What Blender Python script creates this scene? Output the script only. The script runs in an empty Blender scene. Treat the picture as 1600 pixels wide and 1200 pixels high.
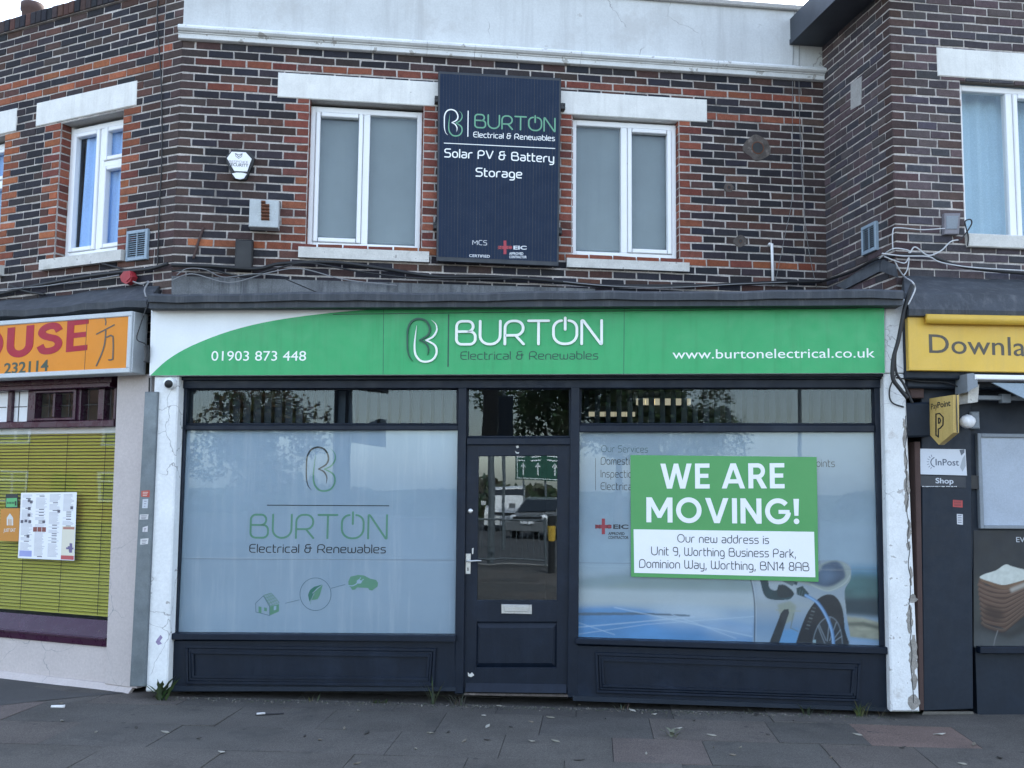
import bpy, math, random
import numpy as np
from mathutils import Vector, Matrix
random.seed(7)
C = bpy.context.scene
col = C.collection
# ------------------------------------------------------------------ camera, sky, sun, exposure
F = 1600.0; PITCH = math.atan(160 / F); ROLL = 0.010; EYE = Vector((0, 0, 1.74))
fwd = Vector((0, math.cos(PITCH), math.sin(PITCH)))
_u0 = Vector((0, -math.sin(PITCH), math.cos(PITCH))); _r0 = Vector((1, 0, 0))
RIGHT = _r0 * math.cos(ROLL) + _u0 * math.sin(ROLL)
UP = _u0 * math.cos(ROLL) - _r0 * math.sin(ROLL)
cd = bpy.data.cameras.new('camera'); cam = bpy.data.objects.new('camera', cd); col.objects.link(cam)
cd.sensor_width = 36; cd.lens = 36 * F / 1600; cd.clip_start = 0.05; cd.clip_end = 2000
m = Matrix.Identity(4)
for i in range(3):
    m[i][0] = RIGHT[i]; m[i][1] = UP[i]; m[i][2] = -fwd[i]; m[i][3] = EYE[i]
cam.matrix_world = m
C.camera = cam
SUN_EL, SUN_AZ = math.radians(46), math.radians(28)      # behind the row of shops, to the right
w = bpy.data.worlds.new('World'); C.world = w; w.use_nodes = True
nt = w.node_tree; bg = nt.nodes['Background']
sky = nt.nodes.new('ShaderNodeTexSky'); sky.sky_type = 'NISHITA'; sky.sun_disc = False
sky.sun_elevation = SUN_EL; sky.sun_rotation = SUN_AZ; sky.air_density = 1.0; sky.dust_density = 1.4; sky.ozone_density = 0.6
hs = nt.nodes.new('ShaderNodeHueSaturation'); hs.inputs['Saturation'].default_value = .72; nt.links.new(sky.outputs[0], hs.inputs['Color']); nt.links.new(hs.outputs[0], bg.inputs[0]); bg.inputs[1].default_value = 0.15
sd = bpy.data.lights.new('sun', 'SUN'); sd.energy = 2.0; sd.angle = math.radians(0.5); sd.color = (1, .95, .88)
so = bpy.data.objects.new('sun', sd); col.objects.link(so)
_d = Vector((math.sin(SUN_AZ) * math.cos(SUN_EL), math.cos(SUN_AZ) * math.cos(SUN_EL), math.sin(SUN_EL)))
so.rotation_euler = (-_d).to_track_quat('-Z', 'Y').to_euler(); so.location = (10, 20, 30)
C.view_settings.view_transform = 'Standard'; C.view_settings.look = 'None'
C.view_settings.exposure = 2.28; C.view_settings.gamma = 1

# ------------------------------------------------------------------ frames: a vertical plane seen in the photograph
def ray(x, y):
    return fwd + RIGHT * ((x - 800) / F) - UP * ((y - 600) / F)
class Frame:
    def __init__(s, o, d):
        s.o = Vector((o[0], o[1], 0)); s.s = Vector((d[0], d[1], 0)).normalized()
        s.n = Vector((s.s.y, -s.s.x, 0))
    def at(f, x, y, off=0.0):
        d = ray(x, y); t = (off - (EYE - f.o).dot(f.n)) / d.dot(f.n)
        return EYE + d * t
    def sz(f, x, y, off=0.0):
        p = f.at(x, y, off); return ((p - f.o).dot(f.s), p.z)
    def w(f, s, z, off=0.0):
        return f.o + f.s * s + Vector((0, 0, z)) + f.n * off
    def rect(f, q, off=0.0):                               # q: TL TR BR BL pixels -> s0,s1,z0,z1
        a = [f.sz(x, y, off) for x, y in q]
        return ((a[0][0] + a[3][0]) / 2, (a[1][0] + a[2][0]) / 2, (a[2][1] + a[3][1]) / 2, (a[0][1] + a[1][1]) / 2)
def depth_pt(x, y, Y):
    d = ray(x, y); return EYE + d * (Y / d.y)
def ground(x, y, z=0.0):
    d = ray(x, y); return EYE + d * ((z - EYE.z) / d.z)
S = Frame((0, 8.36), (1, -.08))                            # shopfront of the middle shop
cl = depth_pt(276, 280, 8.82); cr = depth_pt(1289, 280, 9.62)
CW = Frame(cl, (cr.x - cl.x, cr.y - cl.y)); CW_LEN = math.hypot(cr.x - cl.x, cr.y - cl.y)
LW = Frame(cl, (1, -.5))                                   # upper wall of the left building: s<0 is left of the corner
rc = depth_pt(1396, 250, 8.40)
RW = Frame(cr, (rc.x - cr.x, rc.y - cr.y)); RW_LEN = math.hypot(rc.x - cr.x, rc.y - cr.y)
RF = Frame(rc, (1, .135))                                  # upper front of the right building
_p = depth_pt(165, 1066, 8.92); LS = Frame(_p, (1, -.43))  # left shopfront
_p = depth_pt(1440, 1108, 8.15); DS = Frame(_p, (1, .05))  # right shopfront

# ------------------------------------------------------------------ mesh builder
class MB:
    def __init__(s): s.v = []; s.f = []; s.c = []; s.m = []
    def face(s, pts, c=None, mi=0):
        i = len(s.v); s.v += [Vector(p) for p in pts]; s.f.append(tuple(range(i, i + len(pts)))); s.c.append(c or (1, 1, 1)); s.m.append(mi)
    def prism(s, front, d, c=None, mi=0, back=True):
        i = len(s.v); n = len(front); d = Vector(d)
        s.v += [Vector(p) for p in front] + [Vector(p) + d for p in front]
        fs = [tuple(range(i, i + n))]
        if back: fs.append(tuple(range(i + 2 * n - 1, i + n - 1, -1)))
        for k in range(n):
            j = (k + 1) % n; fs.append((i + j, i + k, i + n + k, i + n + j))
        s.f += fs; s.c += [c or (1, 1, 1)] * len(fs); s.m += [mi] * len(fs)
    def hexa(s, a, b, c=None, mi=0):                      # two matching rings
        i = len(s.v); n = len(a); s.v += [Vector(p) for p in a] + [Vector(p) for p in b]
        fs = [tuple(range(i, i + n)), tuple(range(i + 2 * n - 1, i + n - 1, -1))]
        for k in range(n):
            j = (k + 1) % n; fs.append((i + j, i + k, i + n + k, i + n + j))
        s.f += fs; s.c += [c or (1, 1, 1)] * len(fs); s.m += [mi] * len(fs)
    def box(s, fr, s0, s1, z0, z1, o0, o1, c=None, mi=0):
        s.prism([fr.w(s0, z0, o1), fr.w(s1, z0, o1), fr.w(s1, z1, o1), fr.w(s0, z1, o1)], fr.n * (o0 - o1), c, mi)
    def bevbox(s, fr, s0, s1, z0, z1, o0, o1, b=.006, c=None, mi=0):
        s.hexa([fr.w(s0 + b, z0 + b, o1), fr.w(s1 - b, z0 + b, o1), fr.w(s1 - b, z1 - b, o1), fr.w(s0 + b, z1 - b, o1)],
               [fr.w(s0, z0, o1 - b), fr.w(s1, z0, o1 - b), fr.w(s1, z1, o1 - b), fr.w(s0, z1, o1 - b)], c, mi)
        s.box(fr, s0, s1, z0, z1, o0, o1 - b, c, mi)
    def quad(s, fr, q, o1, o0, c=None, mi=0):              # q pixels TL TR BR BL of the front face
        p = [fr.at(x, y, o1) for x, y in q][::-1]
        s.prism(p, fr.n * (o0 - o1), c, mi)
    def bevquad(s, fr, q, o1, o0, b=.006, c=None, mi=0):
        p = [fr.at(x, y, o1) for x, y in q][::-1]; ce = sum(p, Vector()) / len(p)
        inn = []
        for v in p:
            d = ce - v; ds = d.dot(fr.s); dz = d.z
            inn.append(v + fr.s * math.copysign(b, ds) + Vector((0, 0, math.copysign(b, dz))))
        out = [v - fr.n * b for v in p]
        s.hexa(inn, out, c, mi); s.prism(out, fr.n * (o0 - o1 + b), c, mi)
    def tube(s, pts, r, n=8, c=None, mi=0, r2=None):
        pts = [Vector(p) for p in pts]; i = len(s.v); N = len(pts); prev = None
        for k, p in enumerate(pts):
            t = (pts[min(k + 1, N - 1)] - pts[max(k - 1, 0)]).normalized()
            if prev is None:
                a = Vector((0, 0, 1)) if abs(t.z) < .9 else Vector((1, 0, 0)); u = t.cross(a).normalized()
            else: u = (prev - t * prev.dot(t)).normalized()
            prev = u; vv = t.cross(u); rr = r if r2 is None else r + (r2 - r) * k / (N - 1)
            for q in range(n):
                a = 2 * math.pi * q / n; s.v.append(p + (u * math.cos(a) + vv * math.sin(a)) * rr)
        fs = []
        for k in range(N - 1):
            for q in range(n):
                q2 = (q + 1) % n; fs.append((i + k * n + q, i + k * n + q2, i + (k + 1) * n + q2, i + (k + 1) * n + q))
        fs.append(tuple(i + q for q in range(n - 1, -1, -1))); fs.append(tuple(i + (N - 1) * n + q for q in range(n)))
        s.f += fs; s.c += [c or (1, 1, 1)] * len(fs); s.m += [mi] * len(fs)
    def lathe(s, base, axis, prof, n=24, c=None, mi=0):    # prof: (radius, height along axis)
        axis = Vector(axis).normalized(); a = Vector((0, 0, 1)) if abs(axis.z) < .9 else Vector((1, 0, 0))
        u = axis.cross(a).normalized(); vv = axis.cross(u); base = Vector(base); i = len(s.v)
        for r, h in prof:
            for q in range(n):
                an = 2 * math.pi * q / n; s.v.append(base + axis * h + (u * math.cos(an) + vv * math.sin(an)) * max(r, 1e-4))
        fs = []
        for k in range(len(prof) - 1):
            for q in range(n):
                q2 = (q + 1) % n; fs.append((i + k * n + q, i + k * n + q2, i + (k + 1) * n + q2, i + (k + 1) * n + q))
        s.f += fs; s.c += [c or (1, 1, 1)] * len(fs); s.m += [mi] * len(fs)
def mesh(name, mb, mats, off, smooth=False):
    me = bpy.data.meshes.new(name)
    me.from_pydata([tuple(v - off) for v in mb.v], [], mb.f)
    at = me.color_attributes.new('Col', 'FLOAT_COLOR', 'CORNER')
    buf = []
    for f, c in zip(mb.f, mb.c):
        if isinstance(c[0], tuple):
            for q in c: buf += [q[0], q[1], q[2], 1.0]
        else: buf += [c[0], c[1], c[2], 1.0] * len(f)
    at.data.foreach_set('color', buf)
    for mm in (mats if isinstance(mats, (list, tuple)) else [mats]): me.materials.append(mm)
    me.polygons.foreach_set('material_index', mb.m)
    if smooth: me.polygons.foreach_set('use_smooth', [True] * len(mb.f))
    me.update(); return me
def thing(name, label, cat, loc, group=None):
    o = bpy.data.objects.new(name, None); o.empty_display_size = .1; col.objects.link(o); o.location = loc
    o['label'] = label; o['category'] = cat
    if group: o['group'] = group
    return o
def rootloc(o):
    l = Vector((0, 0, 0))
    while o: l += o.location; o = o.parent
    return l
def part(name, mb, mats, parent, smooth=False, label=None):
    o = bpy.data.objects.new(name, mesh(name, mb, mats, rootloc(parent), smooth)); col.objects.link(o); o.parent = parent
    if label: o['label'] = label
    return o
def solo(name, mb, mats, label, cat, group=None, smooth=False):
    xs = [v.x for v in mb.v]; ys = [v.y for v in mb.v]; zs = [v.z for v in mb.v]
    L = Vector(((min(xs) + max(xs)) / 2, (min(ys) + max(ys)) / 2, min(zs)))
    o = bpy.data.objects.new(name, mesh(name, mb, mats, L, smooth)); col.objects.link(o); o.location = L
    o['label'] = label; o['category'] = cat
    if group: o['group'] = group
    return o
def struct(name, mb, mats, kind='structure', smooth=False):
    o = bpy.data.objects.new(name, mesh(name, mb, mats, Vector((0, 0, 0)), smooth)); col.objects.link(o); o['kind'] = kind
    return o

# ------------------------------------------------------------------ materials
def newmat(name):
    mt = bpy.data.materials.new(name); mt.use_nodes = True; n = mt.node_tree
    b = n.nodes['Principled BSDF']; return mt, n, b
def noise(n, scale, detail=4, rough=.6, vec=None):
    t = n.nodes.new('ShaderNodeTexNoise'); t.inputs['Scale'].default_value = scale; t.inputs['Detail'].default_value = detail; t.inputs['Roughness'].default_value = rough
    n.links.new(vec, t.inputs['Vector']); return t.outputs['Fac']
def ramp(n, fac, stops):
    r = n.nodes.new('ShaderNodeValToRGB'); e = r.color_ramp.elements
    while len(e) < len(stops): e.new(.5)
    for q, (p, c) in zip(e, stops):
        q.position = p; q.color = (c, c, c, 1) if not isinstance(c, tuple) else (*c, 1)
    n.links.new(fac, r.inputs[0]); return r.outputs[0]
def mixc(n, a, b, fac, mode='MIX'):
    x = n.nodes.new('ShaderNodeMix'); x.data_type = 'RGBA'; x.blend_type = mode; x.clamp_factor = True
    for sock, val in ((x.inputs[0], fac), (x.inputs[6], a), (x.inputs[7], b)):
        if hasattr(val, 'is_output'): n.links.new(val, sock)
        elif isinstance(val, tuple): sock.default_value = (*val, 1)
        else: sock.default_value = val
    return x.outputs[2]
def mk(name, c=(.5, .5, .5), rough=.6, var=.2, vs=3., grain=.12, gs=90., bump=.0, bs=80., metal=0., attr=False, spec=.5,
       chips=None, chipc=(.5, .5, .48), cracks=None, stain=None, streak=None, coat=0., vec='Object', spots=None):
    mt, n, b = newmat(name)
    tc = n.nodes.new('ShaderNodeTexCoord').outputs[vec]
    if attr:
        a = n.nodes.new('ShaderNodeVertexColor'); a.layer_name = 'Col'; base = a.outputs[0]
    else:
        rg = n.nodes.new('ShaderNodeRGB'); rg.outputs[0].default_value = (*c, 1); base = rg.outputs[0]
    if var: base = mixc(n, base, ramp(n, noise(n, vs, 5, .65, tc), [(.25, 1 - var), (.75, 1 + var * .25)]), 1.0, 'MULTIPLY')
    if grain: base = mixc(n, base, ramp(n, noise(n, gs, 3, .7, tc), [(.3, 1 - grain), (.7, 1.0 + grain * .6)]), 1.0, 'MULTIPLY')
    if streak:
        mp = n.nodes.new('ShaderNodeMapping'); mp.inputs['Scale'].default_value = (1, 1, .06); n.links.new(tc, mp.inputs[0])
        base = mixc(n, base, streak[1], ramp(n, noise(n, streak[0], 5, .7, mp.outputs[0]), [(.5, 0.), (.75, streak[2])]))
    if stain:
        base = mixc(n, base, stain[1], ramp(n, noise(n, stain[0], 6, .7, tc), [(stain[2], 0.), (stain[2] + .12, stain[3])]))
    if spots:
        vo = n.nodes.new('ShaderNodeTexVoronoi'); vo.inputs['Scale'].default_value = spots[0]; n.links.new(tc, vo.inputs['Vector'])
        base = mixc(n, base, spots[2], ramp(n, vo.outputs['Distance'], [(spots[1] * .8, .75), (spots[1], 0.)]))
    if chips:
        base = mixc(n, base, chipc, ramp(n, noise(n, chips[0], 3, .6, tc), [(chips[1], 0.), (chips[1] + .015, .85)]))
    if cracks:
        dn = n.nodes.new('ShaderNodeTexNoise'); dn.inputs['Scale'].default_value = 2.2; dn.inputs['Detail'].default_value = 6; n.links.new(tc, dn.inputs['Vector'])
        ad = n.nodes.new('ShaderNodeVectorMath'); ad.operation = 'MULTIPLY_ADD'; ad.inputs[1].default_value = (.5, .5, .5)
        n.links.new(dn.outputs['Color'], ad.inputs[0]); n.links.new(tc, ad.inputs[2])
        vo = n.nodes.new('ShaderNodeTexVoronoi'); vo.feature = 'DISTANCE_TO_EDGE'; vo.inputs['Scale'].default_value = cracks[0]; n.links.new(ad.outputs[0], vo.inputs['Vector'])
        cr_ = ramp(n, vo.outputs['Distance'], [(0., 1.), (cracks[1], 0.)])
        mk_ = ramp(n, noise(n, 1.3, 3, .6, tc), [(.5, 0.), (.56, 1.)])
        f2 = mixc(n, cr_, mk_, 1.0, 'MULTIPLY')
        base = mixc(n, base, (.26, .26, .26), f2)
    n.links.new(base, b.inputs['Base Color'])
    b.inputs['Roughness'].default_value = rough; b.inputs['Metallic'].default_value = metal
    b.inputs['Specular IOR Level'].default_value = spec; b.inputs['Coat Weight'].default_value = coat
    if rough < .6:
        n.links.new(ramp(n, noise(n, 9, 5, .7, tc), [(.3, max(rough - .08, 0.02)), (.7, min(rough + .16, 1))]), b.inputs['Roughness'])
    if bump:
        bu = n.nodes.new('ShaderNodeBump'); bu.inputs['Strength'].default_value = bump; bu.inputs['Distance'].default_value = .01
        n.links.new(noise(n, bs, 5, .7, tc), bu.inputs['Height']); n.links.new(bu.outputs[0], b.inputs['Normal'])
    return mt
def mkglass(name, tint=(.8, .84, .86), extra=.05):
    mt, n, b = newmat(name); out = n.nodes['Material Output']; n.nodes.remove(b)
    tr = n.nodes.new('ShaderNodeBsdfTransparent'); tr.inputs[0].default_value = (*tint, 1)
    gl = n.nodes.new('ShaderNodeBsdfGlossy'); gl.inputs['Roughness'].default_value = 0.0; gl.inputs[0].default_value = (.80, .91, 1, 1)
    tc = n.nodes.new('ShaderNodeTexCoord').outputs['Object']; bu = n.nodes.new('ShaderNodeBump'); bu.inputs['Strength'].default_value = .12; bu.inputs['Distance'].default_value = .004
    n.links.new(noise(n, 2.4, 1, .4, tc), bu.inputs['Height']); n.links.new(bu.outputs[0], gl.inputs['Normal'])
    lw = n.nodes.new('ShaderNodeLayerWeight'); lw.inputs[0].default_value = .5
    pw = n.nodes.new('ShaderNodeMath'); pw.operation = 'POWER'; pw.inputs[1].default_value = 5.; n.links.new(lw.outputs['Facing'], pw.inputs[0])
    ad = n.nodes.new('ShaderNodeMath'); ad.operation = 'MULTIPLY_ADD'; ad.use_clamp = True; ad.inputs[1].default_value = 1 - extra; ad.inputs[2].default_value = extra; n.links.new(pw.outputs[0], ad.inputs[0])
    mx = n.nodes.new('ShaderNodeMixShader'); n.links.new(ad.outputs[0], mx.inputs[0]); n.links.new(tr.outputs[0], mx.inputs[1]); n.links.new(gl.outputs[0], mx.inputs[2])
    n.links.new(mx.outputs[0], out.inputs[0]); return mt
M = {}
M['brick'] = mk('brick', rough=.85, attr=True, var=.35, vs=22, grain=.35, gs=150, bump=.5, bs=120, spec=.3)
M['mortar'] = mk('mortar', (.56, .52, .49), rough=.95, var=.5, vs=5, grain=.3, gs=60, bump=.6, bs=90, spec=.2, stain=(1.1, (.12, .11, .105), .55, .75))
M['render'] = mk('white_render', (.58, .60, .60), rough=.8, var=.16, vs=1.6, grain=.08, gs=60, bump=.15, bs=50, cracks=(.9, .004), chips=(9, .72), chipc=(.42, .42, .41), streak=(7, (.40, .41, .41), .75), stain=(1.7, (.44, .44, .43), .54, .6), spec=.3)
M['cornice'] = mk('cornice_paint', (.70, .72, .72), rough=.7, var=.2, vs=4, grain=.1, chips=(9, .64), chipc=(.33, .32, .30), spec=.3)
M['lintel'] = mk('lintel_paint', (.74, .74, .71), rough=.8, var=.16, vs=5, grain=.08, bump=.35, bs=25, spec=.3, streak=(14, (.5, .49, .46), .5), chips=(16, .73), chipc=(.42, .41, .39))
M['concrete'] = mk('grey_concrete', (.40, .39, .37), rough=.9, var=.25, vs=6, grain=.2, bump=.3)
M['sill'] = mk('sill_stone', (.62, .61, .57), rough=.85, var=.25, vs=7, grain=.12, bump=.3, chips=(14, .66), chipc=(.3, .29, .27), stain=(5, (.35, .34, .3), .58, .6))
M['upvc'] = mk('white_plastic', (.80, .81, .82), rough=.35, var=.06, vs=4, grain=.03)
M['frost'] = mk('obscured_pane', (.125, .150, .155), rough=.05, var=.25, vs=.7, grain=0, spec=.8)
M['navy'] = mk('navy_paint', (.0040, .0098, .0215), rough=.42, var=.25, vs=5, grain=.1, gs=40, bump=.08, bs=40, chips=(60, .79), chipc=(.3, .31, .32), spec=.28, stain=(2.6, (.010, .018, .034), .55, .7), streak=(10, (.009, .016, .030), .6))
M['navy2'] = mk('dark_slate_paint', (.012, .020, .033), rough=.5, spec=.3, var=.3, vs=4, grain=.1, gs=40, bump=.08, bs=30, chips=(55, .78), chipc=(.3, .3, .3))
M['lead'] = mk('lead_sheet', (.042, .050, .062), rough=.7, var=.45, vs=4, grain=.2, bump=.3, bs=12, chips=(30, .75), streak=(14, (.13, .135, .14), .5))
M['upstand'] = mk('grey_upstand', (.17, .18, .19), rough=.85, var=.5, vs=5, grain=.25, bump=.3, bs=25, streak=(22, (.035, .04, .05), .9))
M['green'] = mk('green_panel', (.026, .35, .115), rough=.4, var=.07, vs=3, grain=.03, streak=(16, (.018, .2, .06), .35))
M['white'] = mk('white_panel', (.74, .77, .78), rough=.4, var=.08, vs=3, grain=.03)
M['white_letter'] = mk('white_letter', (.82, .84, .82), rough=.4, var=.03, grain=0)
M['dkgreen'] = mk('dark_green_letter', (.008, .075, .045), rough=.4, var=.05, grain=0)
M['vinyl_green'] = mk('green_vinyl', (.10, .27, .17), rough=.5, var=.05, grain=0)
M['vinyl_dark'] = mk('dark_vinyl', (.012, .018, .025), rough=.5, var=.05, grain=0)
M['poster_green'] = mk('poster_green', (.075, .30, .09), rough=.45, var=.05, grain=.02)
M['poster_white'] = mk('poster_white', (.78, .80, .83), rough=.45, var=.04, grain=.02)
M['print'] = mk('printed_vinyl', rough=.45, attr=True, var=.08, vs=3, grain=.03)
M['film'] = mk('window_film', (.285, .375, .46), rough=.45, var=.10, vs=1.6, grain=.0, streak=(13, (.37, .44, .51), .8))
M['plaster'] = mk('pilaster_paint', (.76, .78, .78), rough=.75, var=.12, vs=4, grain=.08, gs=40, bump=.4, bs=18, cracks=(2.2, .008), stain=(3.5, (.42, .41, .39), .62, .6), chips=(7, .70), chipc=(.33, .32, .3))
M['plaster_flake'] = mk('flaking_paint', (.74, .76, .76), rough=.8, var=.15, vs=6, grain=.1, bump=.8, bs=14, cracks=(4.0, .010), stain=(6.5, (.45, .43, .40), .60, .8), chips=(12, .66), chipc=(.36, .35, .33))
M['beige'] = mk('beige_render', (.52, .47, .45), rough=.85, var=.12, vs=2.5, grain=.1, gs=50, bump=.25, bs=30, cracks=(1.6, .007), stain=(2.6, (.3, .28, .26), .66, .5))
M['scar'] = mk('scarred_mortar', (.115, .098, .088), rough=.95, var=.5, vs=14, grain=.3, bump=.8, bs=30, stain=(9, (.24, .21, .19), .55, .8))
M['bare'] = mk('bare_render', (.33, .31, .28), rough=.95, var=.4, vs=12, grain=.3, bump=.6, bs=40)
M['galv'] = mk('galvanised_steel', (.17, .20, .22), rough=.45, var=.35, vs=7, grain=.1, metal=.5)
M['purple'] = mk('purple_gloss', (.040, .008, .028), rough=.25, var=.2, vs=4, grain=.06, chips=(50, .8))
M['panel'] = mk('solar_cell_black', (.010, .022, .050), rough=.45, spec=.15, var=.1, vs=5, grain=.0)
M['panelf'] = mk('black_anodised_frame', (.012, .018, .028), rough=.4)
M['black'] = mk('black_plastic', (.012, .013, .015), rough=.5, grain=.05)
M['greyplastic'] = mk('grey_plastic', (.20, .23, .26), rough=.5, var=.15)
M['bluegrey'] = mk('bluegrey_plastic', (.27, .35, .42), rough=.5, var=.15)
M['rustbox'] = mk('box_paint', (.45, .49, .50), rough=.6, var=.2, vs=9, stain=(16, (.12, .055, .03), .66, .9))
M['rust'] = mk('rust', (.16, .06, .03), rough=.9, var=.5, vs=30)
M['red'] = mk('red_plastic', (.32, .02, .03), rough=.5)
M['cable'] = mk('cable_black', (.012, .013, .015), rough=.6, grain=0)
M['cablew'] = mk('cable_grey', (.22, .225, .23), rough=.6, grain=0)
M['cablewh'] = mk('cable_white', (.50, .51, .52), rough=.6, grain=0)
M['steel'] = mk('brushed_steel', (.55, .56, .56), rough=.32, metal=.9, var=.1)
M['orange'] = mk('orange_acrylic', (.68, .235, .012), rough=.35, spec=.25, var=.12, vs=2.5, grain=.02)
M['magenta'] = mk('crimson_letter', (.36, .010, .030), rough=.4, spec=.25, var=.1)
M['yellow'] = mk('yellow_panel', (.66, .42, .055), rough=.4, var=.1, vs=3, grain=.04, streak=(12, (.5, .33, .08), .4))
M['bronze'] = mk('brown_letter', (.085, .075, .055), rough=.5)
M['blind'] = mk('blind_green', (.50, .47, .08), rough=.5, var=.12, vs=1.2, grain=.02)
M['roller'] = mk('roller_blind_fabric', (.20, .235, .235), rough=.9, var=.22, vs=1.1, grain=.05, streak=(9, (.15, .18, .185), .5))
M['vblind'] = mk('vertical_blind_fabric', (.045, .055, .068), rough=.8, var=.1)
M['room'] = mk('room_paint', (.17, .17, .17), rough=.9)
M['glass'] = mkglass('shop_glass', (.84, .87, .88), .027)
M['glass_clear'] = mkglass('window_glass', (.94, .95, .95), .026)
M['doorglass'] = mkglass('door_glass', (.8, .82, .8), .07)
M['curtain'] = mk('blue_curtain', (.30, .50, .85), rough=.9, var=.1, vec='Object')
M['curtain2'] = mk('pale_net_curtain', (.42, .58, .68), rough=.9, var=.1)
M['terracotta'] = mk('dark_terracotta', (.075, .045, .04), rough=.85, var=.3)
M['asphalt'] = mk('asphalt', (.070, .070, .071), rough=.9, var=.3, vs=1.1, grain=.5, gs=260, bump=.4, bs=200)
M['slab'] = mk('paving_slab', rough=.9, attr=True, var=.3, vs=2.2, grain=.6, gs=130, bump=.35, bs=160, chips=(95, .765), chipc=(.2, .2, .2), stain=(2.4, (.040, .041, .042), .56, .55), spots=(4.2, .085, (.035, .035, .036)), spec=.3)
M['joint'] = mk('joint_sand', (.045, .043, .040), rough=.95, var=.4, vs=3, grain=.4, bump=.4)
M['leaf'] = mk('weed_leaf', rough=.6, attr=True, var=.25, vs=30, grain=.1)
M['litter'] = mk('litter', rough=.8, attr=True, var=.2, vs=60, grain=.1)
def emis(name, c, s):
    mt, n, b = newmat(name); b.inputs['Base Color'].default_value = (*c, 1); b.inputs['Emission Color'].default_value = (*c, 1); b.inputs['Emission Strength'].default_value = s; return mt
M['lamp'] = emis('lit_diffuser', (1, .90, .66), .10)

# ------------------------------------------------------------------ lettering
def fillet(pts, r, closed):
    n = len(pts); out = []
    for i, p in enumerate(pts):
        if not closed and i in (0, n - 1): out.append(Vector(p)); continue
        a = Vector(pts[i - 1]); b = Vector(p); c = Vector(pts[(i + 1) % n])
        u = a - b; v = c - b; la, lc = u.length, v.length
        if la < 1e-6 or lc < 1e-6: continue
        u /= la; v /= lc
        ang = math.acos(max(-1, min(1, u.dot(v))))
        if ang > 3.1: out.append(b); continue
        la2 = la * (.5 if (closed or i > 1) else .98); lc2 = lc * (.5 if (closed or i < n - 2) else .98)
        t = min(r / math.tan(ang / 2), la2, lc2); rr = t * math.tan(ang / 2)
        ce = b + (u + v).normalized() * (rr / math.sin(ang / 2)); p0 = b + u * t; p1 = b + v * t
        a0 = math.atan2((p0 - ce).y, (p0 - ce).x); a1 = math.atan2((p1 - ce).y, (p1 - ce).x)
        da = (a1 - a0 + math.pi) % (2 * math.pi) - math.pi; k = max(2, int(abs(da) / .22))
        for j in range(k + 1): out.append(ce + Vector((math.cos(a0 + da * j / k), math.sin(a0 + da * j / k))) * rr)
    return out
def ribbon(mb, mp, pts, wid, closed=False, o=0., th=.001, c=None, cap=True):
    """flat stroke: pts 2-D, wid a number or one per point; mp(x, y, off) -> world"""
    P = [Vector((p[0], p[1])) for p in pts]; q = [P[0]]; ws = [wid if not isinstance(wid, list) else wid[0]]
    for i in range(1, len(P)):
        if (P[i] - q[-1]).length > 1e-5: q.append(P[i]); ws.append(wid if not isinstance(wid, list) else wid[i])
    P = q; n = len(P)
    if n < 2: return
    L, R = [], []
    for i in range(n):
        a = P[i] - P[i - 1] if (i or closed) else P[1] - P[0]
        b = P[(i + 1) % n] - P[i] if (i < n - 1 or closed) else a
        a = a.normalized(); b = b.normalized(); t = (a + b)
        t = t.normalized() if t.length > 1e-4 else a
        nn = Vector((-t.y, t.x)); k = 1 / max(.45, abs(nn.dot(Vector((-a.y, a.x)))))
        L.append(P[i] + nn * ws[i] / 2 * k); R.append(P[i] - nn * ws[i] / 2 * k)
    if closed:
        for i in range(n):
            j = (i + 1) % n
            mb.face([mp(*R[i], o), mp(*R[j], o), mp(*L[j], o), mp(*L[i], o)], c)
            for A in (L, R): mb.face([mp(*A[i], o), mp(*A[j], o), mp(*A[j], o - th), mp(*A[i], o - th)], c)
        return
    loop = []
    def capf(i, s):
        d = (P[1] - P[0]).normalized() if i == 0 else (P[-1] - P[-2]).normalized()
        nn = Vector((-d.y, d.x)); w_ = ws[i] / 2
        return [P[i] + (nn * math.cos(x) * s + d * math.sin(x) * s) * w_ for x in [math.pi * k / 6 for k in range(1, 6)]] if cap else []
    for i in range(n - 1):
        mb.face([mp(*R[i], o), mp(*R[i + 1], o), mp(*L[i + 1], o), mp(*L[i], o)], c)
    ce = capf(n - 1, 1); cs = capf(0, -1)
    if cap:
        mb.face([mp(*x, o) for x in [L[-1]] + ce + [R[-1]]][::-1], c); mb.face([mp(*x, o) for x in [R[0]] + cs + [L[0]]][::-1], c)
    loop = L + ce + R[::-1] + cs
    for i in range(len(loop)):
        j = (i + 1) % len(loop); mb.face([mp(*loop[i], o), mp(*loop[j], o), mp(*loop[j], o - th), mp(*loop[i], o - th)], c)
def smooth_pts(P, k=6):
    out = []; n = len(P)
    for i in range(n - 1):
        a, b, c, d = P[max(i - 1, 0)], P[i], P[i + 1], P[min(i + 2, n - 1)]
        for j in range(k):
            t = j / k
            out.append(tuple(.5 * ((2 * b[q]) + (-a[q] + c[q]) * t + (2 * a[q] - 5 * b[q] + 4 * c[q] - d[q]) * t * t + (-a[q] + 3 * b[q] - 3 * c[q] + d[q]) * t ** 3) for q in range(len(b))))
    out.append(tuple(P[-1])); return out
X = .68
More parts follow.
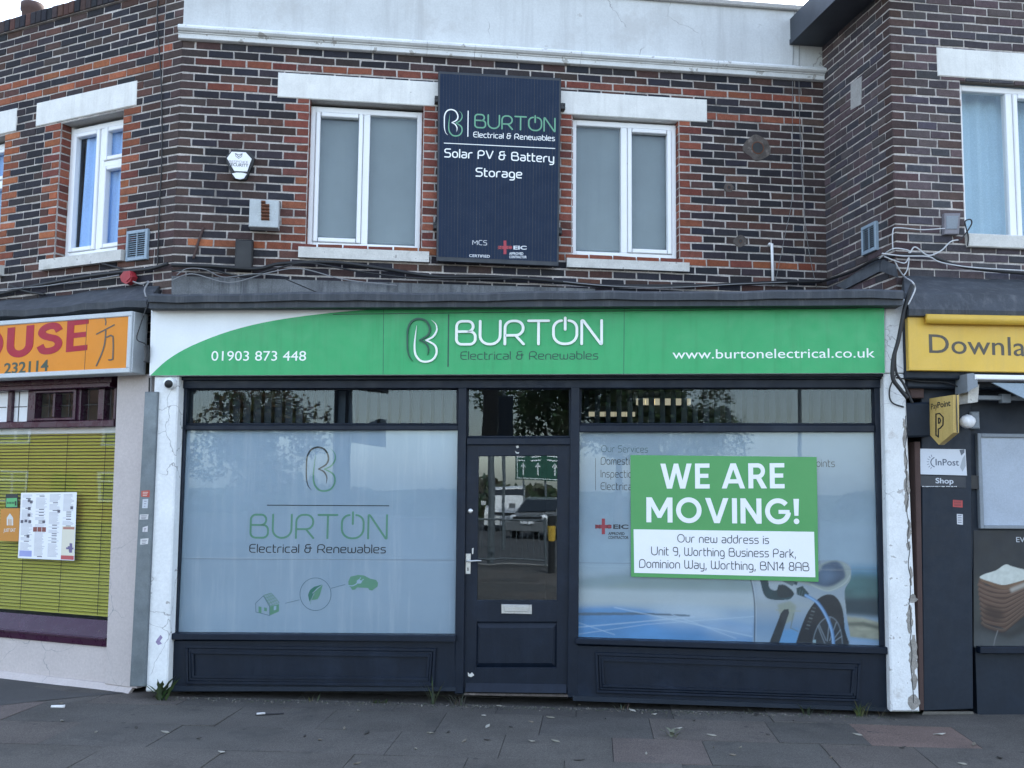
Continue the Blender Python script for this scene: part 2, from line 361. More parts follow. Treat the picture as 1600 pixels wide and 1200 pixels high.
G = {  # glyph: advance width, strokes (points, corner radius, closed)
 'B': (.75, [([(.3, .55), (.66, .55), (.66, 1), (0, 1), (0, 0), (.75, 0), (.75, .55), (.3, .55)], .22, 0), ([(0, .55), (.4, .55)], 0, 0)]),
 'U': (.8, [([(0, 1), (0, 0), (.8, 0), (.8, 1)], .38, 0)]),
 'R': (.74, [([(0, 0), (0, 1), (.72, 1), (.72, .38), (.04, .38)], .3, 0), ([(.42, .38), (.74, 0)], 0, 0)]),
 'T': (.8, [([(0, 1), (.8, 1)], 0, 0), ([(.4, 1), (.4, 0)], 0, 0)]),
 'Q': (.92, [([(.32, 1), (0, .98), (0, 0), (.92, 0), (.92, .98), (.6, 1)], .42, 0), ([(.46, 1.12), (.46, .62)], 0, 0)]),
 'N': (.78, [([(0, 0), (0, 1), (.06, 1), (.74, 0), (.78, 0), (.78, 1)], .06, 0)]),
 'E': (.6, [([(.6, 1), (0, 1), (0, 0), (.6, 0)], .3, 0), ([(0, .52), (.54, .52)], 0, 0)]),
 'S': (.62, [([(.6, 1), (0, 1), (0, .53), (.62, .53), (.62, 0), (0, 0)], .22, 0)]),
 'P': (.66, [([(0, 0), (0, 1), (.66, 1), (.66, .42), (0, .42)], .28, 0)]),
 'V': (.74, [([(0, 1), (.37, 0), (.74, 1)], .05, 0)]),
 'O': (.86, [([(0, 0), (.86, 0), (.86, 1), (0, 1)], .42, 1)]),
 'D': (.74, [([(.02, 0), (.74, 0), (.74, 1), (.02, 1), (.02, .02)], .34, 0)]),
 'I': (0, [([(0, 0), (0, 1)], 0, 0)]),
 'W': (1.0, [([(0, 1), (0, 0), (.5, 0), (.5, .9)], .25, 0), ([(.5, .3), (.5, 0), (1, 0), (1, 1)], .25, 0)]),
 'A': (.68, [([(0, 0), (0, 1), (.68, 1), (.68, 0)], .3, 0), ([(0, .42), (.68, .42)], 0, 0)]),
 'M': (.9, [([(0, 0), (0, 1), (.45, .3), (.9, 1), (.9, 0)], .05, 0)]), 'C': (.62, [([(.62, 1), (0, 1), (0, 0), (.62, 0)], .3, 0)]),
 'F': (.55, [([(0, 0), (0, 1), (.55, 1)], .1, 0), ([(0, .52), (.5, .52)], 0, 0)]),
 'Y': (.6, [([(0, 1), (0, .45), (.6, .45), (.6, 1)], .2, 0), ([(.3, .45), (.3, 0)], 0, 0)]), 'K': (.55, [([(0, 1), (0, 0)], 0, 0), ([(.5, 1), (.02, .5), (.55, 0)], .02, 0)]),
 '1': (.2, [([(0, .85), (.18, 1), (.18, 0)], .02, 0)]), '4': (.6, [([(.46, 0), (.46, 1), (0, .3), (.62, .3)], .02, 0)]),
 '8': (.62, [([(.04, .54), (.58, .54), (.58, 1), (.04, 1)], .22, 1), ([(0, 0), (.62, 0), (.62, .54), (0, .54)], .24, 1)]),
 '9': (.6, [([(.6, .45), (0, .45), (0, 1), (.6, 1), (.6, 0), (.2, 0)], .24, 0)]),
 '&': (.72, [([(.56, 1), (.08, 1), (.08, .56), (.42, .56)], .2, 0), ([(.72, .56), (0, .56), (0, 0), (.56, 0), (.56, .74)], .24, 0)]),
 ',': (.06, [([(.06, .06), (0, -.18)], 0, 0)]), '.': (.02, [([(0, 0), (0, .02)], 0, 0)]), '!': (.02, [([(0, 1), (0, .35)], 0, 0), ([(0, 0), (0, .03)], 0, 0)]),
 'e': (.54, [([(.04, .35), (.54, .35), (.54, X), (0, X), (0, 0), (.5, 0)], .2, 0)]),
 'l': (0, [([(0, 1), (0, 0)], 0, 0)]), 'c': (.48, [([(.48, X), (0, X), (0, 0), (.48, 0)], .22, 0)]),
 't': (.3, [([(.04, .95), (.04, 0), (.3, 0)], .14, 0), ([(0, X), (.3, X)], 0, 0)]), 'r': (.36, [([(0, 0), (0, X), (.36, X)], .25, 0)]),
 'i': (0, [([(0, 0), (0, X)], 0, 0), ([(0, .92), (0, .94)], 0, 0)]), 'a': (.52, [([(.06, X), (.52, X), (.52, 0), (0, 0), (0, .37), (.5, .37)], .18, 0)]),
 'n': (.52, [([(0, 0), (0, X), (.52, X), (.52, 0)], .25, 0)]), 'w': (.8, [([(0, X), (0, 0), (.4, 0), (.4, .58)], .19, 0), ([(.4, .25), (.4, 0), (.8, 0), (.8, X)], .19, 0)]),
 'b': (.54, [([(0, 1), (0, 0), (.54, 0), (.54, X), (.02, X)], .24, 0)]), 's': (.46, [([(.44, X), (0, X), (0, .36), (.46, .36), (.46, 0), (0, 0)], .16, 0)]),
 'o': (.54, [([(0, 0), (.54, 0), (.54, X), (0, X)], .26, 1)]), 'd': (.54, [([(.54, 1), (.54, 0), (0, 0), (0, X), (.52, X)], .24, 0)]),
 'y': (.52, [([(0, X), (0, 0), (.5, 0)], .25, 0), ([(.52, X), (.52, -.3), (.12, -.3)], .22, 0)]),
 'g': (.54, [([(0, 0), (.54, 0), (.54, X), (0, X)], .26, 1), ([(.54, .3), (.54, -.3), (.08, -.3)], .22, 0)]),
 'h': (.52, [([(0, 1), (0, 0)], 0, 0), ([(0, .4), (0, X), (.52, X), (.52, 0)], .25, 0)]), 'u': (.52, [([(0, X), (0, 0), (.52, 0), (.52, X)], .25, 0)]),
 'm': (.8, [([(0, 0), (0, X), (.4, X), (.4, 0)], .19, 0), ([(.4, .4), (.4, X), (.8, X), (.8, 0)], .19, 0)]),
 'k': (.45, [([(0, 1), (0, 0)], 0, 0), ([(.42, X), (.02, .3)], 0, 0), ([(.12, .38), (.45, 0)], 0, 0)]),
 'v': (.5, [([(0, X), (.25, 0), (.5, X)], .05, 0)]),
 'p': (.54, [([(0, -.3), (0, X), (.54, X), (.54, 0), (.02, 0)], .24, 0)]), ' ': (.22, []),
}
def mapper(fr, p0, p1, W, h, off):
    o = fr.at(p0[0], p0[1], off); xv = (fr.at(p1[0], p1[1], off) - o) / W
    zv = Vector((0, 0, fr.at(p0[0], p0[1] - h, off).z - o.z))
    return lambda x, y, d=0.: o + xv * x + zv * y + fr.n * d
def stext(mb, txt, fr, p0, p1, h, off, wt=.12, sp=.2, th=.001, c=None):
    W = sum(G[q][0] for q in txt) + sp * (len(txt) - 1); mp = mapper(fr, p0, p1, W, h, off)
    x = 0.
    for q in txt:
        a, st = G[q]
        for k, (pts, r, cl_) in enumerate(st):
            ribbon(mb, mp, fillet([(px_ + x, py_) for px_, py_ in pts], r, cl_), wt, bool(cl_), k * .0003, th + k * .0003, c)
        x += a + sp
def btext(mb, txt, fr, p0, p1, h, off, bold=0., th=.001, c=None, shear=0., sp=1.):
    cu = bpy.data.curves.new('t', 'FONT'); cu.body = txt; cu.offset = bold; cu.shear = shear; cu.space_character = sp; cu.resolution_u = 4; cu.fill_mode = 'FRONT'
    ob = bpy.data.objects.new('t', cu); col.objects.link(ob)
    dg = bpy.context.evaluated_depsgraph_get(); me = bpy.data.meshes.new_from_object(ob.evaluated_get(dg))
    cap = .69; xs = [v.co.x for v in me.vertices]; x0 = min(xs); W = max(xs) - x0
    mp = mapper(fr, p0, p1, W, h, off)
    edges = {}
    for p in me.polygons:
        mb.face([mp(me.vertices[i].co.x - x0, me.vertices[i].co.y / cap) for i in p.vertices], c)
        for e in p.edge_keys: edges[e] = edges.get(e, 0) + 1
    for (a, b), k in edges.items():
        if k == 1:
            A = me.vertices[a].co; B = me.vertices[b].co
            mb.face([mp(A.x - x0, A.y / cap), mp(B.x - x0, B.y / cap), mp(B.x - x0, B.y / cap, -th), mp(A.x - x0, A.y / cap, -th)], c)
    bpy.data.objects.remove(ob); bpy.data.curves.remove(cu); bpy.data.meshes.remove(me)
HV = {  # heavy geometric capitals: advance, polygons, ribbons (points, radius, closed, width)
 'W': (1.3, [[(0, 1), (.21, 1), (.38, .32), (.56, 1), (.74, 1), (.92, .32), (1.09, 1), (1.3, 1), (1.03, 0), (.82, 0), (.65, .64), (.48, 0), (.27, 0)]], []),
 'E': (.6, [[(0, 0), (0, 1), (.6, 1), (.6, .83), (.2, .83), (.2, .59), (.55, .59), (.55, .425), (.2, .425), (.2, .17), (.6, .17), (.6, 0)]], []),
 'A': (.96, [[(0, 0), (.205, 0), (.48, .76), (.48, 1), (.37, 1)], [(.96, 0), (.755, 0), (.48, .76), (.48, 1), (.59, 1)], [(.27, .2), (.69, .2), (.63, .365), (.33, .365)]], []),
 'R': (.74, [[(0, 0), (0, 1), (.2, 1), (.2, 0)], [(.30, .42), (.50, .46), (.76, 0), (.53, 0)]], [([(.1, .915), (.60, .915), (.60, .46), (.1, .46)], .225, 0, .17)]),
 'M': (1.06, [[(0, 0), (0, 1), (.22, 1), (.53, .44), (.84, 1), (1.06, 1), (1.06, 0), (.86, 0), (.86, .64), (.6, .18), (.46, .18), (.2, .64), (.2, 0)]], []),
 'O': (1.04, [], [([(.52 + .42 * math.cos(math.pi * k / 18), .5 + .42 * math.sin(math.pi * k / 18)) for k in range(36)], 0, 1, .19)]),
 'V': (.94, [[(0, 1), (.215, 1), (.47, .25), (.725, 1), (.94, 1), (.58, 0), (.36, 0)]], []), 'I': (.2, [[(0, 0), (0, 1), (.2, 1), (.2, 0)]], []),
 'N': (.84, [[(0, 0), (0, 1), (.2, 1), (.64, .34), (.64, 1), (.84, 1), (.84, 0), (.64, 0), (.2, .66), (.2, 0)]], []),
 'G': (1.0, [[(.54, .40), (.98, .40), (.98, .555), (.54, .555)]], [([(.52 + .42 * math.cos(math.radians(a)), .5 + .42 * math.sin(math.radians(a))) for a in range(40, 356, 9)], 0, 0, .19)]),
 '!': (.22, [[(.03, .33), (.0, 1), (.22, 1), (.19, .33)]], [([(.11 + .055 * math.cos(math.pi * k / 8), .11 + .055 * math.sin(math.pi * k / 8)) for k in range(16)], 0, 1, .11)]),
 'H': (.8, [[(0, 0), (0, 1), (.24, 1), (.24, 0)], [(.56, 0), (.56, 1), (.8, 1), (.8, 0)], [(.24, .4), (.56, .4), (.56, .6), (.24, .6)]], []),
 'U': (.8, [], [([(.115, 1), (.115, .105), (.685, .105), (.685, 1)], .285, 0, .225)]),
 'S': (.76, [], [(smooth_pts([(.64, .71), (.55, .86), (.38, .9), (.2, .84), (.13, .71), (.22, .6), (.38, .53), (.55, .46), (.64, .32), (.58, .17), (.40, .10), (.20, .13), (.10, .30)]), 0, 0, .21)]),
 ' ': (.22, [], []),
}
def htext(mb, txt, fr, p0, p1, h, off, sp=.14, th=.001, tr=None):
    HX = HV if tr is None else {**HV, 'O': (.9, [], [([(.45 + .33 * math.cos(math.pi * k / 18), .5 + .40 * math.sin(math.pi * k / 18)) for k in range(36)], 0, 1, .225)])}
    W = sum(HX[q][0] for q in txt) + sp * (len(txt) - 1); mp = mapper(fr, p0, p1, W, h, off); x = 0.
    for q in txt:
        a, ps, rs = HX[q]
        for k, P in enumerate(ps):
            ar = sum(P[i][0] * P[(i + 1) % len(P)][1] - P[(i + 1) % len(P)][0] * P[i][1] for i in range(len(P))); P = P if ar > 0 else P[::-1]; z = k * .0003
            mb.face([mp(u + x, v, z) for u, v in P])
            for i in range(len(P)): (u0, v0), (u1, v1) = P[i], P[(i + 1) % len(P)]; mb.face([mp(u0 + x, v0, -th), mp(u1 + x, v1, -th), mp(u1 + x, v1, z), mp(u0 + x, v0, z)])
        for k, (P, r, c_, w_) in enumerate(rs): ribbon(mb, mp, [(u + x, v) for u, v in (fillet(P, r, c_) if r else P)], w_, bool(c_), .0005 + k * .0003, th + .0005, None, False)
        x += a + sp
LOGO_A = [[(118, 392, .1), (92, 362, .5), (78, 310, .8), (75, 240, .9), (78, 160, 1), (105, 107, 1.1), (155, 88, 1.1), (208, 106, 1.1), (236, 160, 1.1), (222, 208, 1.1), (165, 243, .8)],
          [(165, 243, .6), (205, 262, 1), (228, 302, .8), (224, 350, .1)]]
LOGO_B = [[(141, 138, .1), (134, 200, .5), (128, 280, .9), (136, 345, 1.1), (170, 388, 1.1), (215, 398, 1.1), (262, 382, 1.1), (288, 335, 1.1), (275, 280, 1.1), (210, 243, .8)],
          [(210, 243, .6), (258, 220, 1), (286, 175, .9), (280, 130, .5), (248, 98, .1)]]
def logo(mbA, mbB, fr, p0, p1, h, off, wt, th):
    """p0/p1: bottom left / bottom right pixels of the symbol's box"""
    mp = mapper(fr, p0, p1, 1., h, off)
    for mb, L, z in ((mbA, LOGO_A, 0.), (mbB, LOGO_B, .0006)):
        for st in L:
            P = smooth_pts([((x - 72) / 222, (402 - y) / 318, w_) for x, y, w_ in st])
            sx = (fr.at(*p1, off) - fr.at(*p0, off)).length; sy = fr.at(p0[0], p0[1] - h, off).z - fr.at(*p0, off).z
            P2 = [(x * sx, y * sy) for x, y, _ in P]
            ribbon(mb, lambda x, y, d=0.: mp(x / sx, y / sy, d), P2, [wt * sy * max(q[2], .12) for q in P], False, z, th, None)


# ------------------------------------------------------------------ printed pictures: fine grids of vertex colour
def vnoise(X, Y, sc, seed):
    g = np.random.RandomState(seed).rand(64, 64); x = X / sc; y = Y / sc; xi = np.floor(x).astype(int); yi = np.floor(y).astype(int); fx = x - xi; fy = y - yi
    fx = fx * fx * (3 - 2 * fx); fy = fy * fy * (3 - 2 * fy); q = lambda a, b: g[b % 64, a % 64]
    return (q(xi, yi) * (1 - fx) + q(xi + 1, yi) * fx) * (1 - fy) + (q(xi, yi + 1) * (1 - fx) + q(xi + 1, yi + 1) * fx) * fy
def fbm(X, Y, sc, seed): return sum(vnoise(X, Y, sc / 2 ** k, seed + k) / 2 ** k for k in range(4)) / 1.875
class Canvas:
    def __init__(s, x0, y0, x1, y1, st):
        s.nx = int((x1 - x0) / st) + 1; s.ny = int((y1 - y0) / st) + 1; s.st = st
        s.X, s.Y = np.meshgrid(np.linspace(x0, x1, s.nx), np.linspace(y0, y1, s.ny)); s.img = np.zeros((s.ny, s.nx, 3))
    def blur(s, m, r):
        k = int(r / s.st)
        if k < 1: return m
        for _ in range(2):
            for ax in (0, 1):
                p = np.pad(m, [(k, k) if a == ax else (0, 0) for a in (0, 1)], mode='edge'); c = np.cumsum(p, axis=ax); z = np.zeros_like(np.take(c, [0], ax)); c = np.concatenate([z, c], ax); n = m.shape[ax]
                m = (np.take(c, range(2 * k + 1, 2 * k + 1 + n), ax) - np.take(c, range(0, n), ax)) / (2 * k + 1)
        return m
    def put(s, m, c, a=1.):
        m = np.clip(m * a, 0, 1)[..., None]; s.img = s.img * (1 - m) + (np.array(c) if np.ndim(c) < 3 else c) * m
    def poly(s, pts, c, blur=0., a=1., tex=None):
        acc = 0
        for ox in (-.25, .25):
            for oy in (-.25, .25):
                X, Y = s.X + ox * s.st, s.Y + oy * s.st; ins = np.zeros(X.shape, bool); n = len(pts)
                for i in range(n):
                    (xa, ya), (xb, yb) = pts[i], pts[(i + 1) % n]
                    if ya == yb: continue
                    ins ^= ((ya > Y) != (yb > Y)) & (X < (xb - xa) * (Y - ya) / (yb - ya) + xa)
                acc = acc + ins * .25
        s.put(s.blur(acc, blur), c if tex is None else np.array(c) * tex[..., None], a)
    def line(s, pts, w, c, a=1.):
        d = np.full(s.X.shape, 1e9)
        for (xa, ya), (xb, yb) in zip(pts[:-1], pts[1:]):
            dx, dy = xb - xa, yb - ya; t = np.clip(((s.X - xa) * dx + (s.Y - ya) * dy) / (dx * dx + dy * dy + 1e-9), 0, 1); d = np.minimum(d, np.hypot(s.X - xa - t * dx, s.Y - ya - t * dy))
        s.put(np.clip((w / 2 - d) / s.st + .5, 0, 1), c, a)
    def emit(s, mb, mp):
        P = [[mp(s.X[j, i], s.Y[j, i]) for i in range(s.nx)] for j in range(s.ny)]; i0 = len(mb.v); cc = [[tuple(float(q) for q in s.img[j, i]) for i in range(s.nx)] for j in range(s.ny)]
        for r in P: mb.v += r
        for j in range(s.ny - 1):
            for i in range(s.nx - 1):
                a = i0 + j * s.nx + i; mb.f.append((a + s.nx, a + s.nx + 1, a + 1, a)); mb.c.append((cc[j + 1][i], cc[j + 1][i + 1], cc[j][i + 1], cc[j][i])); mb.m.append(0)

# ------------------------------------------------------------------ brickwork
def rsub(r, h):
    a, b, c, d = r; e, f, g, i = h
    if e >= b or f <= a or g >= d or i <= c: return [r]
    out = []
    if e > a: out.append((a, e, c, d))
    if f < b: out.append((f, b, c, d))
    a2, b2 = max(a, e), min(b, f)
    if g > c: out.append((a2, b2, c, g))
    if i < d: out.append((a2, b2, i, d))
    return out
def cv(c, v=.25):
    k = 1 + random.uniform(-v, v); return tuple(max(.004, q * k * random.uniform(.94, 1.06)) for q in c)
DARK = [(.024, .025, .034), (.030, .027, .034), (.040, .032, .036), (.033, .030, .037), (.062, .040, .038), (.027, .027, .036), (.056, .039, .038), (.030, .030, .040), (.075, .044, .038), (.024, .024, .032), (.034, .030, .036), (.10, .050, .040)]
BROWN = [(.075, .048, .045), (.090, .058, .052), (.060, .042, .040), (.070, .050, .050)]
REDS = [(.27, .085, .052), (.22, .066, .045), (.29, .10, .06), (.13, .048, .04), (.24, .078, .052), (.19, .06, .045)]
ORNG = [(.33, .10, .048), (.26, .075, .042), (.34, .115, .052), (.19, .06, .045), (.27, .085, .045)]
RDARK = [(.085, .070, .076), (.072, .064, .074), (.115, .086, .088), (.100, .075, .080), (.068, .064, .076)]  # right building: brick tones lightened and greyed, some flare haze put into the colour
def brick_wall(bm, mm, fr, s0, s1, z0, z1, zref, holes=(), ends=(None, None), hole_col=REDS, field=DARK, bands=None, hpitch=.075, L=.225, shift=0.):
    rs = [(s0, s1, z0, z1)]
    for h in holes: rs = [q for r in rs for q in rsub(r, h)]
    for a, b, c, d in rs: mm.face([fr.w(a, c), fr.w(b, c), fr.w(b, d), fr.w(a, d)])
    bands = bands or {}; ca0, cb0 = ends
    k0 = int(math.floor((z0 - zref) / hpitch)); k1 = int(math.ceil((z1 - zref) / hpitch))
    for k in range(k0, k1):
        za = max(zref + k * hpitch + .0062, z0); zb = min(zref + (k + 1) * hpitch - .0062, z1)
        if zb - za < .012: continue
        zc = (za + zb) / 2
        hs = sorted([h for h in holes if h[2] < zc < h[3]]); iv = []; cur = s0; cl_ = ends[0]
        for h in hs:
            if h[0] - cur > .02: iv.append((cur, h[0], cl_, hole_col))
            cur = max(cur, h[1]); cl_ = hole_col
        if s1 - cur > .02: iv.append((cur, s1, cl_, ends[1]))
        even = k % 2
        for a, b, ca, cb in iv:
            qa = (L if even else L / 2) if ca else 0; qb = (L if even else L / 2) if cb else 0
            br = []
            if qa + qb > b - a: br.append((a, b, ca or cb))
            else:
                if ca: br.append((a, a + qa, ca))
                if cb: br.append((b - qb, b, cb))
                x0, x1 = a + qa, b - qb; g0 = shift + (L / 2 if even else 0)
                g0 = x0 if ca else g0; j = math.floor((x0 - g0) / L + 1e-6); x = x0
                while x < x1 - 1e-4:
                    nx = g0 + (j + 1) * L; j += 1
                    if nx - x < .045: continue
                    if x1 - nx < .045: nx = x1
                    br.append((x, min(nx, x1), bands.get(k, field))); x = nx
            for xa, xb, pal in br:
                c = cv(random.choice(pal)); jt = lambda: random.gauss(0, .0019)
                g = .0055
                if ca0 and abs(xa - s0) < 1e-6: xa -= g + .007
                if cb0 and abs(xb - s1) < 1e-6: xb += g + .007
                A = [(xa + g + jt(), za + jt()), (xb - g + jt(), za + jt()), (xb - g + jt(), zb + jt()), (xa + g + jt(), zb + jt())]
                o = .006 + random.uniform(-.002, .003); mx_, mz_ = (xa + xb) / 2, zc; ch = .003
                fpts = [fr.w(x + math.copysign(ch, mx_ - x), z + math.copysign(ch, mz_ - z), o) for x, z in A]
                bpts = [fr.w(x, z, -.004) for x, z in A]
                i = len(bm.v); bm.v += fpts + bpts
                fs = [(i, i + 1, i + 2, i + 3)] + [(i + (q + 1) % 4, i + q, i + 4 + q, i + 4 + (q + 1) % 4) for q in range(4)]
                bm.f += fs; bm.c += [c] * 5; bm.m += [0] * 5
# ------------------------------------------------------------------ ground
nS = S.n
mb = MB()
mb.face([(-60, 40, -.004), (-60, -6.3, -.004), (60, -6.3, -.004), (60, 40, -.004)][::1])
struct('pavement_bed', mb, M['joint'])
mb = MB()                                                     # paving slabs, laid in rows along the shopfront
base0 = ground(800, 1085)
e1 = S.s; e2 = S.n
rows = [0.0, .16, .78, 1.42, 2.06, 2.7, 3.34, 3.98, 4.62, 5.26, 5.9, 6.54, 7.2, 7.85, 8.5, 9.15, 9.8, 10.45, 11.1, 11.75, 12.4, 13.0, 13.65, 14.3]
for ri in range(len(rows) - 1):
    a, b = rows[ri], rows[ri + 1]
    x = -9.0 - (.37 if ri % 2 else 0)
    while x < 9.5:
        wd = random.choice([.62, .74, .74, .8, .86]); c = random.choice([(.104, .098, .090), (.112, .105, .097), (.094, .090, .085), (.126, .112, .102), (.106, .101, .094)])
        if random.random() < .04: c = (.15, .125, .115)
        if ri == 2 and abs(x + wd / 2 - 2.8) < .4: c = (.19, .138, .12)
        g = .0022; dz = [random.uniform(-.004, .004) for _ in range(4)]
        P = [(x + g, b - g), (x + wd - g, b - g), (x + wd - g, a + g), (x + g, a + g)]
        top = [base0 + e1 * px_ + e2 * py_ + Vector((0, 0, .004 + d)) for (px_, py_), d in zip(P, dz)]
        for v, d in zip(top, dz): v.z = .004 + d
        skip = all((v - LS.o).dot(LS.s) < .15 for v in top)      # the left stretch is asphalt
        if not skip: k_ = random.uniform(.92, 1.08); mb.prism(top, Vector((0, 0, -.03)), tuple(q * k_ for q in c), 0, False)
        x += wd
struct('paving_slabs', mb, M['slab'])
mb = MB(); a0 = LS.w(-8, 0, .3); 
mb.face([LS.w(-9, .0045, -.2), LS.w(-9, .0045, 1.6), LS.w(-.55, .0045, 1.55), LS.w(-.05, .0055, .62), LS.w(.36, .0055, .02), LS.w(.36, .0045, -.2)])
mb.face([LS.w(-9, .0035, 1.6), LS.w(-9, .0035, 14), LS.w(-2.2, .0035, 14), LS.w(-1.3, .0035, 3.2), LS.w(-.55, .0035, 1.55)])
struct('asphalt_patch', mb, M['asphalt'])
mb = MB()
mb.prism([(-60, -6.3, 0.006), (-60, -6.45, 0.006), (60, -6.45, 0.006), (60, -6.3, 0.006)], (0, 0, -.2)); struct('kerb', mb, M['concrete'])
mb = MB(); mb.face([(-300, -6.45, -.12), (-300, -400, -.12), (300, -400, -.12), (300, -6.45, -.12)]); struct('road', mb, M['asphalt'])
mb = MB()
for k in range(-14, 15):
    mb.face([(k * 5, -9.6, -.114), (k * 5, -9.72, -.114), (k * 5 + 2.4, -9.72, -.114), (k * 5 + 2.4, -9.6, -.114)])
struct('road_markings', mb, M['white'])

# ------------------------------------------------------------------ middle building
CB = thing('brick_shop', 'two storey dark brick shop with white rendered parapet and navy shopfront under the green sign', 'building', S.w(0, 0, 0))
zref = CW.sz(337, 104)[1]
roof_z = 3.18
W1 = [(481, 154), (661, 166), (659, 391), (481, 386)]; W2 = [(895, 178), (1061, 187), (1061, 406), (893, 400)]
h1 = CW.rect(W1); h2 = CW.rect(W2)
par_z = CW.sz(1255, 20)[1]
cor0 = (CW.sz(282, 67)[1] + CW.sz(1289, 127)[1]) / 2
cor1 = (CW.sz(282, 43)[1] + CW.sz(1289, 107)[1]) / 2
kk = int(math.floor((CW.sz(303, 384)[1] - zref) / .075))
kd = [k for k in range(-40, 12)]
bands = {0: REDS, -3: REDS, kk: ORNG}
bm, mm = MB(), MB()
brick_wall(bm, mm, CW, 0, CW_LEN, roof_z, cor0 + .03, zref, [h1, h2], (BROWN, BROWN), REDS, DARK, bands)
part('wall', mm, M['mortar'], CB); part('brickwork', bm, M['brick'], CB)
mb = MB(); mb.box(CW, .0, CW_LEN, cor0 + .03, par_z, -.25, .012); part('parapet', mb, M['render'], CB)
mb = MB(); mb.bevbox(CW, -.02, CW_LEN, par_z, par_z + .055, -.3, .05, .01); part('parapet_coping', mb, M['concrete'], CB)
mb = MB(); ch = cor1 - cor0                                    # moulded cornice: swept profile
prof = [(.012, 1.04), (.05, 1.0), (.055, .93), (.085, .86), (.098, .74), (.098, .62), (.082, .5), (.062, .46), (.062, .40), (.05, .38), (.05, .08), (.04, .04), (.012, 0.)]
cuts = [0, 1.67, 2.18, 2.62, CW_LEN * .6, CW_LEN * .82, CW_LEN - .002]
for q in range(len(cuts) - 1):
    a, b = cuts[q] - (.03 if q == 0 else -.0015), cuts[q + 1] - .0015
    A = [CW.w(a, cor0 + z * ch, o) for o, z in prof]; B = [CW.w(b, cor0 + z * ch, o) for o, z in prof]
    mb.hexa(A, B)
part('cornice', mb, M['cornice'], CB)
l1 = CW.rect([(434, 113), (700, 129), (700, 168), (434, 151)], .012); l2 = CW.rect([(860, 141), (1105, 155), (1105, 191), (860, 177)], .012)
for l in (l1, l2):
    mb = MB(); mb.bevbox(CW, l[0], l[1], l[2], l[3], -.12, .014, .007); part('lintel', mb, M['lintel'], CB)
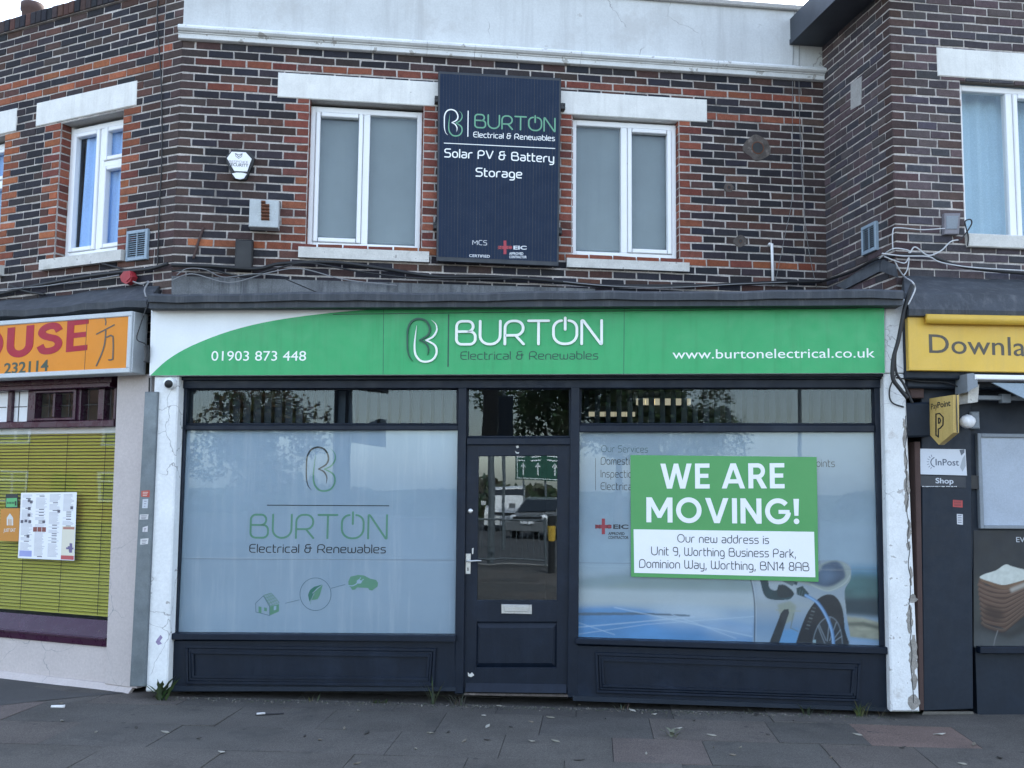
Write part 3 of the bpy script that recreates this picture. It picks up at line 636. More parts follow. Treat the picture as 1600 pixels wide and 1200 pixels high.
def window(parent, fr, h, sillq, depth, lights, pane_m, red=True, sill_m='sill', left_rev=None, fan=None):
    """h: opening; lights: list of (s0, s1, casement) fractions of the width"""
    s0, s1, z0, z1 = h; f0 = -depth; mb = MB()
    # reveals belong to the opening
    rv = MB(); d = depth + .05
    for jf in (Frame(fr.w(s0, 0, -.004), (-fr.n.x, -fr.n.y)), Frame(fr.w(s1, 0, -.004) - fr.n * d, (fr.n.x, fr.n.y))):
        jb, jm = MB(), MB(); brick_wall(jb, jm, jf, 0, d, z0, z1, zref, (), (None, None), REDS, REDS)
        part('reveal_bricks', jb, M['brick'], part('reveal', jm, M['mortar'], parent))
    rv.box(fr, s0, s1, z1 - .004, z1 + .05, -d, -.002); part('soffit', rv, M['concrete'], parent)
    W = s1 - s0; hd = .03; zb, zt = z0 + .012, z1 - hd
    o1 = f0
    T = .052
    mb.bevbox(fr, s0 + .006, s0 + T, zb, zt, f0 - .07, o1, .005); mb.bevbox(fr, s1 - T, s1 - .006, zb, zt, f0 - .07, o1, .005)
    mb.bevbox(fr, s0 + T, s1 - T, zb, zb + T, f0 - .07, o1 - .001, .005); mb.bevbox(fr, s0 + T, s1 - T, zt - T, zt, f0 - .07, o1 - .001, .005)
    pq = []
    for i, (a, b, case) in enumerate(lights):
        xa = s0 + T + (W - 2 * T) * a; xb = s0 + T + (W - 2 * T) * b
        if i: mb.bevbox(fr, xa - .03, xa + .03, zb + T, zt - T, f0 - .07, o1 - .002, .004)
        ia = xa + (.03 if i else 0); ib = xb - (.03 if i < len(lights) - 1 else 0); pq.append((ia, ib, zb + T, zt - T, case))
    quads = []
    for ia, ib, za, zc, case in pq:
        cells = [(za, zc, case)]
        if case == 'fan':
            zm = za + (zc - za) * .70; mb.bevbox(fr, ia, ib, zm - .025, zm + .025, f0 - .07, o1 - .003, .004); cells = [(za, zm - .025, True), (zm + .025, zc, True)]
        for a2, b2, cs in cells:
            if cs:
                c = .045
                for q in ((ia, ia + c, a2, b2), (ib - c, ib, a2, b2), (ia + c, ib - c, a2, a2 + c), (ia + c, ib - c, b2 - c, b2)):
                    mb.bevbox(fr, q[0] + .003, q[1] - .003, q[2] + .003, q[3] - .003, f0 - .05, o1 + .014, .006)
                quads.append((ia + c - .006, ib - c + .006, a2 + c - .006, b2 - c + .006))
            else: quads.append((ia, ib, a2, b2))
    wf = part('window', mb, M['upvc'], parent)
    for q in quads:
        pm = MB(); pm.box(fr, q[0], q[1], q[2], q[3], f0 - .04, f0 - .034); part('pane', pm, M['glass_clear' if pane_m == 'frost' else pane_m], wf)
        if pane_m == 'frost':
            bl = MB(); n = 12; x0_, x1_ = q[0] - .03, q[1] + .03
            for k in range(n):
                ua, ub = k / n, (k + 1) / n; wv = lambda t: f0 - .085 + .006 * math.sin(t * 5 + q[0] * 3)
                bl.face([fr.w(x0_ + (x1_ - x0_) * ua, q[2] - .03, wv(ua)), fr.w(x0_ + (x1_ - x0_) * ub, q[2] - .03, wv(ub)), fr.w(x0_ + (x1_ - x0_) * ub, q[3] + .03, wv(ub)), fr.w(x0_ + (x1_ - x0_) * ua, q[3] + .03, wv(ua))])
            bl.box(fr, x0_, x1_, q[2] + (q[3] - q[2]) * .02, q[2] + (q[3] - q[2]) * .035, f0 - .082, f0 - .074); part('roller_blind', bl, M['roller'], wf, True)
    if sillq:
        q = fr.rect(sillq, .05); sm = MB()
        sm.hexa([fr.w(q[0], q[2], .05), fr.w(q[1], q[2], .05), fr.w(q[1], q[3] - .006, .05), fr.w(q[0], q[3] - .006, .05)],
                [fr.w(q[0], q[2] + .004, -f_d(depth)), fr.w(q[1], q[2] + .004, -f_d(depth)), fr.w(q[1], q[3] + .015, -f_d(depth)), fr.w(q[0], q[3] + .015, -f_d(depth))])
        part('sill', sm, M[sill_m], wf)
    return wf
def f_d(d): return d + .04
window(CB, CW, h1, [(466, 384), (671, 392), (670, 411), (466, 400)], .09, [(0, .5, True), (.5, 1, False)], 'frost')
window(CB, CW, h2, [(886, 402), (1078, 409), (1077, 425), (886, 416)], .07, [(0, .5, False), (.5, 1, True)], 'frost')
mb = MB(); mb.face([CW.at(262, 425, .03), CW.at(930, 447, .03), CW.at(940, 480, .03), CW.at(262, 480, .03)][::-1]); 
mb = MB(); mb.quad(CW, [(268, 431), (930, 451), (930, 475), (268, 475)], .03, -.02); part('flashing', mb, M['upstand'], CB)
# flat roof over the shopfront with its lead-covered nose
lz0 = S.sz(800, 469, .30)[1]; lz1 = S.sz(800, 455, .30)[1]
sL, sR = S.sz(231, 465, .30)[0], S.sz(1412, 457, .30)[0]
mb = MB(); p = [S.w(sL, lz1 - .02, .27), S.w(sR, lz1 - .02, .27), CW.w(CW_LEN + .1, roof_z + .1, -.1), CW.w(-.1, roof_z + .1, -.1)]
mb.prism(p, (0, 0, -.1)); part('shopfront_roof', mb, M['lead'], CB)
mb = MB(); N = 24
for i in range(N):
    a = sL + (sR - sL) * i / N; b = sL + (sR - sL) * (i + 1) / N; f = lambda t: .006 * math.sin(t * 3.1) + .004 * math.sin(t * 9.7)
    A = [S.w(a, lz0 + f(a), .30), S.w(a, lz1 - .02 + f(a), .30), S.w(a, lz1 + f(a), .28), S.w(a, lz1, .05), S.w(a, lz0, .05)]
    B = [S.w(b, lz0 + f(b), .30), S.w(b, lz1 - .02 + f(b), .30), S.w(b, lz1 + f(b), .28), S.w(b, lz1, .05), S.w(b, lz0, .05)]
    mb.hexa(A, B)
part('lead_nosing', mb, M['lead'], CB)
mb = MB(); a = S.sz(236, 476, .24); b = S.sz(1362, 470, .24); mb.tube([S.w(a[0], a[1], .235), S.w(b[0], a[1] + .0, .235)], .022, 10); part('drip_pipe', mb, M['navy'], CB, True)
# pilasters
def pila(q, o1, o0, mat, side=None, name='pilaster'):
    mb = MB(); mb.bevquad(S, q, o1, o0, .012); part(name, mb, M[mat], CB)
pila([(241, 588), (279, 588), (261, 1081), (227, 1081)], .10, -.25, 'plaster')
pila([(1381, 584), (1414, 584), (1437, 1112), (1392, 1112)], .10, -.25, 'plaster_flake')
mb = MB(); mb.bevquad(S, [(1383, 467), (1419, 467), (1415, 583), (1382, 583)], .104, -.2, .008); part('pilaster_head', mb, M['plaster_flake'], CB)
g = random.Random(8); PO_ = .1006                               # paint fallen away in a ragged line down the right pilaster
for ya, yb, xa, xb in ((655, 700, 1411, 1416), (700, 742, 1413, 1417), (735, 800, 1413, 1421), (812, 842, 1417, 1424), (846, 860, 1416, 1424), (885, 915, 1421, 1426), (928, 942, 1418, 1433), (945, 990, 1416, 1427), (992, 1052, 1420, 1434), (1052, 1078, 1423, 1433), (1085, 1109, 1417, 1437)):
    L_, R_ = [], []; n = max(5, int((yb - ya) / 5))
    for k in range(n + 1):
        t = k / n; e = math.sin(math.pi * min(max(t, .02), .98)) ** .5; c0 = (xa + xb) / 2 + g.uniform(-1.4, 1.4); hw = (xb - xa) / 2 * e * g.uniform(.5, 1.15) + .4; y = ya + (yb - ya) * t; L_.append((c0 - hw, y)); R_.append((c0 + hw, y))
    mb = MB()
    for k in range(n): mb.face([S.at(*L_[k + 1], PO_), S.at(*R_[k + 1], PO_), S.at(*R_[k], PO_), S.at(*L_[k], PO_)])
    part('bare_render', mb, M['bare'], CB)
mb = MB(); L_ = smooth_pts([(1415 + g.uniform(-2.5, 2.5) + (y - 650) * .022, y) for y in range(650, 1100, 14)], 2)
ribbon(mb, lambda x, y, d=0.: S.at(x, y, .1012 + d), L_, 1.3, False, 0, .0005); part('pilaster_crack', mb, M['black'], CB)
mb = MB(); mb.face([S.at(x, y, .1008) for x, y in [(246, 998), (251, 992), (254, 996), (250, 1002), (253, 1006), (247, 1008), (243, 1003)]][::-1]); part('purple_scrawl', mb, mk('purple_scrawl', (.32, .26, .42), var=.4, vs=40), CB)
# shopfront joinery
def bars(lst, name, mat='navy'):
    mb = MB()
    for i, (q, o1, o0) in enumerate(lst): mb.bevquad(S, q, o1 + i * .0007, o0, .005)
    return part(name, mb, M[mat], CB)
bars([([(279, 584), (1384, 584), (1384, 606), (279, 607)], .0, -.2), ([(281, 588), (1382, 586), (1382, 592), (281, 594)], .035, -.1)], 'shopfront_head')
bars([([(278, 606), (292, 606), (275, 1003), (260, 1003)], -.02, -.2), ([(716, 606), (729, 606), (724, 1084), (710, 1084)], .0, -.2),
      ([(892, 605), (906, 605), (903, 1090), (886, 1090)], .0, -.2), ([(1366, 604), (1383, 604), (1392, 1020), (1376, 1020)], -.02, -.2),
      ([(289, 664), (716, 664), (716, 672), (289, 672)], -.015, -.2), ([(729, 684), (892, 684), (892, 695), (729, 695)], -.012, -.2),
      ([(905, 664), (1367, 664), (1367, 675), (905, 675)], -.015, -.2)], 'shopfront_frame')
for q, nm in (([(292, 607), (716, 606), (716, 664), (289, 664)], 'left'), ([(729, 606), (892, 606), (892, 684), (729, 684)], ''), ([(906, 605), (1366, 604), (1367, 664), (905, 664)], 'r')):
    mb = MB(); mb.quad(S, q, -.07, -.076); tw = part('transom_window', mb, M['glass'], CB)
    bd = MB(); (x0, y0), (x1, y1), (x2, y2), (x3, y3) = q
    for e in ([(x0, y0), (x1, y1), (x1, y1 + 3), (x0, y0 + 3)], [(x3, y3 - 3), (x2, y2 - 3), (x2, y2), (x3, y3)], [(x0, y0), (x0 + 3, y0), (x3 + 3, y3), (x3, y3)], [(x1 - 3, y1), (x1, y1), (x2, y2), (x2 - 3, y2)]):
        bd.bevquad(S, e, -.055, -.07, .004)
    part('glazing_bead', bd, M['navy'], tw)
DL = [(290, 672), (715, 672), (711, 994), (274, 990)]; DR = [(905, 675), (1367, 675), (1377, 1012), (902, 999)]
def display(q):
    mb = MB(); mb.quad(S, q, -.05, -.056); g = part('display_window', mb, M['glass_clear'], CB)
    fm = MB(); fm.quad(S, q, -.062, -.07); part('window_film', fm, M['film'], g)
    return g
dl = display(DL); dr = display(DR)
# window lettering, left pane
FO = -.0600
g1, d1 = MB(), MB()
logo(d1, g1, S, (477, 768), (524, 768), 70, FO, .035, .0006)
mb = MB(); mb.quad(S, [(417, 788.6), (608, 789.6), (608, 791), (417, 790)], FO, FO - .001); d1.v and None
for f in mb.f: d1.face([mb.v[i] for i in f])
stext(g1, 'BURTQN', S, (391, 840), (604, 841.5), 36, FO, .085, .2, .0006)
stext(d1, 'Electrical & Renewables', S, (390, 863), (602, 864), 12.5, FO, .115, .22, .0006)
part('window_logo', g1, M['vinyl_green'], dl); part('window_lettering', d1, M['vinyl_dark'], dl)
def px2(fr, off):  # 2-D px mapping helper for drawn graphics
    return lambda x, y, d=0.: fr.at(x, y, off) + fr.n * d
icon = MB(); mp = px2(S, FO)
def ln(mb, mp, pts, w_, o=0., c=None, closed=False): ribbon(mb, mp, pts, w_, closed, o, .0006, c)
def poly(mb, mp, pts, o=0., c=None, th=.0006):
    P = [mp(x, y, o) for x, y in pts]
    ar = sum(pts[i][0] * pts[(i + 1) % len(pts)][1] - pts[(i + 1) % len(pts)][0] * pts[i][1] for i in range(len(pts)))
    if ar > 0: P = P[::-1]
    mb.face(P, c)
GV = (.10, .27, .17); GD = (.025, .17, .12); GN = (.075, .15, .20)
hx = lambda x, y: (380 + x * .15, 880 + y * .15)
H_ = lambda L: [hx(*p) for p in L]
ln(icon, mp, H_([(130, 415), (210, 340), (275, 450), (275, 545), (132, 508)]), .9, 0, GN, True)
poly(icon, mp, H_([(277, 452), (372, 425), (372, 502), (277, 545)]), .0002, GV)
poly(icon, mp, H_([(318, 450), (345, 442), (345, 482), (318, 492)]), .0005, (.31, .42, .54))
poly(icon, mp, H_([(160, 450), (190, 455), (190, 520), (160, 514)]), .0003, GV); poly(icon, mp, H_([(218, 460), (246, 465), (246, 502), (218, 496)]), .0003, GV)
for k in range(5):
    t = k / 4; ln(icon, mp, H_([(215 + 75 * t, 335 - 25 * t), (285 + 90 * t, 445 - 35 * t)]), .7, .0002, GV)
for k in range(5):
    t = k / 4; ln(icon, mp, H_([(215 + 70 * t, 335 + 110 * t), (290 + 85 * t, 310 + 100 * t)]), .7, .0004, GV)
ln(icon, mp, H_([(440, 417), (585, 382)]), .8, 0, GN); ln(icon, mp, H_([(915, 262), (1060, 222)]), .8, 0, GN)
ln(icon, mp, H_([(753 + 162 * math.cos(t * math.pi / 24), 323 + 170 * math.sin(t * math.pi / 24)) for t in range(48)]), .9, 0, GN, True)
poly(icon, mp, H_([(690, 400), (675, 330), (695, 280), (740, 245), (825, 222), (770, 258), (715, 312), (735, 315), (705, 375)]), .0002, GD)
poly(icon, mp, H_([(712, 385), (735, 330), (750, 318), (725, 315), (780, 265), (828, 225), (800, 330), (775, 375)]), .0003, GV)
ln(icon, mp, H_([(700, 425), (705, 385), (720, 350)]), .5, .0004, GV)
poly(icon, mp, H_([(1095, 190), (1118, 140), (1200, 122), (1260, 128), (1320, 160), (1385, 175), (1405, 205), (1398, 245), (1370, 262), (1345, 285), (1315, 280), (1300, 258), (1185, 252), (1165, 275), (1135, 278), (1118, 250), (1098, 240)]), .0002, GV)
ln(icon, mp, H_([(1098, 234), (1140, 236), (1175, 220), (1190, 200)]), 1.6, .0005, (.31, .42, .54)); poly(icon, mp, H_([(1180, 185), (1205, 165), (1240, 190), (1225, 212), (1190, 212)]), .0005, (.31, .42, .54))
ln(icon, mp, H_([(1212, 170), (1222, 150)]), 1.2, .0006, (.31, .42, .54)); ln(icon, mp, H_([(1232, 184), (1252, 168)]), 1.2, .0006, (.31, .42, .54))
part('window_icons', icon, M['print'], dl)
mb = MB(); mb.quad(S, [(279, 872.6), (711, 875), (711, 875.6), (279, 873.3)], FO, FO - .001); part('film_seam', mb, M['greyplastic'], dl)
# right pane: printed scene of a car on charge
pr = MB(); 
cvs = Canvas(902, 675, 1377, 1012, 1.25); X_, Y_ = cvs.X, cvs.Y
def lerp3(stops):
    ys = [q[0] for q in stops]; return np.stack([np.interp(Y_, ys, [q[1][k] for q in stops]) for k in range(3)], -1)
cvs.img = lerp3([(675, (.27, .34, .40)), (800, (.285, .37, .44)), (885, (.30, .40, .475)), (928, (.38, .46, .50)), (948, (.42, .48, .50)), (962, (.30, .41, .52)), (1012, (.16, .33, .54))])
cvs.img *= (.93 + .14 * fbm(X_, Y_ * 2.2, 70, 3))[..., None]
for k, (amp, yb, c, al) in enumerate(((9, 903, (.25, .33, .38), .55), (13, 912, (.20, .28, .29), .65), (7, 922, (.23, .30, .28), .6))):
    top_ = yb - amp * fbm(X_ * 1.0, Y_ * 0, 26, 11 + k) - 10 * np.exp(-((X_ - 1080) / 90) ** 2) + np.where(X_ < 985, (985 - X_) * .16, 0)
    cvs.put(cvs.blur(((Y_ > top_) & (Y_ < 930)) * 1., 2.6), c, al)
cvs.put(cvs.blur(((Y_ > 927) & (Y_ < 946)) * 1., 5), (.42, .48, .50), .6)
cvs.poly([(890, 962), (960, 958), (1060, 966), (1180, 982), (1180, 1020), (890, 1020)], (.085, .25, .50), 3., .85, .8 + .5 * fbm(X_, Y_ * 3, 60, 21))
cvs.put(cvs.blur((np.hypot((X_ - 1075) / 60, (Y_ - 968) / 16) < 1) * 1., 11), (.48, .56, .62), .8); cvs.put(cvs.blur((np.hypot((X_ - 1150) / 50, (Y_ - 990) / 14) < 1) * 1., 9), (.42, .52, .62), .6)
cvs.poly([(890, 969), (1000, 966), (1078, 968), (1078, 970.5), (1000, 970), (890, 974)], (.09, .14, .19), .8, .9)
for q, w_ in (([(890, 994), (1085, 971)], 1.6), ([(960, 959), (1180, 1001)], 1.4), ([(890, 981), (960, 1003)], 1.1), ([(1050, 968), (1150, 1004)], 1.2), ([(890, 1006), (1010, 985), (1180, 968)], 1.0)): cvs.line(q, w_, (.46, .58, .70), .75)
# blurred greenery at the right
cvs.poly([(1300, 886), (1390, 884), (1390, 925), (1315, 925)], (.10, .25, .37), 6, .95); cvs.poly([(1312, 905), (1345, 897), (1390, 900), (1390, 958), (1320, 958)], (.055, .13, .13), 5, .95, .7 + .7 * fbm(X_, Y_, 16, 31))
cvs.poly([(1315, 936), (1390, 934), (1390, 966), (1318, 962)], (.022, .045, .06), 4); cvs.poly([(1318, 964), (1350, 966), (1390, 976), (1390, 1002), (1318, 996)], (.33, .33, .25), 2.4, 1, .7 + .6 * fbm(X_, Y_ * 3, 18, 41)); cvs.poly([(1318, 975), (1350, 972), (1390, 983), (1390, 987), (1350, 979), (1318, 980)], (.10, .11, .09), 2, .9); cvs.poly([(1318, 999), (1390, 1005), (1390, 1020), (1318, 1020)], (.26, .37, .52), 1.5)
# car flank
car = lerp3([(870, (.33, .40, .46)), (930, (.38, .455, .52)), (950, (.42, .48, .51)), (962, (.36, .45, .54)), (985, (.24, .38, .55)), (1012, (.33, .46, .60))]) * (.94 + .12 * fbm(X_, Y_, 40, 51))[..., None]
CAR = smooth_pts([(1173, 900), (1240, 885), (1300, 876), (1330, 882), (1332, 905), (1322, 925), (1324, 960), (1323, 1020), (1240, 1020), (1180, 1020), (1180, 950), (1173, 900)], 4)
car = car * .80; cvs.poly(CAR, car, .9); cvs.poly([(1183, 905), (1200, 905), (1200, 945), (1183, 940)], (.46, .52, .56), 5, .5)
cvs.line(smooth_pts([(1172, 902), (1177, 922), (1180, 955), (1179, 1012)]), 1.5, (.02, .035, .06)); cvs.line(smooth_pts([(1174, 902), (1179, 922), (1182, 955), (1181, 1012)]), .9, (.5, .56, .6), .6)
cvs.poly([(1214, 990), (1248, 985), (1246, 1020), (1212, 1020)], (.13, .31, .54), 2); cvs.poly([(1216, 948), (1236, 942), (1246, 950), (1240, 972), (1226, 980), (1218, 962)], (.28, .31, .25), 2.2, .9); cvs.line([(1213, 957), (1252, 958)], 1.6, (.33, .35, .25), .7); cvs.line([(1241, 962), (1236, 985), (1247, 990)], 1.8, (.17, .20, .17), .8)
cvs.poly([(1198, 1020), (1221, 962), (1226, 956), (1233, 955), (1234, 961), (1214, 1020)], (.020, .026, .032), .8, 1, .6 + .9 * fbm(X_, Y_, 7, 61))
# tyre, arch, rim
cvs.poly(smooth_pts([(1240, 1020), (1252, 985), (1264, 958), (1280, 938), (1296, 930.5), (1309, 935), (1318, 953), (1321, 985), (1322, 1020), (1240, 1020)], 4), (.012, .015, .021), .9)
for k in range(7): cvs.line([(1262 + k * 1.9 - 2, 985 - k * 5.5), (1266 + k * 1.9 - 2, 986 - k * 5.5)], 1.7, (.16, .18, .19) if k % 2 else (.08, .09, .10), .9)
RIM = smooth_pts([(1270, 1016), (1273, 995), (1282, 976), (1296, 966), (1308, 972), (1315, 990), (1317, 1016)], 6); cvs.poly(RIM, (.022, .028, .036), .6); cvs.line(RIM, 1.5, (.20, .24, .28), .8)
for q in ([(1279, 981), (1289, 1008)], [(1281, 979), (1291, 1003)], [(1298, 967), (1293, 1004)], [(1308, 974), (1297, 1003)], [(1316, 996), (1302, 1006)], [(1314, 986), (1300, 1005)]): cvs.line(q, 1.5, (.23, .27, .31), .85)
cvs.put(cvs.blur((np.hypot(X_ - 1273, Y_ - 1005) < 2.5) * 1., 1), (.3, .45, .5), .8)
# charging flap, plug and lead
cvs.poly(smooth_pts([(1186, 898), (1246, 898), (1243, 928), (1236, 939), (1222, 941), (1204, 940), (1195, 933), (1190, 915), (1186, 898)], 4), (.018, .048, .058), .7, 1, .7 + .7 * fbm(X_, Y_, 14, 71))
FLAP = smooth_pts([(1222, 905), (1275, 893), (1285, 883), (1304, 877), (1320, 879), (1331, 888), (1332, 905), (1322, 916), (1296, 926), (1266, 917), (1222, 905)], 4); cvs.poly(FLAP, (.30, .35, .33), .8)
cvs.poly(smooth_pts([(1226, 902), (1280, 896), (1288, 885), (1306, 878), (1318, 882), (1324, 898), (1320, 907), (1296, 919), (1268, 913), (1226, 902)], 4), (.060, .095, .15), 1.4, 1, .6 + .8 * fbm(X_, Y_, 20, 81)); cvs.put(cvs.blur((np.hypot((X_ - 1293), (Y_ - 901) * 1.1) < 13) * 1., 5), (.11, .17, .26), .8); cvs.line(smooth_pts([(1270, 916), (1296, 925), (1322, 913), (1331, 900)]), 1.6, (.45, .50, .48), .7)
cvs.poly(smooth_pts([(1202, 908), (1212, 904), (1226, 908), (1246, 917), (1263, 922), (1258, 934), (1240, 929), (1222, 919), (1214, 926), (1204, 922), (1202, 908)], 4), (.36, .41, .44), .9); cvs.poly([(1222, 903), (1245, 911), (1240, 919), (1224, 911)], (.10, .13, .14), 1.2)
cvs.poly(smooth_pts([(1218, 917), (1228, 917), (1239, 925), (1242, 932), (1232, 937), (1218, 936), (1216, 925), (1218, 917)], 4), (.014, .026, .032), .9); cvs.poly([(1246, 922), (1256, 918), (1266, 930), (1262, 937), (1247, 932)], (.016, .045, .05), .9)
for k in range(4): cvs.line([(1248 + k * 4, 922 + k * 2), (1246 + k * 4, 931 + k * 1.4)], .9, (.08, .13, .14), .8)
LEAD = smooth_pts([(1261, 933), (1279, 944), (1293, 966), (1301, 990), (1303, 1016)], 8); cvs.line(LEAD, 5.0, (.10, .22, .42)); cvs.line([(x - .8, y) for x, y in LEAD], 2.6, (.25, .42, .66))
def pane_map(x, y, d=0.):
    t = (y - 675) / 337; u = (x - 902) / 475; xl_ = 905.3 - 3 * t; xr_ = 1366.7 + 10 * t; yt = 675.3; yb_ = 998.7 + 13 * u; return S.at(xl_ + (xr_ - xl_) * u, yt + (yb_ - yt) * t, FO)
# the drawing is laid out in photograph pixels; keep its shapes where they are on the pane
cvs2 = cvs; cvs2.emit(pr, pane_map)
part('window_picture', pr, M['print'], dr)
d2, g2 = MB(), MB()
stext(g2, 'Our Services', S, (940, 706), (1012, 707), 10, FO + .0002, .09, .22, .0006); part('window_heading', g2, mk('grey_green_vinyl', (.07, .12, .13), grain=0), dr)
FO2 = FO + .001
stext(d2, 'Domesti', S, (939, 725.5), (983, 726), 11, FO2, .10, .22, .0006); stext(d2, 'Inspectio', S, (939, 745.5), (987, 746), 11, FO2, .10, .22, .0006)
stext(d2, 'Electrica', S, (939, 765), (987, 765.5), 11, FO2, .10, .22, .0006); stext(d2, 'oints', S, (1276, 729), (1304, 729.3), 11, FO2, .10, .22, .0006)
ln(d2, px2(S, FO2), [(930.5, 716), (930.5, 766)], .7)
part('window_lettering', d2, M['vinyl_dark'], dr)
NR, NK = (.36, .03, .05), (.02, .025, .035)
def niceic(mb, fr, x, y, k, off, dark):
    """the small approval emblem: red cross with block letters; x, y = its left centre, k px per unit"""
    mp = px2(fr, off)
    for (a, b, c, d) in ((0, -.5, 5, .6), (2.0, -2.4, 3.0, 2.4)):
        mb.face([mp(x + a * k, y + d * k, .0002 * (a + 1)), mp(x + c * k, y + d * k, .0002 * (a + 1)), mp(x + c * k, y + b * k, .0002 * (a + 1)), mp(x + a * k, y + b * k, .0002 * (a + 1))], NR)
    btext(mb, 'N', fr, (x, y + .6 * k), (x + 1.6 * k, y + .6 * k), 1.1 * k, off + .0012, .05, .0004, tuple(q * .5 for q in NR))
    btext(mb, 'C', fr, (x + 3.4 * k, y + .6 * k), (x + 4.9 * k, y + .6 * k), 1.1 * k, off + .0012, .05, .0004, tuple(q * .5 for q in NR))
    btext(mb, 'EIC', fr, (x + 5.5 * k, y + .7 * k), (x + 10.2 * k, y + .75 * k), 1.25 * k, off, .035, .0004, dark)
    btext(mb, 'APPROVED', fr, (x + 4 * k, y + 2.6 * k), (x + 9 * k, y + 2.65 * k), .85 * k, off, .03, .0004, dark); btext(mb, 'CONTRACTOR', fr, (x + 4 * k, y + 3.8 * k), (x + 10.2 * k, y + 3.85 * k), .85 * k, off, .03, .0004, dark)
mb = MB(); niceic(mb, S, 930, 822.5, 5.1, FO2, NK); part('approval_emblem', mb, M['print'], dr)
mb = MB(); mb.quad(S, [(904, 879), (985, 880), (985, 880.6), (904, 879.6)], FO2, FO2 - .001); part('film_seam', mb, M['greyplastic'], dr); mb = MB(); mb.quad(S, [(1279, 889), (1372, 889), (1372, 889.6), (1279, 889.6)], FO2, FO2 - .001); part('film_seam', mb, M['greyplastic'], dr)
# stall risers with raised panel mouldings
def riser(q, cap, pan):
    mb = MB(); mb.bevquad(S, q, .0, -.25, .004); r = part('stall_riser', mb, M['navy'], CB)
    mb = MB(); mb.bevquad(S, cap, .05, -.06, .008); part('riser_cap', mb, M['navy'], r)
    mb = MB(); (x0, y0), (x1, y1), (x2, y2), (x3, y3) = pan
    for k, (ins, oo) in enumerate(((0, .022), (5, .014), (9, .02))):
        for e in ([(x0 + ins, y0 + ins), (x1 - ins, y1 + ins), (x1 - ins, y1 + ins + 4), (x0 + ins, y0 + ins + 4)], [(x3 + ins, y3 - ins - 4), (x2 - ins, y2 - ins - 4), (x2 - ins, y2 - ins), (x3 + ins, y3 - ins)],
                  [(x0 + ins, y0 + ins + 4), (x0 + ins + 4, y0 + ins + 4), (x3 + ins + 4, y3 - ins - 4), (x3 + ins, y3 - ins - 4)], [(x1 - ins - 4, y1 + ins + 4), (x1 - ins, y1 + ins + 4), (x2 - ins, y2 - ins - 4), (x2 - ins - 4, y2 - ins - 4)]):
            mb.bevquad(S, e, oo, -.002, .004)
    part('panel_moulding', mb, M['navy'], r)
riser([(262, 1001), (711, 1001), (712, 1079), (264, 1081)], [(262, 990), (712, 993), (712, 1001), (262, 1000)], [(289, 1009), (681, 1013), (678, 1072), (290, 1069)])
riser([(901, 1008), (1391, 1022), (1391, 1112), (897, 1092)], [(899, 998), (1391, 1012), (1391, 1023), (899, 1007)], [(930, 1019), (1346, 1034), (1342, 1097), (932, 1083)])
mb = MB()
for (x0, y0, x1, y1) in ((268, 1072, 712, 1080), (895, 1087, 1392, 1112)): mb.quad(S, [(x0, y0), (x1, y1 - 6), (x1, y1), (x0, y0 + 8)], .012, -.05)
part('plinth', mb, M['navy2'], CB)
# door
mb = MB()
st = [([(729, 695), (748, 695), (744, 1083), (724, 1083)], -.03), ([(871, 694), (892, 694), (887, 1084), (869, 1084)], -.03), ([(746, 695), (873, 694), (873, 712), (746, 713)], -.031),
      ([(743, 938), (872, 938), (872, 972), (743, 972)], -.031), ([(740, 1043), (871, 1043), (870, 1084), (740, 1083)], -.031)]
for q, oo in st: mb.bevquad(S, q, oo, -.08, .004)
door = part('door', mb, M['navy'], CB)
mb = MB(); mb.quad(S, [(745, 711), (874, 710), (873, 940), (742, 940)], -.05, -.056); part('door_glass', mb, M['doorglass'], door)
mb = MB(); mb.quad(S, [(741, 970), (873, 970), (871, 1045), (739, 1045)], -.055, -.075)
p0 = [(750, 981), (864, 981), (862, 1036), (748, 1036)]; p1 = [(743, 972), (872, 972), (870, 1043), (741, 1043)]
mb.hexa([S.at(x, y, -.034) for x, y in p0][::-1], [S.at(x, y, -.054) for x, y in p1][::-1]); part('door_panel', mb, M['navy'], door)
mb = MB(); q = [(728, 1067), (885, 1069), (885, 1083), (727, 1081)]
mb.hexa([S.at(x, y, -.02 if k < 2 else .02) for k, (x, y) in enumerate(q)][::-1], [S.at(x, y, -.035) for x, y in q][::-1]); part('weather_bar', mb, M['navy'], door)
mb = MB(); mb.bevquad(S, [(783, 944), (831, 945), (831, 960), (783, 959)], -.018, -.034, .004); lp = part('letter_plate', mb, M['steel'], door)
mb = MB(); mb.bevquad(S, [(788, 947.5), (826, 948), (826, 956), (788, 955.5)], -.012, -.02, .003); part('letter_flap', mb, M['steel'], lp)
mb = MB(); mb.bevquad(S, [(727.5, 865), (735.5, 865), (735, 897), (727, 897)], -.022, -.034, .003); hp = part('handle_plate', mb, M['steel'], door)
a = S.at(731.5, 876, -.02); mb = MB(); mb.tube([a, a + S.n * .045], .009, 10); mb.tube([a + S.n * .045 - S.s * .01, a + S.n * .05 + S.s * .03, a + S.n * .047 + S.s * .075 + Vector((0, 0, .004)), a + S.n * .04 + S.s * .112 + Vector((0, 0, .004))], .009, 10, r2=.006); part('lever_handle', mb, M['steel'], hp, True)
mb = MB(); a = S.at(731, 887.5, -.0215); mb.tube([a, a + S.n * .001], .005, 10); mb.quad(S, [(730.3, 887), (732, 887), (732, 892), (730.3, 892)], -.0205, -.022); part('keyhole', mb, M['black'], hp)
mb = MB(); mb.lathe(S.at(735, 798.5, -.03), S.n, [(0, .012), (.012, .012), (.018, .01), (.022, .004), (.022, 0)], 20); part('cylinder_lock', mb, M['steel'], door, True)
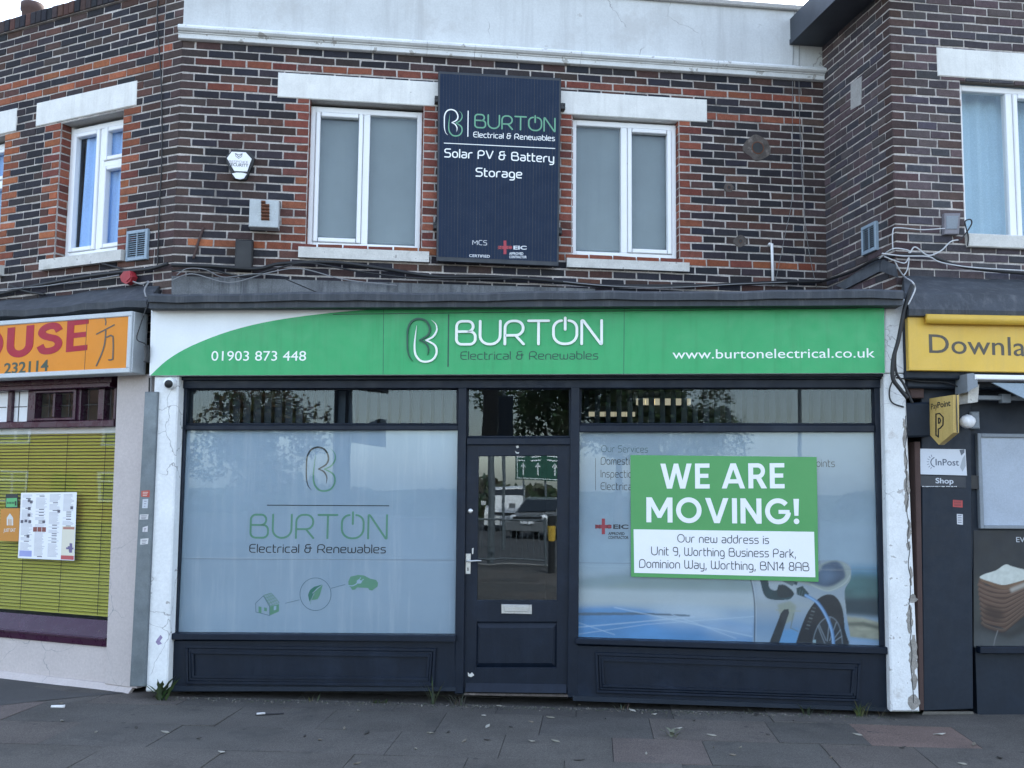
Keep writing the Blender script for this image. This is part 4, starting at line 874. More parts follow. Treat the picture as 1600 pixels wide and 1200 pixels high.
mb = MB(); mb.quad(S, [(726, 1083), (887, 1085.5), (888, 1089), (725, 1086)], .008, -.2); part('door_step', mb, M['scar'], CB)
for P in ([(806, 697), (809.5, 695.5), (811, 699), (807.5, 700.5)], [(804.5, 704.5), (808, 707), (811.5, 706.5), (810, 709), (806.5, 708.5)], [(731, 1050), (734, 1053.5), (737.5, 1050.5), (741, 1055), (736, 1058), (731.5, 1056.5)], [(737.5, 857), (740, 856), (739.5, 865), (737.5, 866)]):
    mb = MB(); mb.face([S.at(x, y, -.0288) for x, y in P][::-1]); part('paint_chip', mb, M['sill'], door)
# room behind the glass
mb = MB(); z1 = 2.86; a, b = S.sz(262, 800)[0], S.sz(1392, 800)[0]; dpt = -5.2
for q in ([S.w(a, .03, -.2), S.w(b, .03, -.2), S.w(b, .03, dpt), S.w(a, .03, dpt)], [S.w(a, z1, -.2), S.w(a, z1, dpt), S.w(b, z1, dpt), S.w(b, z1, -.2)],
          [S.w(a, .03, dpt), S.w(b, .03, dpt), S.w(b, z1, dpt), S.w(a, z1, dpt)], [S.w(a, .03, -.2), S.w(a, .03, dpt), S.w(a, z1, dpt), S.w(a, z1, -.2)], [S.w(b, .03, -.2), S.w(b, z1, -.2), S.w(b, z1, dpt), S.w(b, .03, dpt)]): mb.face(q)
part('shop_interior', mb, M['room'], CB)
mb = MB()                                                     # masonry mass: keeps daylight out of the shop and casts the building's shade
def slab(p, z0, z1): mb.prism([Vector((x, y, z1)) for x, y in p], (0, 0, z0 - z1))
def xy(v): return (v.x, v.y)
slab([xy(CW.w(0, 0, -.26)), xy(CW.w(CW_LEN, 0, -.26)), xy(CW.w(CW_LEN + .5, 0, -7)), xy(CW.w(-1.5, 0, -7))], 3.3, par_z - .3)
slab([xy(S.w(a, 0, -.21)), xy(S.w(b, 0, -.21)), xy(S.w(b, 0, -6)), xy(S.w(a, 0, -6))], 2.87, 3.08)
slab([xy(S.w(a - .1, 0, -.21)), xy(S.w(a - .01, 0, -.21)), xy(S.w(a - .01, 0, -6)), xy(S.w(a - .1, 0, -6))], 0, 3.05)
slab([xy(S.w(b + .01, 0, -.21)), xy(S.w(b + .1, 0, -.21)), xy(S.w(b + .1, 0, -6)), xy(S.w(b + .01, 0, -6))], 0, 3.05)
slab([xy(S.w(a, 0, dpt - .02)), xy(S.w(b, 0, dpt - .02)), xy(S.w(b, 0, dpt - .2)), xy(S.w(a, 0, dpt - .2))], 0, 3.05)
part('rear_walls', mb, M['room'], CB)
mb = MB(); mb.quad(S, [(236, 480), (1384, 470), (1383, 588), (236, 588)], .08, -.2); part('fascia_backing', mb, M['navy'], CB)
# vertical blinds seen through the transoms, ceiling lights
for (xa, xb, gp, lab) in ((293, 714, .092, 'pale vertical blind behind the glass above the pane with the leaf and house icons'), (908, 1365, .09, 'pale vertical blind behind the glass above the moving notice')):
    mb = MB(); s0 = S.sz(xa, 640, -.2)[0]; s1 = S.sz(xb, 640, -.2)[0]; n = int((s1 - s0) / gp)
    for k in range(n):
        x = s0 + gp * (k + .5); an = math.radians(28 if xa < 500 else 62) + random.uniform(-.05, .05); d = (S.s * math.cos(an) + S.n * math.sin(an)) * .043; p = S.w(x, 0, -.25)
        mb.prism([p - d + Vector((0, 0, .5)), p + d + Vector((0, 0, .5)), p + d + Vector((0, 0, 2.8)), p - d + Vector((0, 0, 2.8))], S.n * -.0015)
    mb.box(S, s0, s1, 2.80, 2.84, -.28, -.22)
    solo('vertical_blind', mb, M['vblind'], lab, 'blind', 'vertical blinds in the middle shop')
for (xa, ya, xb, yb, off, n, lab) in ((994, 622, 1080, 632, -1.3, 6, 'lit strip ceiling light seen highest through the glass above the services list'), (914, 643, 993, 650, -2.3, 5, 'lit strip ceiling light seen lower down behind the glass above the services list')):
    p = S.at(xa, ya, off); q = S.at(xb, ya, off); zz = 2.80
    t = thing('ceiling_light', lab, 'ceiling light', S.w((p - S.o).dot(S.s), zz, off), 'ceiling lights in the middle shop')
    a = S.sz(xa, ya, off); b = S.sz(xb, yb, off); mb = MB()
    mb.box(S, a[0] - .02, b[0] + .02, a[1], a[1] + .06, off - .3, off - .004); part('light_body', mb, M['greyplastic'], t)
    mb = MB()
    for k in range(n):
        x0 = a[0] + (b[0] - a[0]) * (k + .04) / n; x1 = a[0] + (b[0] - a[0]) * (k + .96) / n; mb.box(S, x0, x1, b[1], a[1] - .004, off - .1, off)
    part('diffuser', mb, M['lamp'], t)

# ------------------------------------------------------------------ main fascia sign
FS = thing('fascia_sign', 'long green and white fascia sign with raised white lettering over the navy shopfront', 'sign', S.w(0, 2.6, .1))
mb = MB(); mb.bevquad(S, [(236, 481), (1382, 470), (1383, 583), (233, 587)], .135, .08, .004); part('sign_board', mb, M['white'], FS)
mb = MB(); so_ = .1365
cvx = smooth_pts([(235, 586.6), (262, 562), (300, 540), (360, 517), (430, 500.5), (520, 488.5), (600, 482.3), (655, 477.6)], 4)
top = [S.at(x, y, so_) for x, y in cvx] + [S.at(1381.5, 470.8, so_), S.at(1382.5, 582.6, so_)]
mb.face(top[::-1]); part('green_panel', mb, M['green'], FS)
mb = MB()
for x in (599, 975): mb.quad(S, [(x, 480), (x + .8, 480), (x, 585), (x - .8, 585)], so_ + .0006, so_)
mb.quad(S, [(520, 490.6), (1340, 481), (1340, 482.2), (520, 491.8)], so_ + .0022, so_ - .001); part('panel_seam', mb, M['dkgreen'], FS)
mb = MB(); mb.bevquad(S, [(236, 477), (1381, 466), (1381, 470), (236, 481)], .16, .08, .004); part('top_trim', mb, M['panelf'], FS)
wl, dg = MB(), MB(); RO = so_ + .016
logo(dg, wl, S, (635, 566), (683, 566), 69, RO, .040, .016)
stext(wl, 'BURTQN', S, (713, 538), (940, 537), 36, RO, .105, .19, .016)
part('raised_lettering', wl, M['white_letter'], FS)
mb = MB(); mb.quad(S, [(700, 491), (702, 491), (701, 573), (699, 573)], so_ + .003, so_)
for f in mb.f: dg.face([mb.v[i] for i in f])
stext(dg, 'Electrical & Renewables', S, (720, 561.5), (934, 561), 12, so_ + .003, .10, .22, .003); part('dark_lettering', dg, M['dkgreen'], FS)
mb = MB(); btext(mb, '01903 873 448', S, (330, 563.5), (478, 563.5), 15, so_ + .001); part('phone_number', mb, M['white_letter'], FS)
mb = MB(); btext(mb, 'www.burtonelectrical.co.uk', S, (1051, 560.5), (1367, 558.5), 14.5, so_ + .001); part('web_address', mb, M['white_letter'], FS)

# ------------------------------------------------------------------ moving notice
MN = thing('moving_notice', 'green and white notice reading we are moving stuck on the right-hand window', 'poster', S.w(1, 1.1, 0))
NO = -.044
mb = MB(); mb.quad(S, [(985, 711), (1276, 714), (1279, 909), (986, 901)], NO, NO - .004); part('notice_board', mb, M['poster_green'], MN)
mb = MB(); mb.quad(S, [(990, 827), (1272, 831), (1274, 902), (991, 895)], NO + .0012, NO); part('address_panel', mb, M['poster_white'], MN)
mb = MB(); htext(mb, 'WE ARE', S, (1032, 763.5), (1226, 763), 39, NO + .0015); htext(mb, 'MOVING!', S, (1010, 816), (1249, 819), 39, NO + .0015); part('headline', mb, M['poster_white'], MN)
mb = MB(); AO = NO + .0024
stext(mb, 'Our new address is', S, (1059, 847), (1201, 849.5), 12, AO, .10, .22); stext(mb, 'Unit 9, Worthing Business Park,', S, (1018, 867), (1243, 871), 12.5, AO, .10, .22); stext(mb, 'Dominion Way, Worthing, BN14 8AB', S, (999, 886.5), (1264, 892), 12.5, AO, .10, .22)
part('address_lettering', mb, M['vinyl_dark'], MN)

# ------------------------------------------------------------------ solar panel sign on the upper wall
SP = thing('solar_panel_sign', 'tall black solar panel with white and green lettering hung between the two upper windows', 'sign', CW.w(CW_LEN / 2, 3.6, .1))
PQ = [(685, 111), (877, 122), (873, 416), (682, 408)]; PO = .10
mb = MB(); mb.bevquad(CW, PQ, PO, .06, .004); part('panel_frame', mb, M['panelf'], SP)
mb = MB(); mb.quad(CW, [(688, 115), (874, 126), (870, 409), (685, 401)], PO + .0015, PO - .01); pg = part('solar_glass', mb, M['panel'], SP)
mb = MB()
for k in range(1, 38):
    t = k / 38; xt = 688 + 186 * t; xb = 685 + 185 * t; wd = .75 if k % 6 == 0 else .4
    mb.quad(CW, [(xt, 115 + 11 * t), (xt + wd, 115 + 11 * t), (xb + wd, 401 + 8 * t), (xb, 401 + 8 * t)], PO + .0019, PO)
part('cell_line', mb, M['panelf'], pg)
TO = PO + .0028; wl, gl = MB(), MB()
logo(wl, gl, CW, (693.5, 212), (722.5, 213.5), 42, TO, .042, .001)
ln(wl, px2(CW, TO), [(731.5, 173.5), (731, 213)], 1.5); ln(wl, px2(CW, TO), [(694, 223.5), (867, 232)], 1.2)
stext(gl, 'BURTQN', CW, (742, 199), (867, 205.5), 20.5, TO, .105, .19); stext(wl, 'Electrical & Renewables', CW, (740, 214), (866.5, 220), 8, TO, .13, .22)
stext(wl, 'Solar PV & Battery', CW, (695, 245), (865, 253.5), 12.5, TO, .14, .24); stext(wl, 'Storage', CW, (744, 275), (815, 278), 12.5, TO, .14, .24)
part('white_lettering', wl, M['white_letter'], SP); part('green_lettering', gl, mk('panel_green_letter', (.14, .36, .23), grain=0), SP)
mb = MB(); stext(mb, 'MCS', CW, (738.5, 382), (760.5, 383), 7, TO, .13, .3, .001, (.5, .52, .55)); btext(mb, 'CERTIFIED', CW, (733, 401.3), (765.5, 402.6), 4, TO, .02, .001, (.6, .62, .65))
niceic(mb, CW, 778, 386.5, 4.4, TO, (.62, .65, .68)); part('approval_emblem', mb, M['print'], SP)
for (x, y) in ((683, 156), (879, 167), (681, 353), (874, 361)):
    s_, z_ = CW.sz(x, y, .06); mb = MB(); sg = -1 if x < 780 else 1
    mb.bevbox(CW, s_ - .022, s_ + .022, z_ - .03, z_ + .03, .0, .085, .004); mb.tube([CW.w(s_ + sg * .01, z_ + .012, .085), CW.w(s_ + sg * .01, z_ + .012, .095)], .008, 8); part('clamp', mb, M['black'], SP)

# ------------------------------------------------------------------ left building: takeaway
LB = thing('takeaway_building', 'dark brick building with orange quoins above the purple-framed takeaway, turned away at the left', 'building', LS.w(-1.5, 0, 0))
def zavg(fr, pts, off=0.): return sum(fr.sz(x, y, off)[1] for x, y in pts) / len(pts)
ltop = zavg(LW, [(33, 25), (66, 17), (114, 0)], .03); lcop = zavg(LW, [(20, 53), (143, 14)])
LQ1 = [(93, 196), (189, 170), (188, 388), (88, 404)]
lh1 = LW.rect(LQ1); lw_ = lh1[1] - lh1[0]
s2 = LW.sz(3, 300)[0]; lh2 = (s2 - lw_, s2, lh1[2], lh1[3])
l_roof = zavg(LS, [(0, 478), (232, 442)], .0)
lbands = {2: ORNG, 0: ORNG}
bm, mm = MB(), MB()
brick_wall(bm, mm, LW, -5.2, 0, 3.0, lcop, zref, [lh1, lh2], (None, BROWN), ORNG, DARK, lbands)
part('wall', mm, M['mortar'], LB); part('brickwork', bm, M['brick'], LB)
mb = MB(); mq = MB()
mq.box(LW, -5.2, -.004, lcop, ltop - .004, -.25, .028); wq = part('parapet_coping', mq, M['mortar'], LB)
x = -5.2
while x < -.03:
    w_ = .072; mb.bevbox(LW, x, min(x + w_, 0), lcop + .004, ltop, -.255, .04 + random.uniform(-.004, .004), .006, cv(random.choice(DARK + BROWN[:2]), .2)); x += .0765
part('coping_bricks', mb, M['brick'], wq)
le = LW.rect([(55, 165), (213, 122), (214, 160), (57, 201)], .012); lw2 = le[1] - le[0]
for sh in (0, lh2[0] - lh1[0]):
    mb = MB(); mb.bevbox(LW, le[0] + sh, le[1] + sh, le[2], le[3], -.15, .014, .007); part('lintel', mb, M['concrete'] if False else M['lintel'], LB)
sq = LW.rect([(63, 406), (190, 387), (190, 405), (61, 424)], .05)
def left_window(h):
    wf = window(LB, LW, h, None, .11, [(0, .54, True), (.54, 1, 'fan')], 'glass_clear')
    sh = h[0] - lh1[0]; mb = MB()
    a, b, c, d = sq[0] + sh, sq[1] + sh, sq[2], sq[3]
    mb.hexa([LW.w(a, c, .06), LW.w(b, c, .06), LW.w(b, d - .01, .06), LW.w(a, d - .01, .06)], [LW.w(a, c + .005, -.17), LW.w(b, c + .005, -.17), LW.w(b, d + .02, -.17), LW.w(a, d + .02, -.17)])
    part('sill', mb, M['sill'], wf)
    mb = MB(); mb.box(LW, h[0] + .001, h[0] + .03, h[2], h[3], -.16, -.118); mb2 = mb; part('white_reveal', mb2, M['upvc'], wf)
    cu = MB(); n = 46; W = h[1] - h[0]; pts = []
    for i in range(n + 1):
        t = i / n; pts.append((h[0] + W * (.12 + .88 * t), -.195 + .022 * math.sin(t * 41) + .012 * math.sin(t * 17)))
    for i in range(n): cu.face([LW.w(pts[i][0] - .04 * 0, h[2] - .1, pts[i][1]), LW.w(pts[i + 1][0], h[2] - .1, pts[i + 1][1]), LW.w(pts[i + 1][0] + .05, h[3] + .1, pts[i + 1][1]), LW.w(pts[i][0] + .05, h[3] + .1, pts[i][1])])
    part('curtain', cu, M['curtain'], wf, True)
    bx = MB()
    a, b, c, d = h[0] - .2, h[1] + .2, h[2] - .2, h[3] + .2
    for q in ([(a, c, -1.2), (b, c, -1.2), (b, d, -1.2), (a, d, -1.2)], [(a, c, -.2), (a, c, -1.2), (a, d, -1.2), (a, d, -.2)], [(b, c, -.2), (b, d, -.2), (b, d, -1.2), (b, c, -1.2)], [(a, d, -.2), (a, d, -1.2), (b, d, -1.2), (b, d, -.2)], [(a, c, -.2), (b, c, -.2), (b, c, -1.2), (a, c, -1.2)]):
        bx.face([LW.w(*p) for p in q])
    part('upper_room', bx, M['room'], LB)
left_window(lh1); left_window(lh2)
# chimney pot behind the parapet
p0 = depth_pt(49, 40, 13.5); mb = MB(); mb.lathe((p0.x, p0.y, p0.z - .6), (0, 0, 1), [(.16, 0), (.14, .12), (.125, .5), (.13, .78), (.15, .80), (.15, .90), (.125, .91), (.115, .80), (.1, .3)], 22); part('chimney_pot', mb, M['terracotta'], LB, True)
mb = MB(); mb.box(Frame((p0.x, p0.y), (1, -.5)), -.5, .5, p0.z - 1.6, p0.z - .585, -.35, .35); part('chimney_stack', mb, M['terracotta'], LB)
# lead strip above the takeaway sign
mb = MB(); N = 20; fs0 = LS.sz(-330, 500, .24)[0]; fs1 = LS.sz(232, 470, .24)[0]; zf = zavg(LS, [(5, 496), (230, 470)], .26)
bs0 = LW.sz(-330, 470)[0]; bs1 = LW.sz(250, 440)[0]; zb_ = zavg(LW, [(5, 474), (230, 441)], .01)
for i in range(N):
    a, b = i / N, (i + 1) / N; f = lambda t: .008 * math.sin(t * 23) + .006 * math.sin(t * 61)
    P = lambda t: [LS.w(fs0 + (fs1 - fs0) * t, zf - .02 + f(t), .26), LS.w(fs0 + (fs1 - fs0) * t, zf + .035 + f(t), .265), LW.w(bs0 + (bs1 - bs0) * t, zb_ + f(t), .0), LW.w(bs0 + (bs1 - bs0) * t, zb_ - .1, -.02), LS.w(fs0 + (fs1 - fs0) * t, zf - .05, .1)]
    mb.hexa(P(a), P(b))
part('lead_flashing', mb, M['lead'], LB)
# shopfront of the takeaway
def lsz(pts, off): return zavg(LS, pts, off)
def lss(x, y, off): return LS.sz(x, y, off)[0]
xl = -5.0; xr = lss(182, 640, -.08)
mb = MB(); mb.bevquad(LS, [(183, 586), (236, 584), (213, 1076), (163, 1069)], .06, -.3, .008); part('pilaster', mb, M['beige'], LB)
zh0 = lsz([(5, 613), (178, 601)], -.06); zh1 = lsz([(5, 596), (178, 588)], -.03)
ztb0 = lsz([(5, 672), (178, 664)], -.06); ztb1 = lsz([(5, 661), (178, 654)], -.06)
zsl1 = lsz([(5, 961), (163, 974)], .0); zsl0 = lsz([(5, 997), (163, 1009)], .02)
mb = MB(); mb.bevbox(LS, xl, xr, zh0, zh1 + .12, -.2, .0); mb.bevbox(LS, xl, xr, zh0 - .012, zh0 + .03, -.2, .02); mb.bevbox(LS, xl, xr, ztb0, ztb1, -.16, -.05)
part('shopfront_frame', mb, M['purple'], LB)
tz0, tz1 = ztb1, zh0 - .012
bp = [(10.5, 16.6), (42, 52), (119, 125), (152, 161)]
for a, b in [(lss(a, 640, -.06), lss(b, 640, -.06)) for a, b in bp] + [(xr - .02, xr + .005)] + [(lss(10, 640, -.06) - .28 * k - .025, lss(10, 640, -.06) - .28 * k + .025) for k in range(1, 4)]:
    mb = MB(); mb.bevbox(LS, a, b, tz0 + .001, tz1 - .001, -.15, -.06); part('transom_mullion', mb, M['purple'], LB)
ca, cb = lss(52, 640, -.05), lss(119, 640, -.05); cm = (ca + cb) / 2; mb = MB(); c = .03
for q in ((ca, ca + c, tz0, tz1), (cb - c, cb, tz0, tz1), (ca + c, cb - c, tz0, tz0 + c), (ca + c, cb - c, tz1 - c, tz1), (cm - .012, cm + .012, tz0 + c, tz1 - c)): mb.bevbox(LS, q[0], q[1], q[2] + .003, q[3] - .003, -.12, -.035, .004)
part('opening_light', mb, M['purple'], LB)
edges = [lss(-60, 640, -.1), lss(-25, 640, -.1)] ; cells = [(lss(-22, 640, -.1), lss(10, 640, -.1)), (lss(17, 640, -.1), lss(42, 640, -.1)), (ca + c, cm - .012), (cm + .012, cb - c), (lss(125, 640, -.1), lss(152, 640, -.1)), (lss(161, 640, -.1), xr)]
for i, (a, b) in enumerate(cells):
    pm = MB(); pm.box(LS, a - .01, b + .01, tz0, tz1, -.106, -.1); tp = part('transom_pane', pm, M['glass_clear'] if i > 1 else M['poster_white'], LB)
    cm_ = MB(); x = (a + b) / 2; cm_.box(LS, x - .004, x + .004, tz0, tz1, -.1, -.096); cm_.box(LS, a, b, (tz0 + tz1) / 2 - .004, (tz0 + tz1) / 2 + .004, -.1, -.0965); part('lead_came', cm_, M['black'], tp)
mb = MB(); mb.box(LS, xl, xr + .02, zsl1 - .01, ztb0, -.106, -.1); lg = part('display_window', mb, M['glass_clear'], LB)
mb = MB(); zz = lsz([(5, 678), (178, 671)], -.14); mb.bevbox(LS, xl, xr, zz - .02, ztb0 + .02, -.2, -.14); part('blind_headrail', mb, M['upvc'], lg)
mb = MB(); xs_ = xr + .12; mb.hexa([LS.w(xl, zsl0, .03), LS.w(xs_, zsl0, .03), LS.w(xs_, zsl0 + .06, .036), LS.w(xl, zsl0 + .06, .036)], [LS.w(xl, zsl0, -.2), LS.w(xs_, zsl0, -.2), LS.w(xs_, zsl1 + .01, -.09), LS.w(xl, zsl1 + .01, -.09)])
mb.bevbox(LS, xl, xs_, zsl0 + .055, zsl0 + .075, -.1, .046, .006); part('window_sill', mb, M['purple'], LB)
mb = MB(); mb.box(LS, xl, xr + .2, -.05, zsl0 + .004, -.3, .015); part('stall_riser', mb, M['beige'], LB)
mb = MB(); P = [LS.w(xl, .0, .07), LS.w(xr + .45, .0, .10), LS.w(xr + .45, .05, .045), LS.w(xl, .06, .012)]; mb.hexa(P, [p - LS.n * .04 for p in P]); part('plinth_fillet', mb, M['beige'], LB)
mb = MB()
for q in ([(xl, .1, -.7), (xr + .3, .1, -.7), (xr + .3, 3.0, -.7), (xl, 3.0, -.7)], [(xr + .3, .1, -.2), (xr + .3, 3., -.2), (xr + .3, 3., -.7), (xr + .3, .1, -.7)], [(xl, .1, -.1), (xl, .1, -.7), (xl, 3., -.7), (xl, 3., -.1)], [(xl, 3., -.1), (xl, 3., -.7), (xr + .3, 3., -.7), (xr + .3, 3., -.1)], [(xl, .3, -.1), (xr + .3, .3, -.1), (xr + .3, .3, -.7), (xl, .3, -.7)]): mb.face([LS.w(*p) for p in q])
part('shop_interior', mb, M['room'], LB)
mb = MB(); slab([xy(LW.w(-5.2, 0, -1.25)), xy(LW.w(-.1, 0, -1.25)), xy(LW.w(1.5, 0, -8)), xy(LW.w(-5.2, 0, -8))], 0, lcop - .2)
slab([xy(LW.w(-5.2, 0, -.25)), xy(LW.w(0, 0, -.25)), xy(LW.w(0, 0, -1.3)), xy(LW.w(-5.2, 0, -1.3))], lcop - .3, lcop - .2); part('rear_walls', mb, M['room'], LB)
# venetian blind
VB = thing('venetian_blind', 'yellow green venetian blind drawn down behind the takeaway window', 'blind', LS.w(-1.2, .5, -.2))
mb = MB(); zb0 = lsz([(5, 950), (160, 960)], -.17); zz2 = zz - .02; n = int((zz2 - zb0) / .030)
for k in range(n + 1):
    z = zb0 + (zz2 - zb0) * k / n; P = [LS.w(xl, z - .009, -.155), LS.w(xr + .08, z - .009, -.155), LS.w(xr + .08, z + .0135, -.178), LS.w(xl, z + .0135, -.178)]; mb.prism(P, LS.n * -.002)
part('slats', mb, M['blind'], VB)
mb = MB()
for x in (40, 160, -60, 100): s_ = lss(x, 800, -.15); mb.box(LS, s_ - .002, s_ + .002, zb0, zz2, -.15, -.148); 
part('ladder_cord', mb, M['black'], VB)
# posters in that window
PP_O = -.098
mb = MB(); mb.quad(LS, [(33, 770), (120, 769), (116, 876), (28, 872)], PP_O, PP_O - .001); MP = solo('menu_poster', mb, M['poster_white'], 'white takeaway menu sheet in columns of small print stuck in the window', 'poster')
pm = MB(); mpl = px2(LS, PP_O + .0006)
def mpt(u, v): 
    return (33 + 87 * u - 5 * v + u * v * 1, 770 - 1 * u + v * (102 + 5 * u))
def mrect(u0, v0, u1, v1, c, o=0.): pm.face([mpl(*mpt(u0, v1), o), mpl(*mpt(u1, v1), o), mpl(*mpt(u1, v0), o), mpl(*mpt(u0, v0), o)], c)
rnd = random.Random(3)
for ci in range(4):
    v = .03
    while v < .96:
        u0 = .03 + ci * .245
        if ci == 3 and v > .5: break
        if ci == 0 and v > .88: break
        if rnd.random() < .12: mrect(u0 + .06, v, u0 + .15, v + .012, (.05, .05, .07)); v += .03
        else: mrect(u0, v, u0 + rnd.uniform(.13, .2), v + .007, (.42, .43, .47)); v += .017
for u, v in ((.15, .12), (.19, .14), (.16, .24), (.16, .34), (.04, .44), (.11, .43), (.18, .44), (.43, .44), (.69, .28), (.92, .23), (.16, .66)): mrect(u - .025, v - .022, u + .025, v + .022, (.10, .10, .13), .0002)
for u in (.28, .36, .44): mrect(u - .035, .52, u + .035, .59, (.22, .06, .05), .0002)
mrect(.02, .88, .24, .97, (.30, .34, .62), .0001); mrect(.76, .5, .99, .94, (.68, .66, .55), .0001); mrect(.76, .93, .99, .99, (.45, .08, .09), .0003); mrect(.78, .51, .98, .545, (.40, .18, .14), .0003)
for a in range(9): mrect(.84 + .1 * rnd.random(), .72 + .18 * rnd.random(), .90 + .08 * rnd.random(), .78 + .14 * rnd.random(), (.14, .12, .25), .0003 + a * .0001)
part('menu_print', pm, M['print'], MP)
mb = MB(); mb.quad(LS, [(1, 795), (31, 794), (29, 846), (-1, 845)], PP_O, PP_O - .001, (.52, .22, .03)); JS = solo('orange_sticker', mb, M['print'], 'orange delivery sticker with a white house and fork emblem beside the menu sheet', 'sticker')
pm = MB(); mq_ = px2(LS, PP_O + .0006); poly(pm, mq_, [(10.5, 821), (10.5, 809), (15.5, 802), (20.5, 809), (20.5, 821), (17.8, 821), (17.8, 811), (16.4, 811), (16.4, 821), (14.8, 821), (14.8, 811), (13.2, 811), (13.2, 821)], 0, (.6, .62, .6))
btext(pm, 'JUST EAT', LS, (5.5, 831), (24, 830.6), 5, PP_O + .0006, .02, .0004, (.62, .6, .55)); btext(pm, 'order online', LS, (7, 838.5), (22, 838.2), 2.2, PP_O + .0006, 0, .0004, (.6, .45, .3)) if False else None
part('sticker_print', pm, M['print'], JS)
mb = MB(); mb.quad(LS, [(9, 772), (28, 771.5), (28, 794), (8.5, 794)], PP_O + .001, PP_O, (.01, .02, .025)); HS = solo('rating_sticker', mb, M['print'], 'small black and green hygiene rating sticker above the orange sticker', 'sticker')
pm = MB(); poly(pm, px2(LS, PP_O + .0016), [(10, 778.5), (26.5, 778), (26.5, 792), (9.5, 792.4)], 0, (.10, .42, .16)); 
for k in range(5): poly(pm, px2(LS, PP_O + .002), [(11 + k * 2.4, 784), (12.8 + k * 2.4, 784), (12.8 + k * 2.4, 787.5), (11 + k * 2.4, 787.5)], 0, (.02, .10, .05))
poly(pm, px2(LS, PP_O + .002), [(23, 783), (25.6, 783), (25.6, 790), (23, 790)], 0, (.01, .03, .02)); part('sticker_print', pm, M['print'], HS)
# orange lightbox sign
TS = thing('takeaway_sign', 'orange illuminated box sign with crimson letters and a dark brush character', 'sign', LS.w(-1.5, 2.6, .1))
BO = .28; e1_ = LS.sz(204, 530, BO)[0]; zt_ = zavg(LS, [(2, 506), (203, 481)], BO); zb2 = zavg(LS, [(2, 594), (201, 579)], BO)
e0_ = e1_ - 4.2; fw = .042
mb = MB(); mb.box(LS, e0_, e1_, zb2, zt_, .09, BO - .035)
for q in ((e0_, e1_, zt_ - fw, zt_), (e0_, e1_, zb2, zb2 + fw), (e1_ - fw, e1_, zb2 + fw, zt_ - fw)): mb.bevbox(LS, q[0] + .001, q[1] + .003, q[2], q[3], BO - .036, BO, .006)
mb.bevbox(LS, e1_ - .002, e1_ + .012, zb2 + .006, zt_ - .006, .12, BO - .02, .004)
part('box_frame', mb, mk('pale_grey_frame', (.50, .54, .56), rough=.4, var=.15), TS)
mb = MB(); mb.box(LS, e0_, e1_ - fw, zb2 + fw, zt_ - fw, .2, BO - .012); part('sign_face', mb, M['orange'], TS)
mb = MB(); LO = BO - .010
htext(mb, 'HOUSE', LS, (-86, 570), (136, 547), 46, LO, .10, .006, 1); part('crimson_lettering', mb, M['magenta'], TS)
mb = MB(); btext(mb, '01903 232114', LS, (-56, 589), (75, 579), 16, LO, .02, .002); part('phone_number', mb, mk('dull_green_letter', (.045, .075, .05), grain=0), TS)
mb = MB(); mpc = px2(LS, LO); K = lambda L: [(x / 5.716, 470 + y / 5.716) for x, y in L]
ln(mb, mpc, K([(938, 160), (946, 185), (942, 215)]), 1.8); ln(mb, mpc, K([(862, 298), (1020, 215)]), 2.0, .0003); ln(mb, mpc, smooth_pts(K([(945, 265), (935, 380), (905, 480), (860, 580)])), 2.2, .0006); ln(mb, mpc, K([(955, 325), (990, 308), (1010, 320), (1012, 400), (1008, 520), (992, 528), (972, 528)]), 2.2, .0009)
part('brush_character', mb, M['bronze'], TS)
mb = MB(); s_ = LS.sz(134, 530, LO)[0]; mb.box(LS, s_, s_ + .003, zb2 + fw, zt_ - fw, LO - .002, LO); part('face_joint', mb, M['bronze'], TS)

